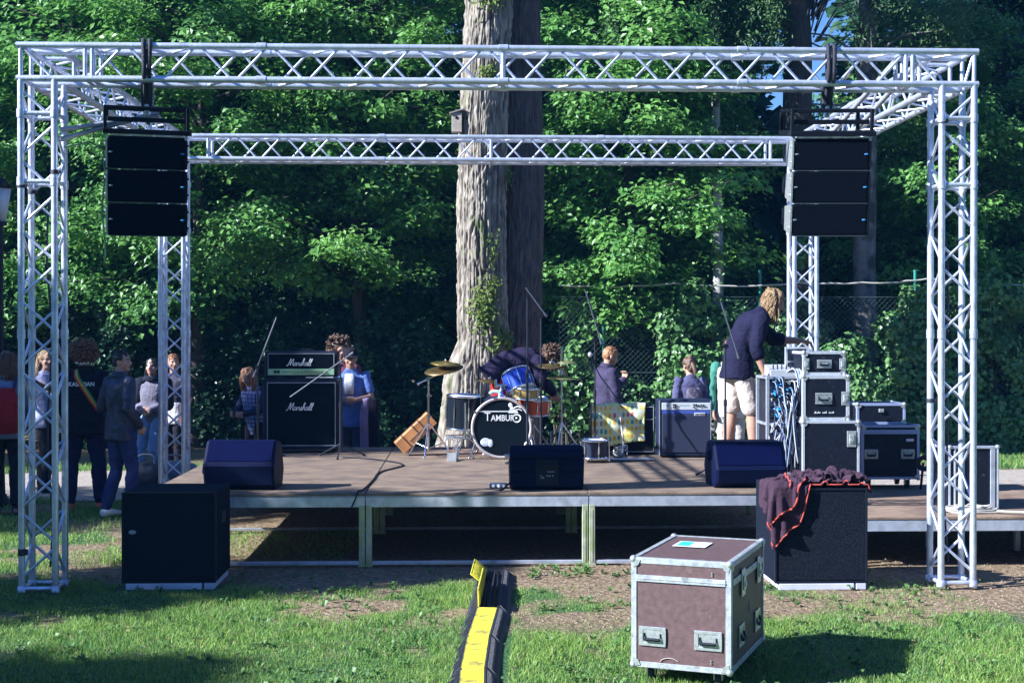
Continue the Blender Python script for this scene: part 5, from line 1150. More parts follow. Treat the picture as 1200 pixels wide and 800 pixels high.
# cymbals
BRASS = mat("cymbal_brass", (.62, .42, .12), .28, .9, noise=(6, .2)); BRASSD = mat("cymbal_dark", (.22, .15, .06), .35, .8, noise=(8, .3)); BRASSP = mat("cymbal_pale", (.50, .52, .22), .3, .8)
def cymbal(t, c, r, ax, m): o_ = MB(); o_.lathe([(0, .022), (.022, .020), (.035, .010), (r*.6, .002), (r, -.010), (r, -.012), (r*.6, .0), (.035, .008), (0, .018)], 36, c=c, axis=ax); return o_.build("cymbal", m, t)
def cym_stand(label, u, y, vtop, boom, cyms, rz=0., spread=.26):
    x = gx(u, y); t = thing("cymbal_stand", label, "cymbal stand", (x, y, DZ), 0); zt_ = gz(vtop, y)-DZ
    m_ = MB(); m_.tube([(0, 0, .07), (0, 0, .42)], .013, 8); m_.tube([(0, 0, .42), (0, 0, zt_)], .0095, 8)
    for z in (.42, zt_*.78): m_.tube([(0, 0, z-.018), (0, 0, z+.018)], .019, 10); m_.tube([(0, 0, z), (.035, 0, z)], .006, 6)
    m_.build("pole", CHROME, t); stand_legs(t, 0, 0, 0, spread, .36, rz=rz)
    if boom:
        p0 = at(*boom[0], y)-Vector((x, y, DZ)); p1 = at(*boom[1], y)-Vector((x, y, DZ)); m_ = MB(); m_.tube([p0, p1], .008, 7); m_.tube([(0, -.02, zt_), (0, .02, zt_)], .022, 10); m_.tube([p0, p0+(p1-p0)*.06], .014, 8); m_.build("boom", CHROME, t)
    for (u_, v_, r_, ax, mm) in cyms:
        c_ = at(u_, v_, y)-Vector((x, y, DZ)); cymbal(t, c_, r_, ax, mm); m_ = MB(); m_.tube([c_-Vector(ax)*.05, c_+Vector(ax)*.05], .006, 6); m_.ell(c_+Vector(ax)*.03, (.012, .012, .009), 8); m_.build("wing_nut", CHROME, t)
    return t
cym_stand("boom cymbal stand at the left of the kit with two stacked cymbals", 502, 14.2, 443, ((489, 450), (524, 433)), [(520, 432, .205, (-.16, -.22, 1), BRASSD), (522, 425, .155, (.05, -.12, 1), BRASS)], .4)
cym_stand("cymbal stand at the right of the kit with pale brass cymbals", 658, 14.2, 408, ((662, 436), (645, 422)), [(645, 428, .17, (.03, -.12, 1), BRASSD), (660, 442, .175, (.02, -.04, 1), BRASSP), (665, 424, .11, (.0, -.05, 1), BRASSP)], .2, .23)
cym_stand("short cymbal stand with one small dark cymbal behind the bass drum", 574, 14.55, 447, None, [(574, 446, .125, (.12, -.1, 1), BRASSD)], .2, .2)
# slanted wooden box and small drum on the floor
wb = thing("wooden_case", "narrow tan wooden case leaning at a slant at the left end of the drum kit", "wooden case", (gx(486, 14.4), 14.4, DZ-.01), R(8), ry=0.); wb.rotation_euler = (0, R(-43), R(6))
WD = mat("tan_wood", (.50, .22, .085), .45, noise=(5, .3, (1, 6, 1))); m_ = MB(); m_.M = Matrix.Translation((-.03, 0, .10)); m_.box(-.03, .44, -.09, .09, .0, .155, bev=.006); m_.build("body", WD, wb)
m_ = MB(); m_.M = Matrix.Translation((-.03, 0, .10))
for x in (.07, .22, .30): m_.box(x, x+.012, -.094, .094, -.004, .159)
m_.tube([(.10, -.096, .06), (.30, -.096, .06)], .006, 6); m_.build("strap", mat("dark_brown", (.06, .03, .02), .6), wb)
fd = thing("small_floor_drum", "small dark drum with a white head standing on the deck right of the central wedge", "drum", (gx(697, 13.6), 13.6, DZ)); drum_parts(fd, (0, 0, .215), (0, -.03, 1), .135, .175, mat("drum_navy", (.012, .02, .045), .35), lugs=6)
for k in range(3): a_ = k*2.1-.4; m_ = MB(); m_.tube([(.148*math.cos(a_), .148*math.sin(a_), .17), (.152*math.cos(a_), .152*math.sin(a_), .012)], .007, 6); m_.ell((.152*math.cos(a_), .152*math.sin(a_), .012), (.011, .011, .012), 8); m_.build("leg", CHROME, fd)
for i, (u_, y_) in enumerate(((530, 13.75), (652, 14.6))):
    t = thing("drum_pedal", "chrome pedal and folded stand parts " + ("left of the bass drum" if i == 0 else "right of the bass drum behind the mic stands"), "pedal", (gx(u_, y_), y_, DZ)); m_ = MB(); m_.prism([(-.12, .0), (.12, .0), (.12, .07), (-.12, .012)], -.04, .04); m_.build("footboard", STEEL, t); m_ = MB(); m_.tube([(-.05, .12, 0), (-.05, .12, .22), (.05, .12, .22), (.05, .12, 0)], .008, 6); m_.tube([(0, .12, .2), (0, .02, .26)], .005, 6); m_.build("frame", CHROME, t)

# ------------------------------------------------------------------ equipment cases and the patch rack at the right
def handles_on(t, W_, D_, items):
    for x, z, w_, h_ in items: dish_handle(t, x, z, w_, h_, -D_/2-.0005)
E2 = mat("case_edge_bright", (.62, .66, .74), .4, .4, noise=(30, .1)); EB = mat("case_edge_bluish", (.42, .50, .80), .4, .4)
cy0 = 12.05; xb = gx(974, cy0); D_ = .60
t = road_case("equipment_case", "big black road case at the bottom of the stack on the side platform", "road case", (xb, cy0+D_/2, PZ), 0, .515, D_, gz(494, cy0)-PZ, BLACKPLY, E2, .022, group='black road cases at the right'); zb = gz(494, cy0); butterfly(t, .185, zb-PZ-.16, -D_/2, 1.3)
D_ = .5; xm = gx(968, cy0+.03)
t = road_case("equipment_case", "black road case in the middle of the stack, faint white marks under its handle", "road case", (xm, cy0+.03+D_/2, zb), 0, .425, D_, gz(440, cy0)-zb-.002, BLACKPLY, E2, .030, group='black road cases at the right'); zm = gz(440, cy0); handles_on(t, .425, D_, [(-.02, .20, .15, .10)]); butterfly(t, .175, .20, -D_/2-.001, 1.1)
m_ = MB(); g = random.Random(2); xx = -.105
for k in range(13):
    wq = g.uniform(.006, .013); hq = g.uniform(.010, .018)
    if k not in (4, 8): m_.box(xx, xx+wq, -D_/2-.0022, -D_/2-.0006, .068, .068+hq*.35); m_.box(xx+wq*.5, xx+wq, -D_/2-.0022, -D_/2-.0006, .068+hq*.36, .068+hq)
    xx += wq+.004
m_.build("marking", WHITEP, t)
D_ = .45; xt = gx(966, cy0+.05)
t = road_case("equipment_case", "small black road case on top of the stack beside the man's hand", "road case", (xt, cy0+.05+D_/2, zm), 0, .385, D_, gz(412, cy0)-zm, BLACKPLY, E2, .024, group='black road cases at the right'); handles_on(t, .385, D_, [(.0, .10, .13, .075)])
for s_ in (-1, 1): butterfly(t, s_*.165, .10, -D_/2-.001, .9)
# two cases farther back
cy1 = 12.9; xw = gx(1040, cy1); zw = gz(498, cy1)
t = road_case("wheeled_case", "black road case on casters with blue-silver edging and two front handles", "road case", (xw, cy1-.1+.25, PZ), 0, .555, .5, zw-PZ, BLACKPLY, EB, .024, lid=zw-PZ-.085, wheels=.09, group='black road cases at the right'); handles_on(t, .555, .5, [(-.185, .33, .13, .09), (.165, .33, .13, .09)])
m_ = MB(); m_.box(.15, .22, -.256, -.2505, .45, .475); m_.build("sticker", WHITEP, t)
xs_ = gx(1032, cy1); t = road_case("small_case", "shallow black case with bright edging lying on the wheeled case", "road case", (xs_, cy1+.18, zw), 0, .47, .40, gz(473, cy1)-zw, BLACKPLY, EB, .024, group='black road cases at the right'); m_ = MB(); m_.box(-.025, .025, -.214, -.2005, .115, .15, bev=.004); m_.build("latch", STEEL, t)
# open-fronted case by the right tower
cy2 = 11.25; x0 = gx(1112, cy2); x1 = gx(1172, cy2); zt2 = gz(524, cy2)
t = thing("black_rack_case", "upright black case with broad silver edge bars behind the right truss tower", "road case", ((x0+x1)/2, cy2, PZ), R(2), 'black road cases at the right'); w = (x1-x0)/2; h = zt2-PZ
m_ = MB(); m_.box(-w+.01, w-.01, .01, .5, .0, h-.01, bev=.004); m_.build("panels", BLACKPLY, t)
m_ = MB()
for x in (-w, -w+.045, -w+.085, w-.075, w-.02): m_.box(x, x+(.016 if x in (-w+.045, w-.02, -w) else .04), .0, .012, .0, h-.02, bev=.002)
m_.box(-w, w, -.001, .03, h-.022, h, bev=.003); m_.box(-w-.001, -w+.006, .012, .5, h-.03, h-.004); m_.build("edging", ALU, t)
for s_ in (-1, 1): m_ = MB(); m_.ell((s_*(w-.012), .01, h-.008), (.022, .022, .018), 10); m_.build("ball_corner", STEEL, t)
m_ = MB(); m_.lathe([(.06, -.018), (.075, -.012), (.075, .012), (.06, .018), (.03, .018)], 20, c=(gx(1083, 12.6), 12.6, PZ+.26), axis=(.3, 1, 0)); m_.tube([(gx(1083, 12.6), 12.62, PZ+.26), (gx(1083, 12.6)+.02, 12.75, PZ)], .012, 6)
tag(m_.build("hand_cart_wheel", RUBBER), "dark round wheel showing between the wheeled case and the right truss tower", "wheel")
# patch rack with its mass of cables
ry_ = 12.3; rx0, rx1 = gx(898, ry_), gx(940, ry_); zt3 = gz(441, ry_)
E3 = mat('dull_case_edge', (.36, .39, .46), .45, .4, noise=(30, .15))
t = thing("patch_rack", "open equipment rack crowded with plugs and hanging cables beside the road cases", "rack", ((rx0+rx1)/2, ry_, DZ), 0); w = (rx1-rx0)/2; h = zt3-DZ
m_ = MB()
for x in (-w, w-.03): m_.box(x, x+.03, 0, .025, 0, h, bev=.003); m_.box(x, x+.03, .42, .445, 0, h, bev=.003)
for z in (0, h-.025, h*.5): m_.box(-w+.03, w-.03, .001, .024, z, z+.025, bev=.002); m_.box(-w, -w+.02, .026, .42, z, z+.025); m_.box(w-.02, w, .026, .42, z, z+.025)
m_.build("frame", E3, t)
m_ = MB(); m_.box(-w+.03, w-.03, .05, .42, .03, h-.03); m_.build("equipment_units", BLACKPLY, t)
m_ = MB()
for k in range(7): z = .12+k*(h-.2)/7; m_.box(-w+.032, w-.032, .036, .052, z, z+.085, bev=.003)
m_.build("rack_panel", mat("grey_rack_panel", (.20, .22, .27), .45, .4), t)
g = random.Random(21); PL = [(mat("blue_plug", (.03, .30, .72), .4), [(g.uniform(-.09, .09), g.uniform(.70, .86)) for _ in range(16)]+[(g.uniform(-.10, .04), g.uniform(.55, .66)) for _ in range(14)]), (mat("red_plug", (.60, .05, .04), .4), [(g.uniform(.03, .10), g.uniform(.42, .52)) for _ in range(6)]), (BLACKP, [(g.uniform(-.12, .12), g.uniform(.1, .88)) for _ in range(46)]), (STEEL, [(g.uniform(-.12, .12), g.uniform(.1, .88)) for _ in range(30)])]
for mm, spots in PL:
    for (x, z) in spots:
        m_ = MB(); d = Vector((g.uniform(-.3, .3), -1, g.uniform(-.7, .1))).normalized(); p0 = Vector((x, .03, z)); m_.tube([p0, p0+d*.045, p0+d*.075], [.011, .010, .006], 7); m_.build("plug", mm, t)
CM = [mat("pale_grey_cable", (.46, .48, .52), .6), mat("grey_cable", (.30, .32, .38), .5), BLACKP, mat("navy_cable", (.04, .06, .16), .5), mat("pale_blue_cable", (.20, .30, .50), .5), BLACKP]
for k in range(62):
    mm = CM[k % 6]; x0_, z0_ = g.uniform(-.12, .12), g.uniform(.25, .9); x1_ = g.uniform(-.02, .16) if k % 3 else g.uniform(-.14, .16); ln = g.uniform(.15, z0_-.05); yb = -.05-g.uniform(0, .09)
    pts = [(x0_, .02, z0_), (x0_+.01, yb, z0_-.02), (x0_+(x1_-x0_)*.4, yb-.01, z0_-ln*.5), (x1_, yb, z0_-ln), (x1_+g.uniform(-.03, .03), yb+.01, z0_-ln*.7)]
    if k % 2: pts = pts[:4]+[(x1_+g.uniform(-.02, .02), yb, max(.03, z0_-ln-.2))]
    m_ = MB(); m_.tube(smooth_path(pts, 5), g.uniform(.0035, .0065), 5); m_.build("cable", mm, t)
for k in range(9):
    m_ = MB(); mm = CM[(k*2) % 5]; yb = -.08-.006*k; m_.tube(smooth_path([(.02+.012*k, .0, .93), (.08+.008*k, yb, .95), (.12+.004*k, yb, .72), (.10+.006*k+.02*math.sin(k), yb, .40), (.12, yb, .10), (.10+.01*k, yb, .03)], 6), .006, 5); m_.build("cable", mm, t)
mx_ = thing("small_mixer", "small silver mixer box on top of the patch rack by the man's fingers", "mixer", (gx(921, 12.35), 12.33, zt3)); m_ = MB(); m_.prism([(0, 0), (.28, 0), (.28, .10), (.0, .05)], -.14, .14); m_.build("body", mat("silver_mixer", (.50, .53, .58), .4, .3), mx_)
for k in range(12): m_ = MB(); x = -.11+.02*k; m_.cyl((x, .05+.09*(k % 2), .062+.018*(k % 2)), (x, .045+.09*(k % 2), .082+.018*(k % 2)), .006, n=8); m_.build("knob", BLACKP, mx_)
bt_ = thing("open_lid", "upright silver case lid standing behind the small top case", "case lid", (gx(934, 12.5), 12.5, zt3)); m_ = MB(); w = .105; m_.box(-w, w, .0, .02, .0, .26, bev=.002); m_.build("panel", mat("lid_dark", (.05, .06, .09), .5), bt_)
m_ = MB(); m_.box(-w-.004, -w+.016, -.006, .024, 0, .264); m_.box(w-.016, w+.004, -.006, .024, 0, .264); m_.box(-w+.016, w-.016, -.006, .024, .245, .264); m_.box(-w+.016, w-.016, -.006, .024, .12, .135); m_.build("edging", E2, bt_)
# dark bags on the ground behind the left of the stage
for i, (u_, y_, w_, h_) in enumerate(((172, 16.4, .5, .34), (205, 16.9, .7, .30), (240, 15.2, .30, .18))):
    t = thing("bag", ("dark soft bag lying on the path by the woman in light jeans", "grey-blue soft bag on the path behind the rear left tower", "small black bag beside the left wedge at the stage corner")[i], "bag", (gx(u_, y_), y_, 0)); m_ = MB(); m_.ell((0, 0, h_*.5), (w_*.5, .2, h_*.52), 16); me = remesh(m_, .018, 4); v = get_v(me); v[:, 2] = np.maximum(v[:, 2], .0); v += get_n(me)*(.02*fbm(v*9, 2))[:, None]; set_v(me, v); me.materials.append((mat("bag_dark", (.03, .032, .045), .7), mat("bag_bluegrey", (.16, .19, .27), .7), BLACKP)[i]); add_obj("body", me, t)
    m_ = MB(); m_.tube(smooth_path([(-w_*.2, -.05, h_*.95), (-w_*.15, -.05, h_*1.25), (w_*.15, -.05, h_*1.25), (w_*.2, -.05, h_*.95)]), .012, 6); m_.build("carry_strap", mat("strap_light", (.30, .30, .33), .7), t)
# ------------------------------------------------------------------ people
SKIN = mat("skin", (.44, .25, .185), .55, spec=.3, noise=(20, .08)); SKIND = mat("skin_dark", (.10, .055, .04), .5); LIP = mat("lips", (.36, .13, .11), .5)
EYEW = mat("eye_white", (.6, .58, .55), .3); EYED = mat("eye_dark", (.02, .018, .016), .3)
def fabric(name, c, rough=.9, n=.15, sheen=0., second=None): return mat(name, c, rough, spec=.15, noise=(9, n), bump=(38, .5), sheen=sheen, second=second)
BASEJ = dict(hip=(0, 0, .95), wai=(0, .005, 1.10), che=(0, 0, 1.28), sho=(0, -.015, 1.43), nec=(0, -.005, 1.51), hea=(0, .02, 1.635), look=(0, 1, -.05),
    shR=(.175, -.015, 1.415), elR=(.225, -.04, 1.13), wrR=(.235, .05, .90), haR=(0, .15, -1), plR=(-1, 0, 0),
    hpR=(.09, 0, .93), knR=(.10, .02, .50), anR=(.105, -.02, .09), toR=(.15, 1, 0))
def pose(**k):
    J = {a: Vector(b) for a, b in BASEJ.items()}
    for a, b in list(J.items()):
        if a[-1] == 'R': J[a[:-1]+'L'] = Vector((-b.x, b.y, b.z))
    for a, b in k.items(): J[a] = Vector(b)
    return J
def hframe(J): f = J['look'].normalized(); r = f.cross(Vector((0, 0, 1))).normalized(); u = r.cross(f).normalized(); return r, f, u
def hp(J, x, y, z): r, f, u = hframe(J); return J['hea']+r*x+f*y+u*z
def limb(m_, pts, rad, inf, n=14):
    P = smooth_path(pts, 3); k = len(P); R_ = [float(np.interp(i/(k-1), np.linspace(0, 1, len(rad)), rad))+inf for i in range(k)]
    m_.tube(P, R_, n); m_.ell(P[0], (R_[0],)*3, 12); m_.ell(P[-1], (R_[-1],)*3, 12)
def fill(m_, J, parts, inf=0., build=1., hemw=0.):
    L_ = (J['hpR']-J['hpL']).normalized(); S_ = (J['shR']-J['shL']).normalized(); b = build
    if 'torso' in parts:
        m_.loft([(J['hip']-(J['wai']-J['hip'])*.55, L_, .13*b+inf, .095*b+inf), (J['hip'], L_, .165*b+inf, .115*b+inf), (J['wai'], (L_+S_)/2, .140*b+inf, .105*b+inf), (J['che'], S_, .168*b+inf, .118*b+inf), (J['sho']-(J['sho']-J['che'])*.25, S_, .170*b+inf, .100*b+inf), (J['sho'], S_, .125*b+inf*.8, .07*b+inf*.6), (J['nec'], S_, .058+inf*.4, .058+inf*.4)], 20, pw=2.3)
    if 'hem' in parts:   # jacket / shirt skirt below the waist
        d = (J['hip']-J['wai']).normalized(); m_.loft([(J['hip']+d*.14, L_, .168*b+inf+hemw, .125*b+inf+hemw), (J['hip'], L_, .166*b+inf+hemw*.6, .118*b+inf+hemw*.5), (J['wai'], L_, .145*b+inf, .108*b+inf)], 20, pw=2.3)
    if 'pelvis' in parts:
        m_.loft([(J['hip']-(J['wai']-J['hip'])*.62, L_, .12*b+inf, .09*b+inf), (J['hip'], L_, .166*b+inf, .116*b+inf), (J['hip'].lerp(J['wai'], .75), L_, .148*b+inf*.6, .104*b+inf*.6)], 20, pw=2.3)
    if 'neck' in parts: m_.tube([J['sho']*1.0, J['nec'], hp(J, 0, -.015, -.04)], [.07+inf, .056+inf, .052+inf], 14)
    if 'collar' in parts: m_.tube([J['nec'].lerp(J['sho'], .5), J['nec']+(J['nec']-J['sho'])*.25], [.085+inf, .068+inf], 14)
    allp = parts
    for s_ in 'RL':
        parts = [p_[:-1] if (p_[-1] == s_) else p_ for p_ in allp]
        sh, el, wr = J['sh'+s_], J['el'+s_], J['wr'+s_]
        if 'uarm' in parts: limb(m_, [sh, sh.lerp(el, .5), el], [.056*b, .050*b, .042*b], inf)
        if 'tsleeve' in parts: limb(m_, [sh, sh.lerp(el, .35), sh.lerp(el, .68)], [.060*b, .056*b, .056*b], inf)
        if 'farm' in parts: limb(m_, [el, el.lerp(wr, .35), wr], [.040*b, .042*b, .027], inf)
        if 'farm60' in parts: limb(m_, [el, el.lerp(wr, .25)], [.042*b, .046*b], inf)
        hp_, kn, an = J['hp'+s_], J['kn'+s_], J['an'+s_]
        if 'thigh' in parts: limb(m_, [hp_, hp_.lerp(kn, .5), kn], [.086*b, .076*b, .055*b], inf)
        if 'shorts' in parts: limb(m_, [hp_, hp_.lerp(kn, .5), hp_.lerp(kn, .88)], [.088*b, .086*b, .086*b], inf)
        if 'shin' in parts: limb(m_, [kn, kn.lerp(an, .3), kn.lerp(an, .75), an], [.052*b, .057*b, .040*b, .036], inf)
        if 'trsh' in parts: limb(m_, [kn, kn.lerp(an, .3), kn.lerp(an, .94)], [.056*b, .058*b, .050*b], inf)
        if 'foot' in parts:
            t = J['to'+s_].normalized(); r = t.cross(Vector((0, 0, 1))).normalized(); h = an-Vector((0, 0, .055))-t*.055
            m_.loft([(h, r, .030+inf, .030+inf*.6), (h+t*.05+Vector((0, 0, .012)), r, .038+inf, .045+inf*.6), (h+t*.13, r, .043+inf, .033+inf*.6), (h+t*.20-Vector((0, 0, .006)), r, .046+inf, .024+inf*.6), (h+t*.255-Vector((0, 0, .012)), r, .030+inf, .014+inf*.6)], 14, pw=2.4)
        if 'hand' in parts: hand(m_, J, s_)
    if 'head' in parts:
        r, f, u = hframe(J); X = (r, f, u); e = lambda x, y, z, a, b_, c, n=16: m_.ell(hp(J, x, y, z), (a+inf, b_+inf, c+inf), n, X=X)
        e(0, -.008, .028, .074, .092, .083, 22); e(0, .018, -.022, .062, .072, .078, 20); e(0, .040, -.066, .044, .046, .038, 16); e(0, .070, -.088, .022, .018, .016, 12)
        e(0, .070, .030, .056, .020, .014); m_.tube([hp(J, 0, .082, .022), hp(J, 0, .099, -.008), hp(J, 0, .104, -.024)], [.009, .012, .014], 8); e(0, .088, -.028, .019, .013, .009, 10)
        e(0, .078, -.054, .027, .014, .011, 10)
        for s_ in (-1, 1): e(s_*.077, -.006, -.008, .009, .020, .031, 12); e(s_*.046, .060, -.018, .022, .018, .022, 10)
def hand(m_, J, s_):
    w_ = J['wr'+s_]; d = J['ha'+s_].normalized(); n = J['pl'+s_]; n = (n-d*n.dot(d)).normalized(); a = d.cross(n).normalized()      # a: across the palm
    if s_ == 'L': a = -a
    curl = J.get('curl', Vector((.5, 0, 0))).x
    m_.loft([(w_-d*.01, a, .026, .020), (w_+d*.035, a, .036, .017), (w_+d*.075, a, .041, .014), (w_+d*.092, a, .038, .011)], 14, pw=2.4)
    for k, (off, ln) in enumerate(((-.030, .066), (-.010, .076), (.011, .070), (.030, .054))):
        p = w_+d*.085+a*off; pts = [p]; q = p; ang_ = .12
        for j, fr in enumerate((.42, .32, .26)): ang_ += curl*(.9 if j else .6); q = q+(d*math.cos(ang_)+n*math.sin(ang_))*ln*fr+a*off*.08; pts.append(q)
        m_.tube(pts, [.0095, .009, .008, .0065], 8); m_.ell(pts[-1], (.0068,)*3, 8)
    p = w_+d*.025-a*.026; pts = [p, p-a*.022+d*.026+n*.010, p-a*.028+d*.052+n*.020, p-a*.022+d*.072+n*.030]; m_.tube(pts, [.014, .011, .0095, .0075], 8); m_.ell(pts[-1], (.0078,)*3, 8)
def cloth_mesh(J, parts, inf, m, voxel=.013, amp=.006, build=1., hemw=0., extra=None, sm=2):
    m_ = MB(); fill(m_, J, parts, inf, build, hemw)
    if extra: extra(m_)
    me = remesh(m_, voxel, sm); v = get_v(me); n = get_n(me)
    w_ = fbm(v*np.array([9, 9, 15.])+3, 2)+.6*(1-2*np.abs(vnoise(v*np.array([13, 13, 22.])+11)))
    set_v(me, v+n*(amp*w_)[:, None]); me.materials.append(m); return me
def person(label, loc, rz, height, J, wears, hair=None, group=None, build=1., skin=None, voxel=.0095, cat="person", face=True, parts=None, glasses=False):
    """wears: list of (name, parts, inflate, material, options)"""
    t = thing("person", label, cat, loc, rz, group); k = height/1.75; t.scale = (k, k, k)
    m_ = MB(); fill(m_, J, parts or ['torso', 'neck', 'uarm', 'farm', 'thigh', 'shin', 'foot', 'head', 'hand'], 0, build)
    me = remesh(m_, voxel, 2, .4); me.materials.append(skin or SKIN)
    for mm in (EYEW, EYED, LIP, HAIRS.get(hair[1]) if hair else EYED): me.materials.append(mm)
    r, f, u = hframe(J); c = np.array(J['hea']); A_ = np.array([r, f, u]); n = len(me.polygons); ce = np.empty(n*3, np.float32); me.polygons.foreach_get("center", ce); q = (ce.reshape(-1, 3)-c) @ A_.T
    mi = np.zeros(n, np.int32); fr = q[:, 1] > .05; ax = np.abs(q[:, 0])
    mi[fr & (np.hypot((ax-.031)/1.5, q[:, 2]-.008) < .0085)] = 1; mi[fr & (np.hypot(ax-.031, q[:, 2]-.008) < .0075)] = 2
    mi[fr & (ax < .024) & (np.abs(q[:, 2]+.054) < .0075)] = 3; mi[fr & (np.abs(ax-.031) < .019) & (np.abs(q[:, 2]-.031+abs(0)) < .0055)] = 4
    if hair and hair[0] in ('beard',) or (hair and len(hair) > 2 and hair[2] == 'beard'): mi[(q[:, 1] > .0) & (q[:, 2] < -.035) & (q[:, 2] > -.115) & ~((ax < .022) & (np.abs(q[:, 2]+.054) < .007)) & (np.linalg.norm(q, axis=1) < .14)] = 4
    me.polygons.foreach_set("material_index", mi); me.update(); add_obj("body", me, t)
    for w_ in wears:
        nm, pts, inf, mm = w_[:4]; op = w_[4] if len(w_) > 4 else {}
        if nm == "shoe":
            for s_ in 'RL': add_obj(nm, cloth_mesh(J, ['foot'+s_], inf, mm, build=build, amp=.002, **op), t)
        elif 'farm' in pts and 'torso' not in pts and 'collar' not in pts:
            for s_ in 'RL': add_obj("sleeve", cloth_mesh(J, [a_+s_ for a_ in pts], inf, mm, build=build, **op), t)
        else: add_obj(nm, cloth_mesh(J, pts, inf, mm, build=build, **op), t)
    if hair: make_hair(t, J, *hair)
    if glasses:
        m_ = MB(); X = hframe(J)
        for s_ in (-1, 1): m_.ell(hp(J, s_*.031, .092, .010), (.024, .006, .018), 12, X=X); m_.tube([hp(J, s_*.054, .088, .014), hp(J, s_*.079, .0, .012)], .003, 5)
        m_.tube([hp(J, -.012, .097, .014), hp(J, .012, .097, .014)], .003, 5); m_.build("sunglasses", BLACKP, t, fix=False)
    return t
HAIRS = {'blond': mat("hair_blond", (.27, .17, .085), .55, noise=(60, .4), bump=(150, .5)), 'brown': mat("hair_brown", (.10, .052, .032), .55, noise=(60, .4)), 'black': mat("hair_black", (.014, .012, .014), .45),
    'ginger': mat("hair_ginger", (.33, .155, .075), .55, noise=(60, .4)), 'auburn': mat("hair_auburn", (.16, .075, .045), .6, noise=(60, .4)), 'dark': mat("hair_dark", (.045, .028, .022), .55, noise=(60, .4))}
def make_hair(t, J, style, colour, beard=None):
    if style in ('none',): return
    mm = HAIRS[colour]; m_ = MB(); r, f, u = hframe(J); X = (r, f, u); rr = random.Random(hash(style+colour) % 9999 if False else len(style)*7+len(colour)); e = lambda x, y, z, a, b_, c, n=18: m_.ell(hp(J, x, y, z), (a, b_, c), n, X=X)
    if style == 'afro':
        e(0, -.045, .045, .125, .115, .115); 
        for k in range(430):
            a_ = rr.uniform(0, 2*PI); cz = rr.uniform(-.75, 1); s_ = math.sqrt(1-cz*cz); d = r*(s_*math.cos(a_))+f*(s_*math.sin(a_))+u*cz
            if d.dot(f) > .45 and cz < .45: continue
            R_ = rr.uniform(.105, .150); p = hp(J, 0, -.045, .045)+d*R_; q1 = p+Vector((rr.uniform(-1, 1), rr.uniform(-1, 1), rr.uniform(-1, 1)))*.022; q2 = q1+d*.012+Vector((rr.uniform(-1, 1), rr.uniform(-1, 1), rr.uniform(-1, 1)))*.018
            m_.tube([p-d*.02, p, q1, q2], [.010, .012, .010, .005], 5)
        o = m_.build("hair", mm, t, fix=False); return
    # cap
    c = MB()
    if style == 'short': c.ell(hp(J, 0, -.016, .042), (.081, .094, .082), 22, X=X); c.ell(hp(J, 0, -.045, .0), (.073, .060, .062), 16, X=X)
    elif style == 'quiff': c.ell(hp(J, 0, -.018, .040), (.080, .092, .080), 22, X=X); c.ell(hp(J, 0, .035, .095), (.060, .058, .036), 14, X=X); c.ell(hp(J, 0, -.045, .0), (.073, .060, .06), 16, X=X)
    else: c.ell(hp(J, 0, -.022, .042), (.088, .100, .086), 22, X=X); c.ell(hp(J, 0, -.055, -.015), (.080, .065, .085), 16, X=X)
    me = remesh(c, .009, 2); v = get_v(me); nn = get_n(me); am = .010 if style in ('short', 'quiff') else .014; v = v+nn*(am*fbm(v*np.array([30, 30, 18.]), 2))[:, None]; set_v(me, v); me.materials.append(mm); cap = add_obj("hair", me, t)
    if style in ('long', 'wavy', 'bob'):
        ln = {'long': .34, 'wavy': .20, 'bob': .19}[style]
        for k in range(430):
            a_ = rr.uniform(-PI*.98, -.02*PI) if k % 5 else rr.uniform(-PI*1.06, PI*.06); zz = rr.uniform(.0, .10); p = hp(J, .080*math.cos(a_)*(1 if zz < .06 else .75), -.018+.085*math.sin(a_), zz)
            out = (p-hp(J, 0, -.018, zz)).normalized(); L_ = ln*rr.uniform(.65, 1.15)+zz; wv = rr.uniform(.004, .016) if style != 'long' else .006; ph = rr.uniform(0, 6)
            pts = []
            for q in range(7):
                s_ = q/6; pts.append(p+out*(.010+.032*math.sin(min(1, s_*1.6)*PI/2)-.02*s_)+Vector((0, 0, -1))*(L_*s_)-u*0+r*wv*math.sin(ph+s_*7)+f*wv*math.cos(ph+s_*6))
            m_.tube(pts, [.005, .0065, .0065, .006, .005, .004, .0015], 4, caps=False)
        m_.build("hair_strands", mm, cap, fix=False)
    if style == 'bun': m_.ell(hp(J, 0, -.085, .095), (.042, .042, .040), 14, X=X); m_.tube([hp(J, 0, -.07, .05), hp(J, 0, -.11, -.02), hp(J, .01, -.12, -.11), hp(J, .0, -.11, -.18)], [.03, .035, .03, .008], 8); m_.build("ponytail", mm, cap, fix=False)
    if style in ('short', 'quiff'):
        for k in range(120):
            a_ = rr.uniform(0, 2*PI); s_ = rr.uniform(.1, .95); d = r*(s_*math.cos(a_))+f*(s_*math.sin(a_)*1.0)+u*math.sqrt(1-s_*s_)
            if d.dot(f) > .75: continue
            p = hp(J, 0, -.016, .040)+Vector((d.x*.08, d.y*.09, d.z*.082)); m_.tube([p, p+d*.012+r*rr.uniform(-.012, .012)+f*rr.uniform(-.004, .014)], [.006, .002], 4, caps=False)
        m_.build("hair_tufts", mm, cap, fix=False)

JEANS = fabric("blue_jeans", (.026, .034, .12), second=((.05, .065, .19), 5, .6, .1)); NAVY = fabric("navy_knit", (.012, .012, .036)); BEIGE = fabric("beige_cotton", (.50, .44, .40), n=.08)
BLK = fabric("black_cotton", (.014, .013, .022)); DPURP = fabric("dark_purple_cloth", (.018, .014, .040)); LEATH = mat("dark_leather", (.020, .026, .060), .44, spec=.4, noise=(14, .3), bump=(26, .35))
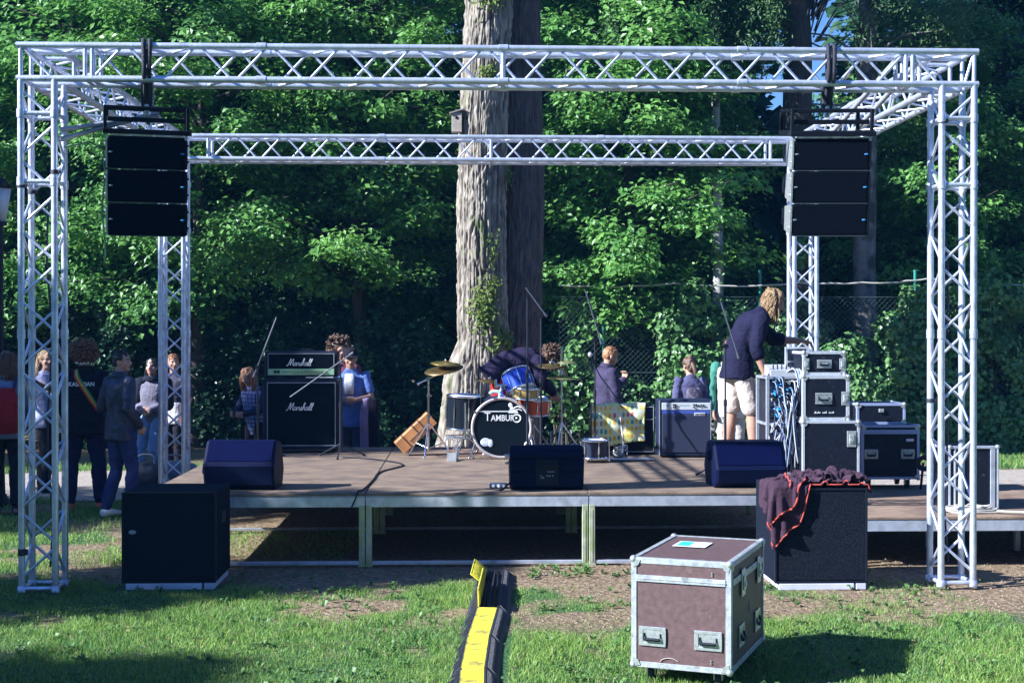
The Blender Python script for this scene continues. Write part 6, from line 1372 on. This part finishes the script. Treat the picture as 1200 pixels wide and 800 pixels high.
# the man in beige shorts at the patch rack: leaning over, looking down to the right, one hand forward
ym = 13.0; J = pose(hip=(0, -.06, .97), wai=(0, -.05, 1.12), che=(0, .035, 1.29), sho=(0, .125, 1.42), nec=(0, .20, 1.475), hea=(0, .29, 1.555), look=(.25, 1, -.62),
    shR=(.18, .12, 1.40), elR=(.245, .03, 1.13), wrR=(.25, .12, .89), haR=(-.05, .10, -1), plR=(-1, .1, 0), shL=(-.16, .13, 1.40), elL=(-.22, .36, 1.20), wrL=(-.16, .60, 1.19), haL=(.1, 1, -.1), plL=(0, 0, -1),
    hpR=(.095, -.06, .94), hpL=(-.095, -.06, .94), knR=(.12, .04, .52), knL=(-.13, -.08, .52), anR=(.13, .06, .09), anL=(-.15, -.14, .09))
mp_ = person("tall man in navy sweater and beige shorts leaning over the patch rack", (gx(872, ym), ym, DZ), R(-84), 1.78, J,
    [("shorts", ['pelvis', 'shorts'], .004, BEIGE, dict(amp=.004, sm=5)), ("sweater", ['torso', 'uarm', 'farm60', 'hem'], .016, NAVY, dict(amp=.006, hemw=.010, sm=3)), ("shoe", ['foot'], .010, WHITEPAINT)], ('wavy', 'blond'), build=1.04, voxel=.008)
# crowd on the ground around the stage
G2 = 'bystanders around the stage'
def who(label, u, y, rz, h, J, wears, hair, **k): return person(label, (gx(u, y), y, k.pop('z', 0)), R(rz), h, J, wears, hair, G2, **k)
Jp = dict
# leather jacket man, seen from behind on his right, looking right
J = pose(look=(.95, .55, 0), elR=(.25, -.07, 1.15), wrR=(.20, .10, .96), elL=(-.25, -.06, 1.15), wrL=(-.19, .10, .97), haR=(-.2, .8, -.6), haL=(.2, .8, -.6), anR=(.10, .06, .09), knR=(.10, .08, .5), anL=(-.12, -.10, .09))
who("man with short black hair in dark leather jacket and blue jeans left of the stage", 141, 14.1, -42, 1.69, J, [("jeans", ['pelvis', 'thigh', 'trsh'], .012, JEANS), ("leather_jacket", ['torso', 'uarm', 'farm', 'hem', 'collar'], .018, LEATH, dict(amp=.005)), ("shoe", ['foot'], .012, WHITEPAINT)], ('short', 'black'))
# curly haired person with the lettered hoodie
J = pose(elR=(.27, .0, 1.15), wrR=(.15, .22, 1.05), haR=(-.7, .7, 0), elL=(-.27, .0, 1.15), wrL=(-.15, .22, 1.05), haL=(.7, .7, 0), anR=(.16, 0, .09), anL=(-.16, 0, .09), knR=(.14, .02, .5), knL=(-.14, .02, .5), look=(.1, 1, -.1))
ORSH = fabric("orange_shoe", (.75, .13, .05)); HOOD = fabric("black_hoodie", (.010, .010, .020))
kp = who("person with big curly hair in a lettered black hoodie, seen from behind", 99, 14.65, 8, 1.74, J, [("trousers", ['pelvis', 'thigh', 'trsh'], .014, fabric("indigo_trousers", (.016, .014, .06))), ("hoodie", ['torso', 'uarm', 'farm', 'hem', 'collar'], .026, HOOD, dict(amp=.007)), ("shoe", ['foot'], .012, ORSH)], ('afro', 'auburn'), build=1.12)
place_text("lettering", "KASABIAN", .062, WHITEP, kp, (-.01, -.170, 1.345), rot=(R(84), 0, 0), sx=.92, depth=.004, bold=.001)
m_ = MB(); cols = [(.55, .04, .04), (.70, .42, .05), (.04, .25, .08)]
for k in range(3):
    o_ = (k-1)*.016; pts = [(-.075+o_*.8, -.075, 1.50+o_*.3), (-.055+o_, -.160, 1.42+o_*.6), (.02+o_, -.178, 1.30+o_*.6), (.10+o_, -.172, 1.17+o_*.6), (.165+o_, -.10, 1.06+o_*.6), (.175+o_, -.0, 1.02+o_*.6)]
    P = smooth_path(pts, 5); vv = []; 
    for p in P: vv += [(p.x-.008*.8, p.y, p.z-.008*.6), (p.x+.008*.8, p.y, p.z+.008*.6), (p.x-.008*.8, p.y-.006, p.z-.008*.6), (p.x+.008*.8, p.y-.006, p.z+.008*.6)]
    m_.add(vv, [f_ for i in range(len(P)-1) for f_ in ((4*i+2, 4*i+3, 4*i+7, 4*i+6), (4*i, 4*i+2, 4*i+6, 4*i+4), (4*i+1, 4*i+5, 4*i+7, 4*i+3))], k)
o = m_.build("guitar_strap", [mat("strap_%d" % k, c, .7) for k, c in enumerate(cols)], kp, fix=False)
m_ = MB(); m_.tube([hp(J, -.07, -.11, -.075), hp(J, 0, -.14, -.085), hp(J, .07, -.11, -.075)], .009, 6); m_.build("hood_trim", WHITEP, kp, fix=False)
# the guitar it carries in front
gtr = thing("electric_guitar", "red-brown electric guitar held in front of the curly haired person", "guitar", (gx(116, 14.9), 14.93, 1.0)); gtr.rotation_euler = (R(8), R(28), R(10))
m_ = MB(); m_.prism([(-.16, -.10), (-.17, .0), (-.13, .10), (-.04, .06), (.06, .10), (.13, .09), (.08, .02), (.14, -.06), (.09, -.12), (-.02, -.08), (-.10, -.14)], -.02, .02, axis='y'); m_.build("body", mat("guitar_red", (.30, .06, .03), .25), gtr)
m_ = MB(); m_.box(-.72, -.14, -.028, -.012, -.024, .024, bev=.004); m_.build("neck", mat("guitar_neck", (.30, .16, .07), .4), gtr)
m_ = MB(); m_.prism([(-.72, -.022), (-.86, -.035), (-.90, .02), (-.86, .045), (-.72, .022)], -.024, -.010, axis='y'); m_.build("headstock", MATS["guitar_red"], gtr)
# backpack girl at the left edge
J = pose(look=(-.5, .8, 0), elR=(.25, .02, 1.15), wrR=(.16, .20, 1.06), haR=(-.5, .8, 0)); bp_ = who("long brown haired person with a red backpack at the left edge of the picture", 7, 14.4, 15, 1.68, J, [("trousers", ['pelvis', 'thigh', 'trsh'], .014, BLK), ("hoodie", ['torso', 'uarm', 'farm', 'hem', 'collar'], .022, fabric("bluegrey_hoodie", (.16, .20, .34))), ("shoe", ['foot'], .012, BLACKP)], ('bob', 'brown'))
m_ = MB(); m_.loft([((0, -.19, .88), (1, 0, 0), .13, .07), ((0, -.21, 1.02), (1, 0, 0), .155, .095), ((0, -.20, 1.22), (1, 0, 0), .15, .085), ((0, -.17, 1.36), (1, 0, 0), .10, .05)], 18, pw=2.8)
bk = thing("backpack", "red backpack worn by the person at the left edge", "backpack", tuple(bp_.location), bp_.rotation_euler.z); bk.scale = bp_.scale; me = remesh(m_, .014, 3); me.materials.append(fabric("red_nylon", (.26, .012, .02), .7)); add_obj("body", me, bk)
for s_ in (-1, 1): m_ = MB(); m_.tube(smooth_path([(s_*.09, -.15, 1.33), (s_*.105, -.08, 1.46), (s_*.11, .06, 1.45), (s_*.12, .13, 1.32), (s_*.15, .08, 1.08), (s_*.14, -.12, .98)]), .018, 6); m_.build("shoulder_strap", fabric("dark_strap", (.04, .04, .10), .7), bk)
# pale top person behind the left tower
J = pose(look=(1, .3, 0), elR=(.20, .10, 1.16), wrR=(.10, .28, 1.14), haR=(-.5, .8, 0)); who("long fair haired person in a pale lilac top behind the left front tower", 52, 16.2, -60, 1.66, J, [("trousers", ['pelvis', 'thigh', 'trsh'], .012, BLK), ("top", ['torso', 'uarm', 'farm', 'hem'], .016, fabric("lilac_top", (.30, .31, .46))), ("shoe", ['foot'], .01, BLACKP)], ('long', 'blond'), voxel=.012)
# woman in light jeans, leaning, behind the rear left tower
J = pose(look=(-.1, 1, .1), hip=(0, -.05, .90), knR=(.12, .10, .50), anR=(.10, .30, .09), knL=(-.08, .16, .52), anL=(-.20, .02, .09), elR=(.22, .0, 1.13), wrR=(.06, .18, 1.05), haR=(-1, .4, 0), elL=(-.22, .0, 1.13), wrL=(-.06, .18, 1.08), haL=(1, .4, 0))
who("dark haired woman with a black scarf and light blue jeans beside the rear left tower", 179, 16.7, 165, 1.56, J, [("jeans", ['pelvis', 'thigh', 'trsh'], .010, fabric("light_jeans", (.18, .27, .42))), ("top", ['torso', 'uarm', 'farm', 'hem'], .014, fabric("grey_top", (.16, .15, .20))), ("scarf", ['collar', 'uarm'], .045, fabric("black_scarf", (.012, .016, .03))), ("shoe", ['foot'], .01, BLACKP)], ('long', 'black'), skin=mat("skin_tan", (.40, .22, .17), .5), voxel=.012)
J = pose(look=(-1, .6, 0), elR=(.24, .08, 1.20), wrR=(.12, .22, 1.36), haR=(-.3, .2, 1), plR=(0, 1, 0), curl=(.9, 0, 0)); who("fair haired person in a white top seen through the rear left tower", 204, 17.4, 150, 1.60, J, [("trousers", ['pelvis', 'thigh', 'trsh'], .012, BLK), ("top", ['torso', 'tsleeve', 'hem'], .016, fabric("dark_vest", (.05, .05, .08))), ("shirt", ['hem'], .022, fabric("white_top", (.62, .60, .64))), ("shoe", ['foot'], .01, BLACKP)], ('short', 'ginger'), voxel=.012)
# ginger person in a quilted vest behind the amplifier stack, head bowed
J = pose(hip=(0, -.04, .95), che=(0, .03, 1.27), sho=(0, .06, 1.41), nec=(0, .09, 1.48), hea=(0, .15, 1.58), look=(-.2, 1, -.7), elR=(.23, .10, 1.14), wrR=(.12, .30, 1.08), haR=(-.4, .9, 0), elL=(-.23, .10, 1.14), wrL=(-.12, .30, 1.08), haL=(.4, .9, 0))
ckm = fabric("blue_check_shirt", (.16, .20, .42)); nt = ckm.node_tree; N = nt.nodes; L = nt.links; b = N["Principled BSDF"]; tcn = N.new("ShaderNodeTexCoord"); wv = N.new("ShaderNodeTexWave"); wv.bands_direction = 'Z'; wv.inputs["Scale"].default_value = 5.5; L.new(tcn.outputs["Object"], wv.inputs[0]); wv2 = N.new("ShaderNodeTexWave"); wv2.bands_direction = 'X'; wv2.inputs["Scale"].default_value = 5.5; L.new(tcn.outputs["Object"], wv2.inputs[0])
mxx = N.new("ShaderNodeMath"); mxx.operation = 'MAXIMUM'; L.new(wv.outputs[1], mxx.inputs[0]); L.new(wv2.outputs[1], mxx.inputs[1]); rr_ = N.new("ShaderNodeValToRGB"); rr_.color_ramp.interpolation = 'CONSTANT'; e = rr_.color_ramp.elements; e[0].color = (.20, .24, .46, 1); e[1].position = .93; e[1].color = (.02, .02, .05, 1); L.new(mxx.outputs[0], rr_.inputs[0]); L.new(rr_.outputs[0], b.inputs["Base Color"])
who("ginger haired person in a quilted blue vest looking down, left of the tall amplifier", 300, 16.4, 140, 1.50, J, [("trousers", ['pelvis', 'thigh', 'trsh'], .012, BLK), ("shirt", ['torso', 'uarm', 'farm'], .014, fabric("dark_shirt", (.03, .03, .07))), ("quilted_vest", ['torso', 'hem'], .026, ckm, dict(hemw=.01)), ("shoe", ['foot'], .01, BLACKP)], ('wavy', 'ginger'))
# man in blue T-shirt and black hat holding a dark garment
J = pose(look=(-.35, 1, -.25), hea=(0, .045, 1.625), elR=(.24, .05, 1.16), wrR=(.05, .20, 1.14), haR=(-1, .15, .05), plR=(0, -1, 0), elL=(-.25, .04, 1.16), wrL=(-.10, .22, 1.14), haL=(.9, .2, 0), plL=(0, -1, 0), curl=(.9, 0, 0))
hm = who("person in a black hat and blue T-shirt with folded arms right of the tall amplifier", 411, 16.0, 176, 1.70, J, [("jeans", ['pelvis', 'thigh', 'trsh'], .012, fabric("faded_dark_jeans", (.05, .06, .12), second=((.35, .36, .50), 6, .62, .04))), ("tshirt", ['torso', 'tsleeve', 'hem'], .008, fabric("royal_blue_cotton", (.11, .19, .46)), dict(hemw=.012)), ("shoe", ['foot'], .01, BLACKP)], ('short', 'dark'), build=.92)
r, f, u = hframe(J); m_ = MB(); m_.ell(hp(J, 0, -.01, .065), (.092, .104, .068), 20, X=(r, f, u)); m_.ell(hp(J, 0, .015, .045), (.125, .15, .012), 20, X=(r, f, u)); me = remesh(m_, .009, 2); me.materials.append(BLK); add_obj("hat", me, hm)
m_ = MB(); m_.loft([((0, .125, 1.20), (1, 0, 0), .05, .02), ((0, .135, 1.32), (1, 0, 0), .062, .02), ((0, .085, 1.44), (1, 0, 0), .055, .02)], 12); m_.build("white_undershirt", fabric("white_cotton", (.72, .72, .74)), hm)
gm_ = thing("draped_coat", "long dark coat with a lilac lining hanging over the arm of the hatted person", "coat", tuple(hm.location), hm.rotation_euler.z)
for nm, x, wd, mm, y_ in (("lining", -.20, .055, fabric("lilac_lining", (.26, .20, .34)), .16), ("outer_cloth", -.285, .085, BLK, .15)):
    m_ = MB(); m_.loft([((x, y_, 1.12), (1, 0, 0), wd*.8, .04), ((x+.01, y_+.01, .90), (1, 0, 0), wd, .05), ((x+.005, y_, .60), (1, 0, 0), wd*1.0, .05), ((x-.01, y_, .34), (1, 0, 0), wd*1.15, .055)], 18, pw=2.6); me = remesh(m_, .012, 2); v = get_v(me); v += get_n(me)*(.014*vnoise(v*np.array([28, 28, 2.5])))[:, None]; set_v(me, v); me.materials.append(mm); add_obj(nm, me, gm_)
J = pose(look=(-.7, 1, -.2)); who("curly brown haired person just behind the hatted person by the tall amplifier", 399, 16.7, 170, 1.77, J, [("trousers", ['pelvis', 'thigh', 'trsh'], .012, BLK), ("top", ['torso', 'uarm', 'farm', 'hem'], .018, fabric("maroon_top", (.16, .05, .09))), ("shoe", ['foot'], .01, BLACKP)], ('afro', 'brown'), voxel=.012)
# drummer bending over the kit
J = pose(hip=(0, -.22, .97), wai=(0, -.10, 1.08), che=(0, .10, 1.12), sho=(0, .26, 1.11), nec=(0, .33, 1.10), hea=(0, .44, 1.09), look=(.45, .35, -.9), shR=(.17, .25, 1.09), shL=(-.17, .25, 1.09), elR=(.24, .30, .86), wrR=(.12, .44, .72), haR=(0, .5, -.8), elL=(-.24, .30, .86), wrL=(-.12, .46, .74), haL=(0, .5, -.8), hpR=(.09, -.22, .92), hpL=(-.09, -.22, .92), knR=(.11, -.10, .50), knL=(-.11, -.16, .50), anR=(.12, -.20, .09), anL=(-.12, -.26, .09))
dr = person("curly haired person in dark purple jacket and red trousers bent over the drum kit", (gx(604, 14.75), 14.8, DZ), R(-86), 1.57, J, [("trousers", ['pelvis', 'thigh', 'trsh'], .016, fabric("red_trousers", (.62, .03, .02))), ("jacket", ['torso', 'uarm', 'farm', 'hem'], .026, DPURP, dict(hemw=.02, amp=.009)), ("shoe", ['foot'], .01, BLACKP)], ('afro', 'brown'), build=1.05)
# ginger bearded man behind the draped amplifier, hand raised
J = pose(look=(.15, 1, -.35), hea=(0, .05, 1.62), nec=(0, .01, 1.50), elR=(.24, .0, 1.14), wrR=(.17, .12, .93), elL=(-.22, .12, 1.14), wrL=(-.15, .33, 1.32), haL=(0, .15, 1), plL=(.5, -.8, 0), curl=(1.0, 0, 0))
who("ginger bearded man in a dark shirt behind the draped amplifier, hand raised", 711, 16.9, -68, 1.71, J, [("trousers", ['pelvis', 'thigh', 'trsh'], .012, BLK), ("shirt", ['torso', 'uarm', 'farm', 'hem', 'collar'], .020, fabric("dark_plum_shirt", (.050, .042, .085))), ("shoe", ['foot'], .01, BLACKP)], ('short', 'ginger', 'beard'))
# seated woman seen from behind above the bass amplifier
J = pose(look=(-.2, 1, -.4), hea=(0, .06, 1.62), sho=(0, -.02, 1.41), nec=(0, .01, 1.49)); wb_ = who("woman with tied back hair in a grey-violet hoodie seen from behind, above the bass amplifier", 809, 16.9, 10, 1.58, J, [("trousers", ['pelvis', 'thigh', 'trsh'], .012, BLK), ("hoodie", ['torso', 'uarm', 'farm', 'hem'], .012, fabric("violet_grey_hoodie", (.085, .085, .17))), ("shoe", ['foot'], .01, BLACKP)], ('bun', 'brown'))
m_ = MB(); m_.loft([((0, -.135, 1.02), (1, 0, 0), .12, .05), ((0, -.15, 1.18), (1, 0, 0), .125, .06), ((0, -.13, 1.33), (1, 0, 0), .09, .04)], 16, pw=2.6); bk = thing("backpack", "pale mauve backpack on the back of the woman with tied back hair", "backpack", tuple(wb_.location), wb_.rotation_euler.z); bk.scale = wb_.scale; me = remesh(m_, .014, 3); me.materials.append(fabric("mauve_nylon", (.34, .26, .34), .6, second=((.08, .07, .11), 8, .5, .06))); add_obj("body", me, bk)
# man with sunglasses behind the man in shorts
J = pose(look=(-.3, 1, 0)); who("bearded man in sunglasses and green sleeved shirt, partly behind the man in shorts", 856, 16.9, 188, 1.80, J, [("trousers", ['pelvis', 'thigh', 'trsh'], .012, fabric("pale_trousers", (.45, .42, .38))), ("shirt", ['torso', 'hem'], .018, fabric("white_shirt", (.60, .60, .55))), ("sleeves", ['uarm', 'farm'], .007, fabric("teal_sleeve", (.06, .22, .17))), ("shoe", ['foot'], .01, BLACKP)], ('short', 'brown', 'beard'), glasses=True)

# ------------------------------------------------------------------ jacket thrown over the right subwoofer
jk = thing("jacket", "dark mauve jacket with coral red piping thrown over the right subwoofer", "jacket", (2.27, 9.92, .735)); JM = fabric("mauve_fleece", (.050, .027, .045), .95, .3)
def drape(u0, u1, y0f, y1, nu, nv, comp, box, seed, steps=120, hold=.22):
    """small cloth simulation: a sheet dropped over the cabinet (box = xmax, ymax, ztop), pinned only by friction"""
    g = np.random.default_rng(seed); U, Vv = np.meshgrid(np.linspace(0, 1, nu), np.linspace(0, 1, nv)); X = u0+(u1-u0)*U; Y = y0f(U)+(y1-y0f(U))*Vv
    rest = np.stack([X*comp, Y*comp, X*0], -1); P = np.stack([X, Y, box[2]+.03+.035*fbm(np.stack([X*11, Y*11, X*0+seed], -1), 3)+.03*np.sin(X*21+Y*9)], -1); XY0 = P[..., :2]+.012*np.stack([vnoise(np.stack([X*14, Y*14, X*0+1.5+k_], -1)) for k_ in (0, 7)], -1); hm_ = ((X > .02) & (Y > .03))[..., None]; Q = P.copy(); C = []
    for (di, dj, k) in ((0, 1, 1.), (1, 0, 1.), (1, 1, .35), (1, -1, .35), (0, 3, .10), (3, 0, .10)):
        a = (slice(0, nv-di), slice(max(0, -dj), nu-max(0, dj))); b = (slice(di, nv), slice(max(0, dj), nu-max(0, -dj))); C.append((a, b, np.linalg.norm(rest[b]-rest[a], axis=-1), k))
    for st in range(steps):
        vel = (P-Q)*.93; Q = P.copy(); P = P+vel; P[..., 2] -= .0011; P[..., :2] = np.where(hm_, P[..., :2]*(1-hold)+XY0*hold, P[..., :2])
        for it in range(7):
            for a, b, L0, k in C:
                for par in (0, 1):
                    D = P[b]-P[a]; l = np.linalg.norm(D, axis=-1)+1e-9; c = (.5*k*.55*(l-L0)/l)[..., None]*D; P[a] += c; P[b] -= c
            x, y, z = P[..., 0], P[..., 1], P[..., 2]; e = .008; ins = (x > -e) & (x < box[0]+e) & (y > -e) & (y < box[1]+e) & (z < box[2]+e)
            d = np.stack([x+e, box[0]+e-x, y+e, box[2]+e-z+0*x], -1); d[..., 1] += 9; m = d.argmin(-1)
            P[..., 0] = np.where(ins & (m == 0), -e, x); P[..., 1] = np.where(ins & (m == 2), -e, y); top_ = ins & (m == 3); P[..., 2] = np.where(top_, box[2]+e, z)
            Q[..., 0] = np.where(top_, P[..., 0]-(P[..., 0]-Q[..., 0])*.1, Q[..., 0]); Q[..., 1] = np.where(top_, P[..., 1]-(P[..., 1]-Q[..., 1])*.1, Q[..., 1])
    return P
sst = lambda a, b, t: (lambda q: q*q*(3-2*q))(np.clip((t-a)/(b-a), 0, 1))
BX = (.685, .66, .010); jk.location = (2.27, 9.92, .735)
P1 = drape(-.12, .73, lambda u: -.17+.20*sst(.26, .48, u), .46, 84, 66, 1.28, BX, 3)
P2 = drape(-.06, .46, lambda u: -.10+.15*sst(.30, .6, u), .30, 58, 44, 1.42, (BX[0], BX[1], .035), 8)
P2[..., :2] -= .016*np.array([1, 1])*(P2[..., 2:3] < .03); P3 = drape(.22, .70, lambda u: .06+.04*np.sin(u*7), .40, 54, 34, 1.6, (BX[0], BX[1], .038), 12)
for k, Pp in enumerate((P1, P2, P3)):
    nv_, nu_ = Pp.shape[:2]; V = Pp.reshape(-1, 3); ii, jj = np.meshgrid(np.arange(nu_-1), np.arange(nv_-1)); a = (jj*nu_+ii).ravel(); F = np.stack([a, a+1, a+1+nu_, a+nu_], -1)
    o = add_obj(("back_panel", "sleeve", "sleeve")[k], np_mesh("cloth", V, F, JM, True), jk); so_ = o.modifiers.new("s", 'SOLIDIFY'); so_.thickness = .007; so_.offset = 1; sb = o.modifiers.new("b", 'SUBSURF'); sb.levels = 1; sb.render_levels = 1
CORAL = mat("coral_piping", (.50, .075, .06), .9)
def ribbon(pts, w_, m=CORAL):
    P = [Vector(p) for p in pts]; m_ = MB(); m_.loft([(p, (0, 0, 1) if i and abs((P[i]-P[i-1]).z) < .6*(P[i]-P[i-1]).length else (1, 0, 0), w_, .0035) for i, p in enumerate(P)], 8, pw=3); return m_.build("piping", m, jk)
off_ = np.array([0, -.010, .010])
ribbon([P1[0, i]+off_ for i in range(2, 82, 1)], .0055); ribbon([P1[i, 1]+off_ for i in range(1, 26, 1)], .0055); ribbon([P2[0, i]+off_ for i in range(0, 34, 1)], .008); ribbon([P2[i, 20]+np.array([0, -.008, .012]) for i in range(10, 40, 1)], .006)
# ------------------------------------------------------------------ added blue volume that lifts the blacks to navy, not real haze
HZ = bpy.data.materials.new("black_tint_haze"); HZ.use_nodes = True; nt = HZ.node_tree; nt.nodes.clear(); out = nt.nodes.new("ShaderNodeOutputMaterial"); pv = nt.nodes.new("ShaderNodeVolumePrincipled")
pv.inputs["Color"].default_value = (.12, .46, 1.0, 1); pv.inputs["Density"].default_value = .0006; pv.inputs["Anisotropy"].default_value = 0.
nt.links.new(pv.outputs[0], out.inputs["Volume"])
m_ = MB(); m_.box(-240, 240, -165, 250, -1.5, 20.5); tag(m_.build("black_tint_haze", HZ), kind='stuff')
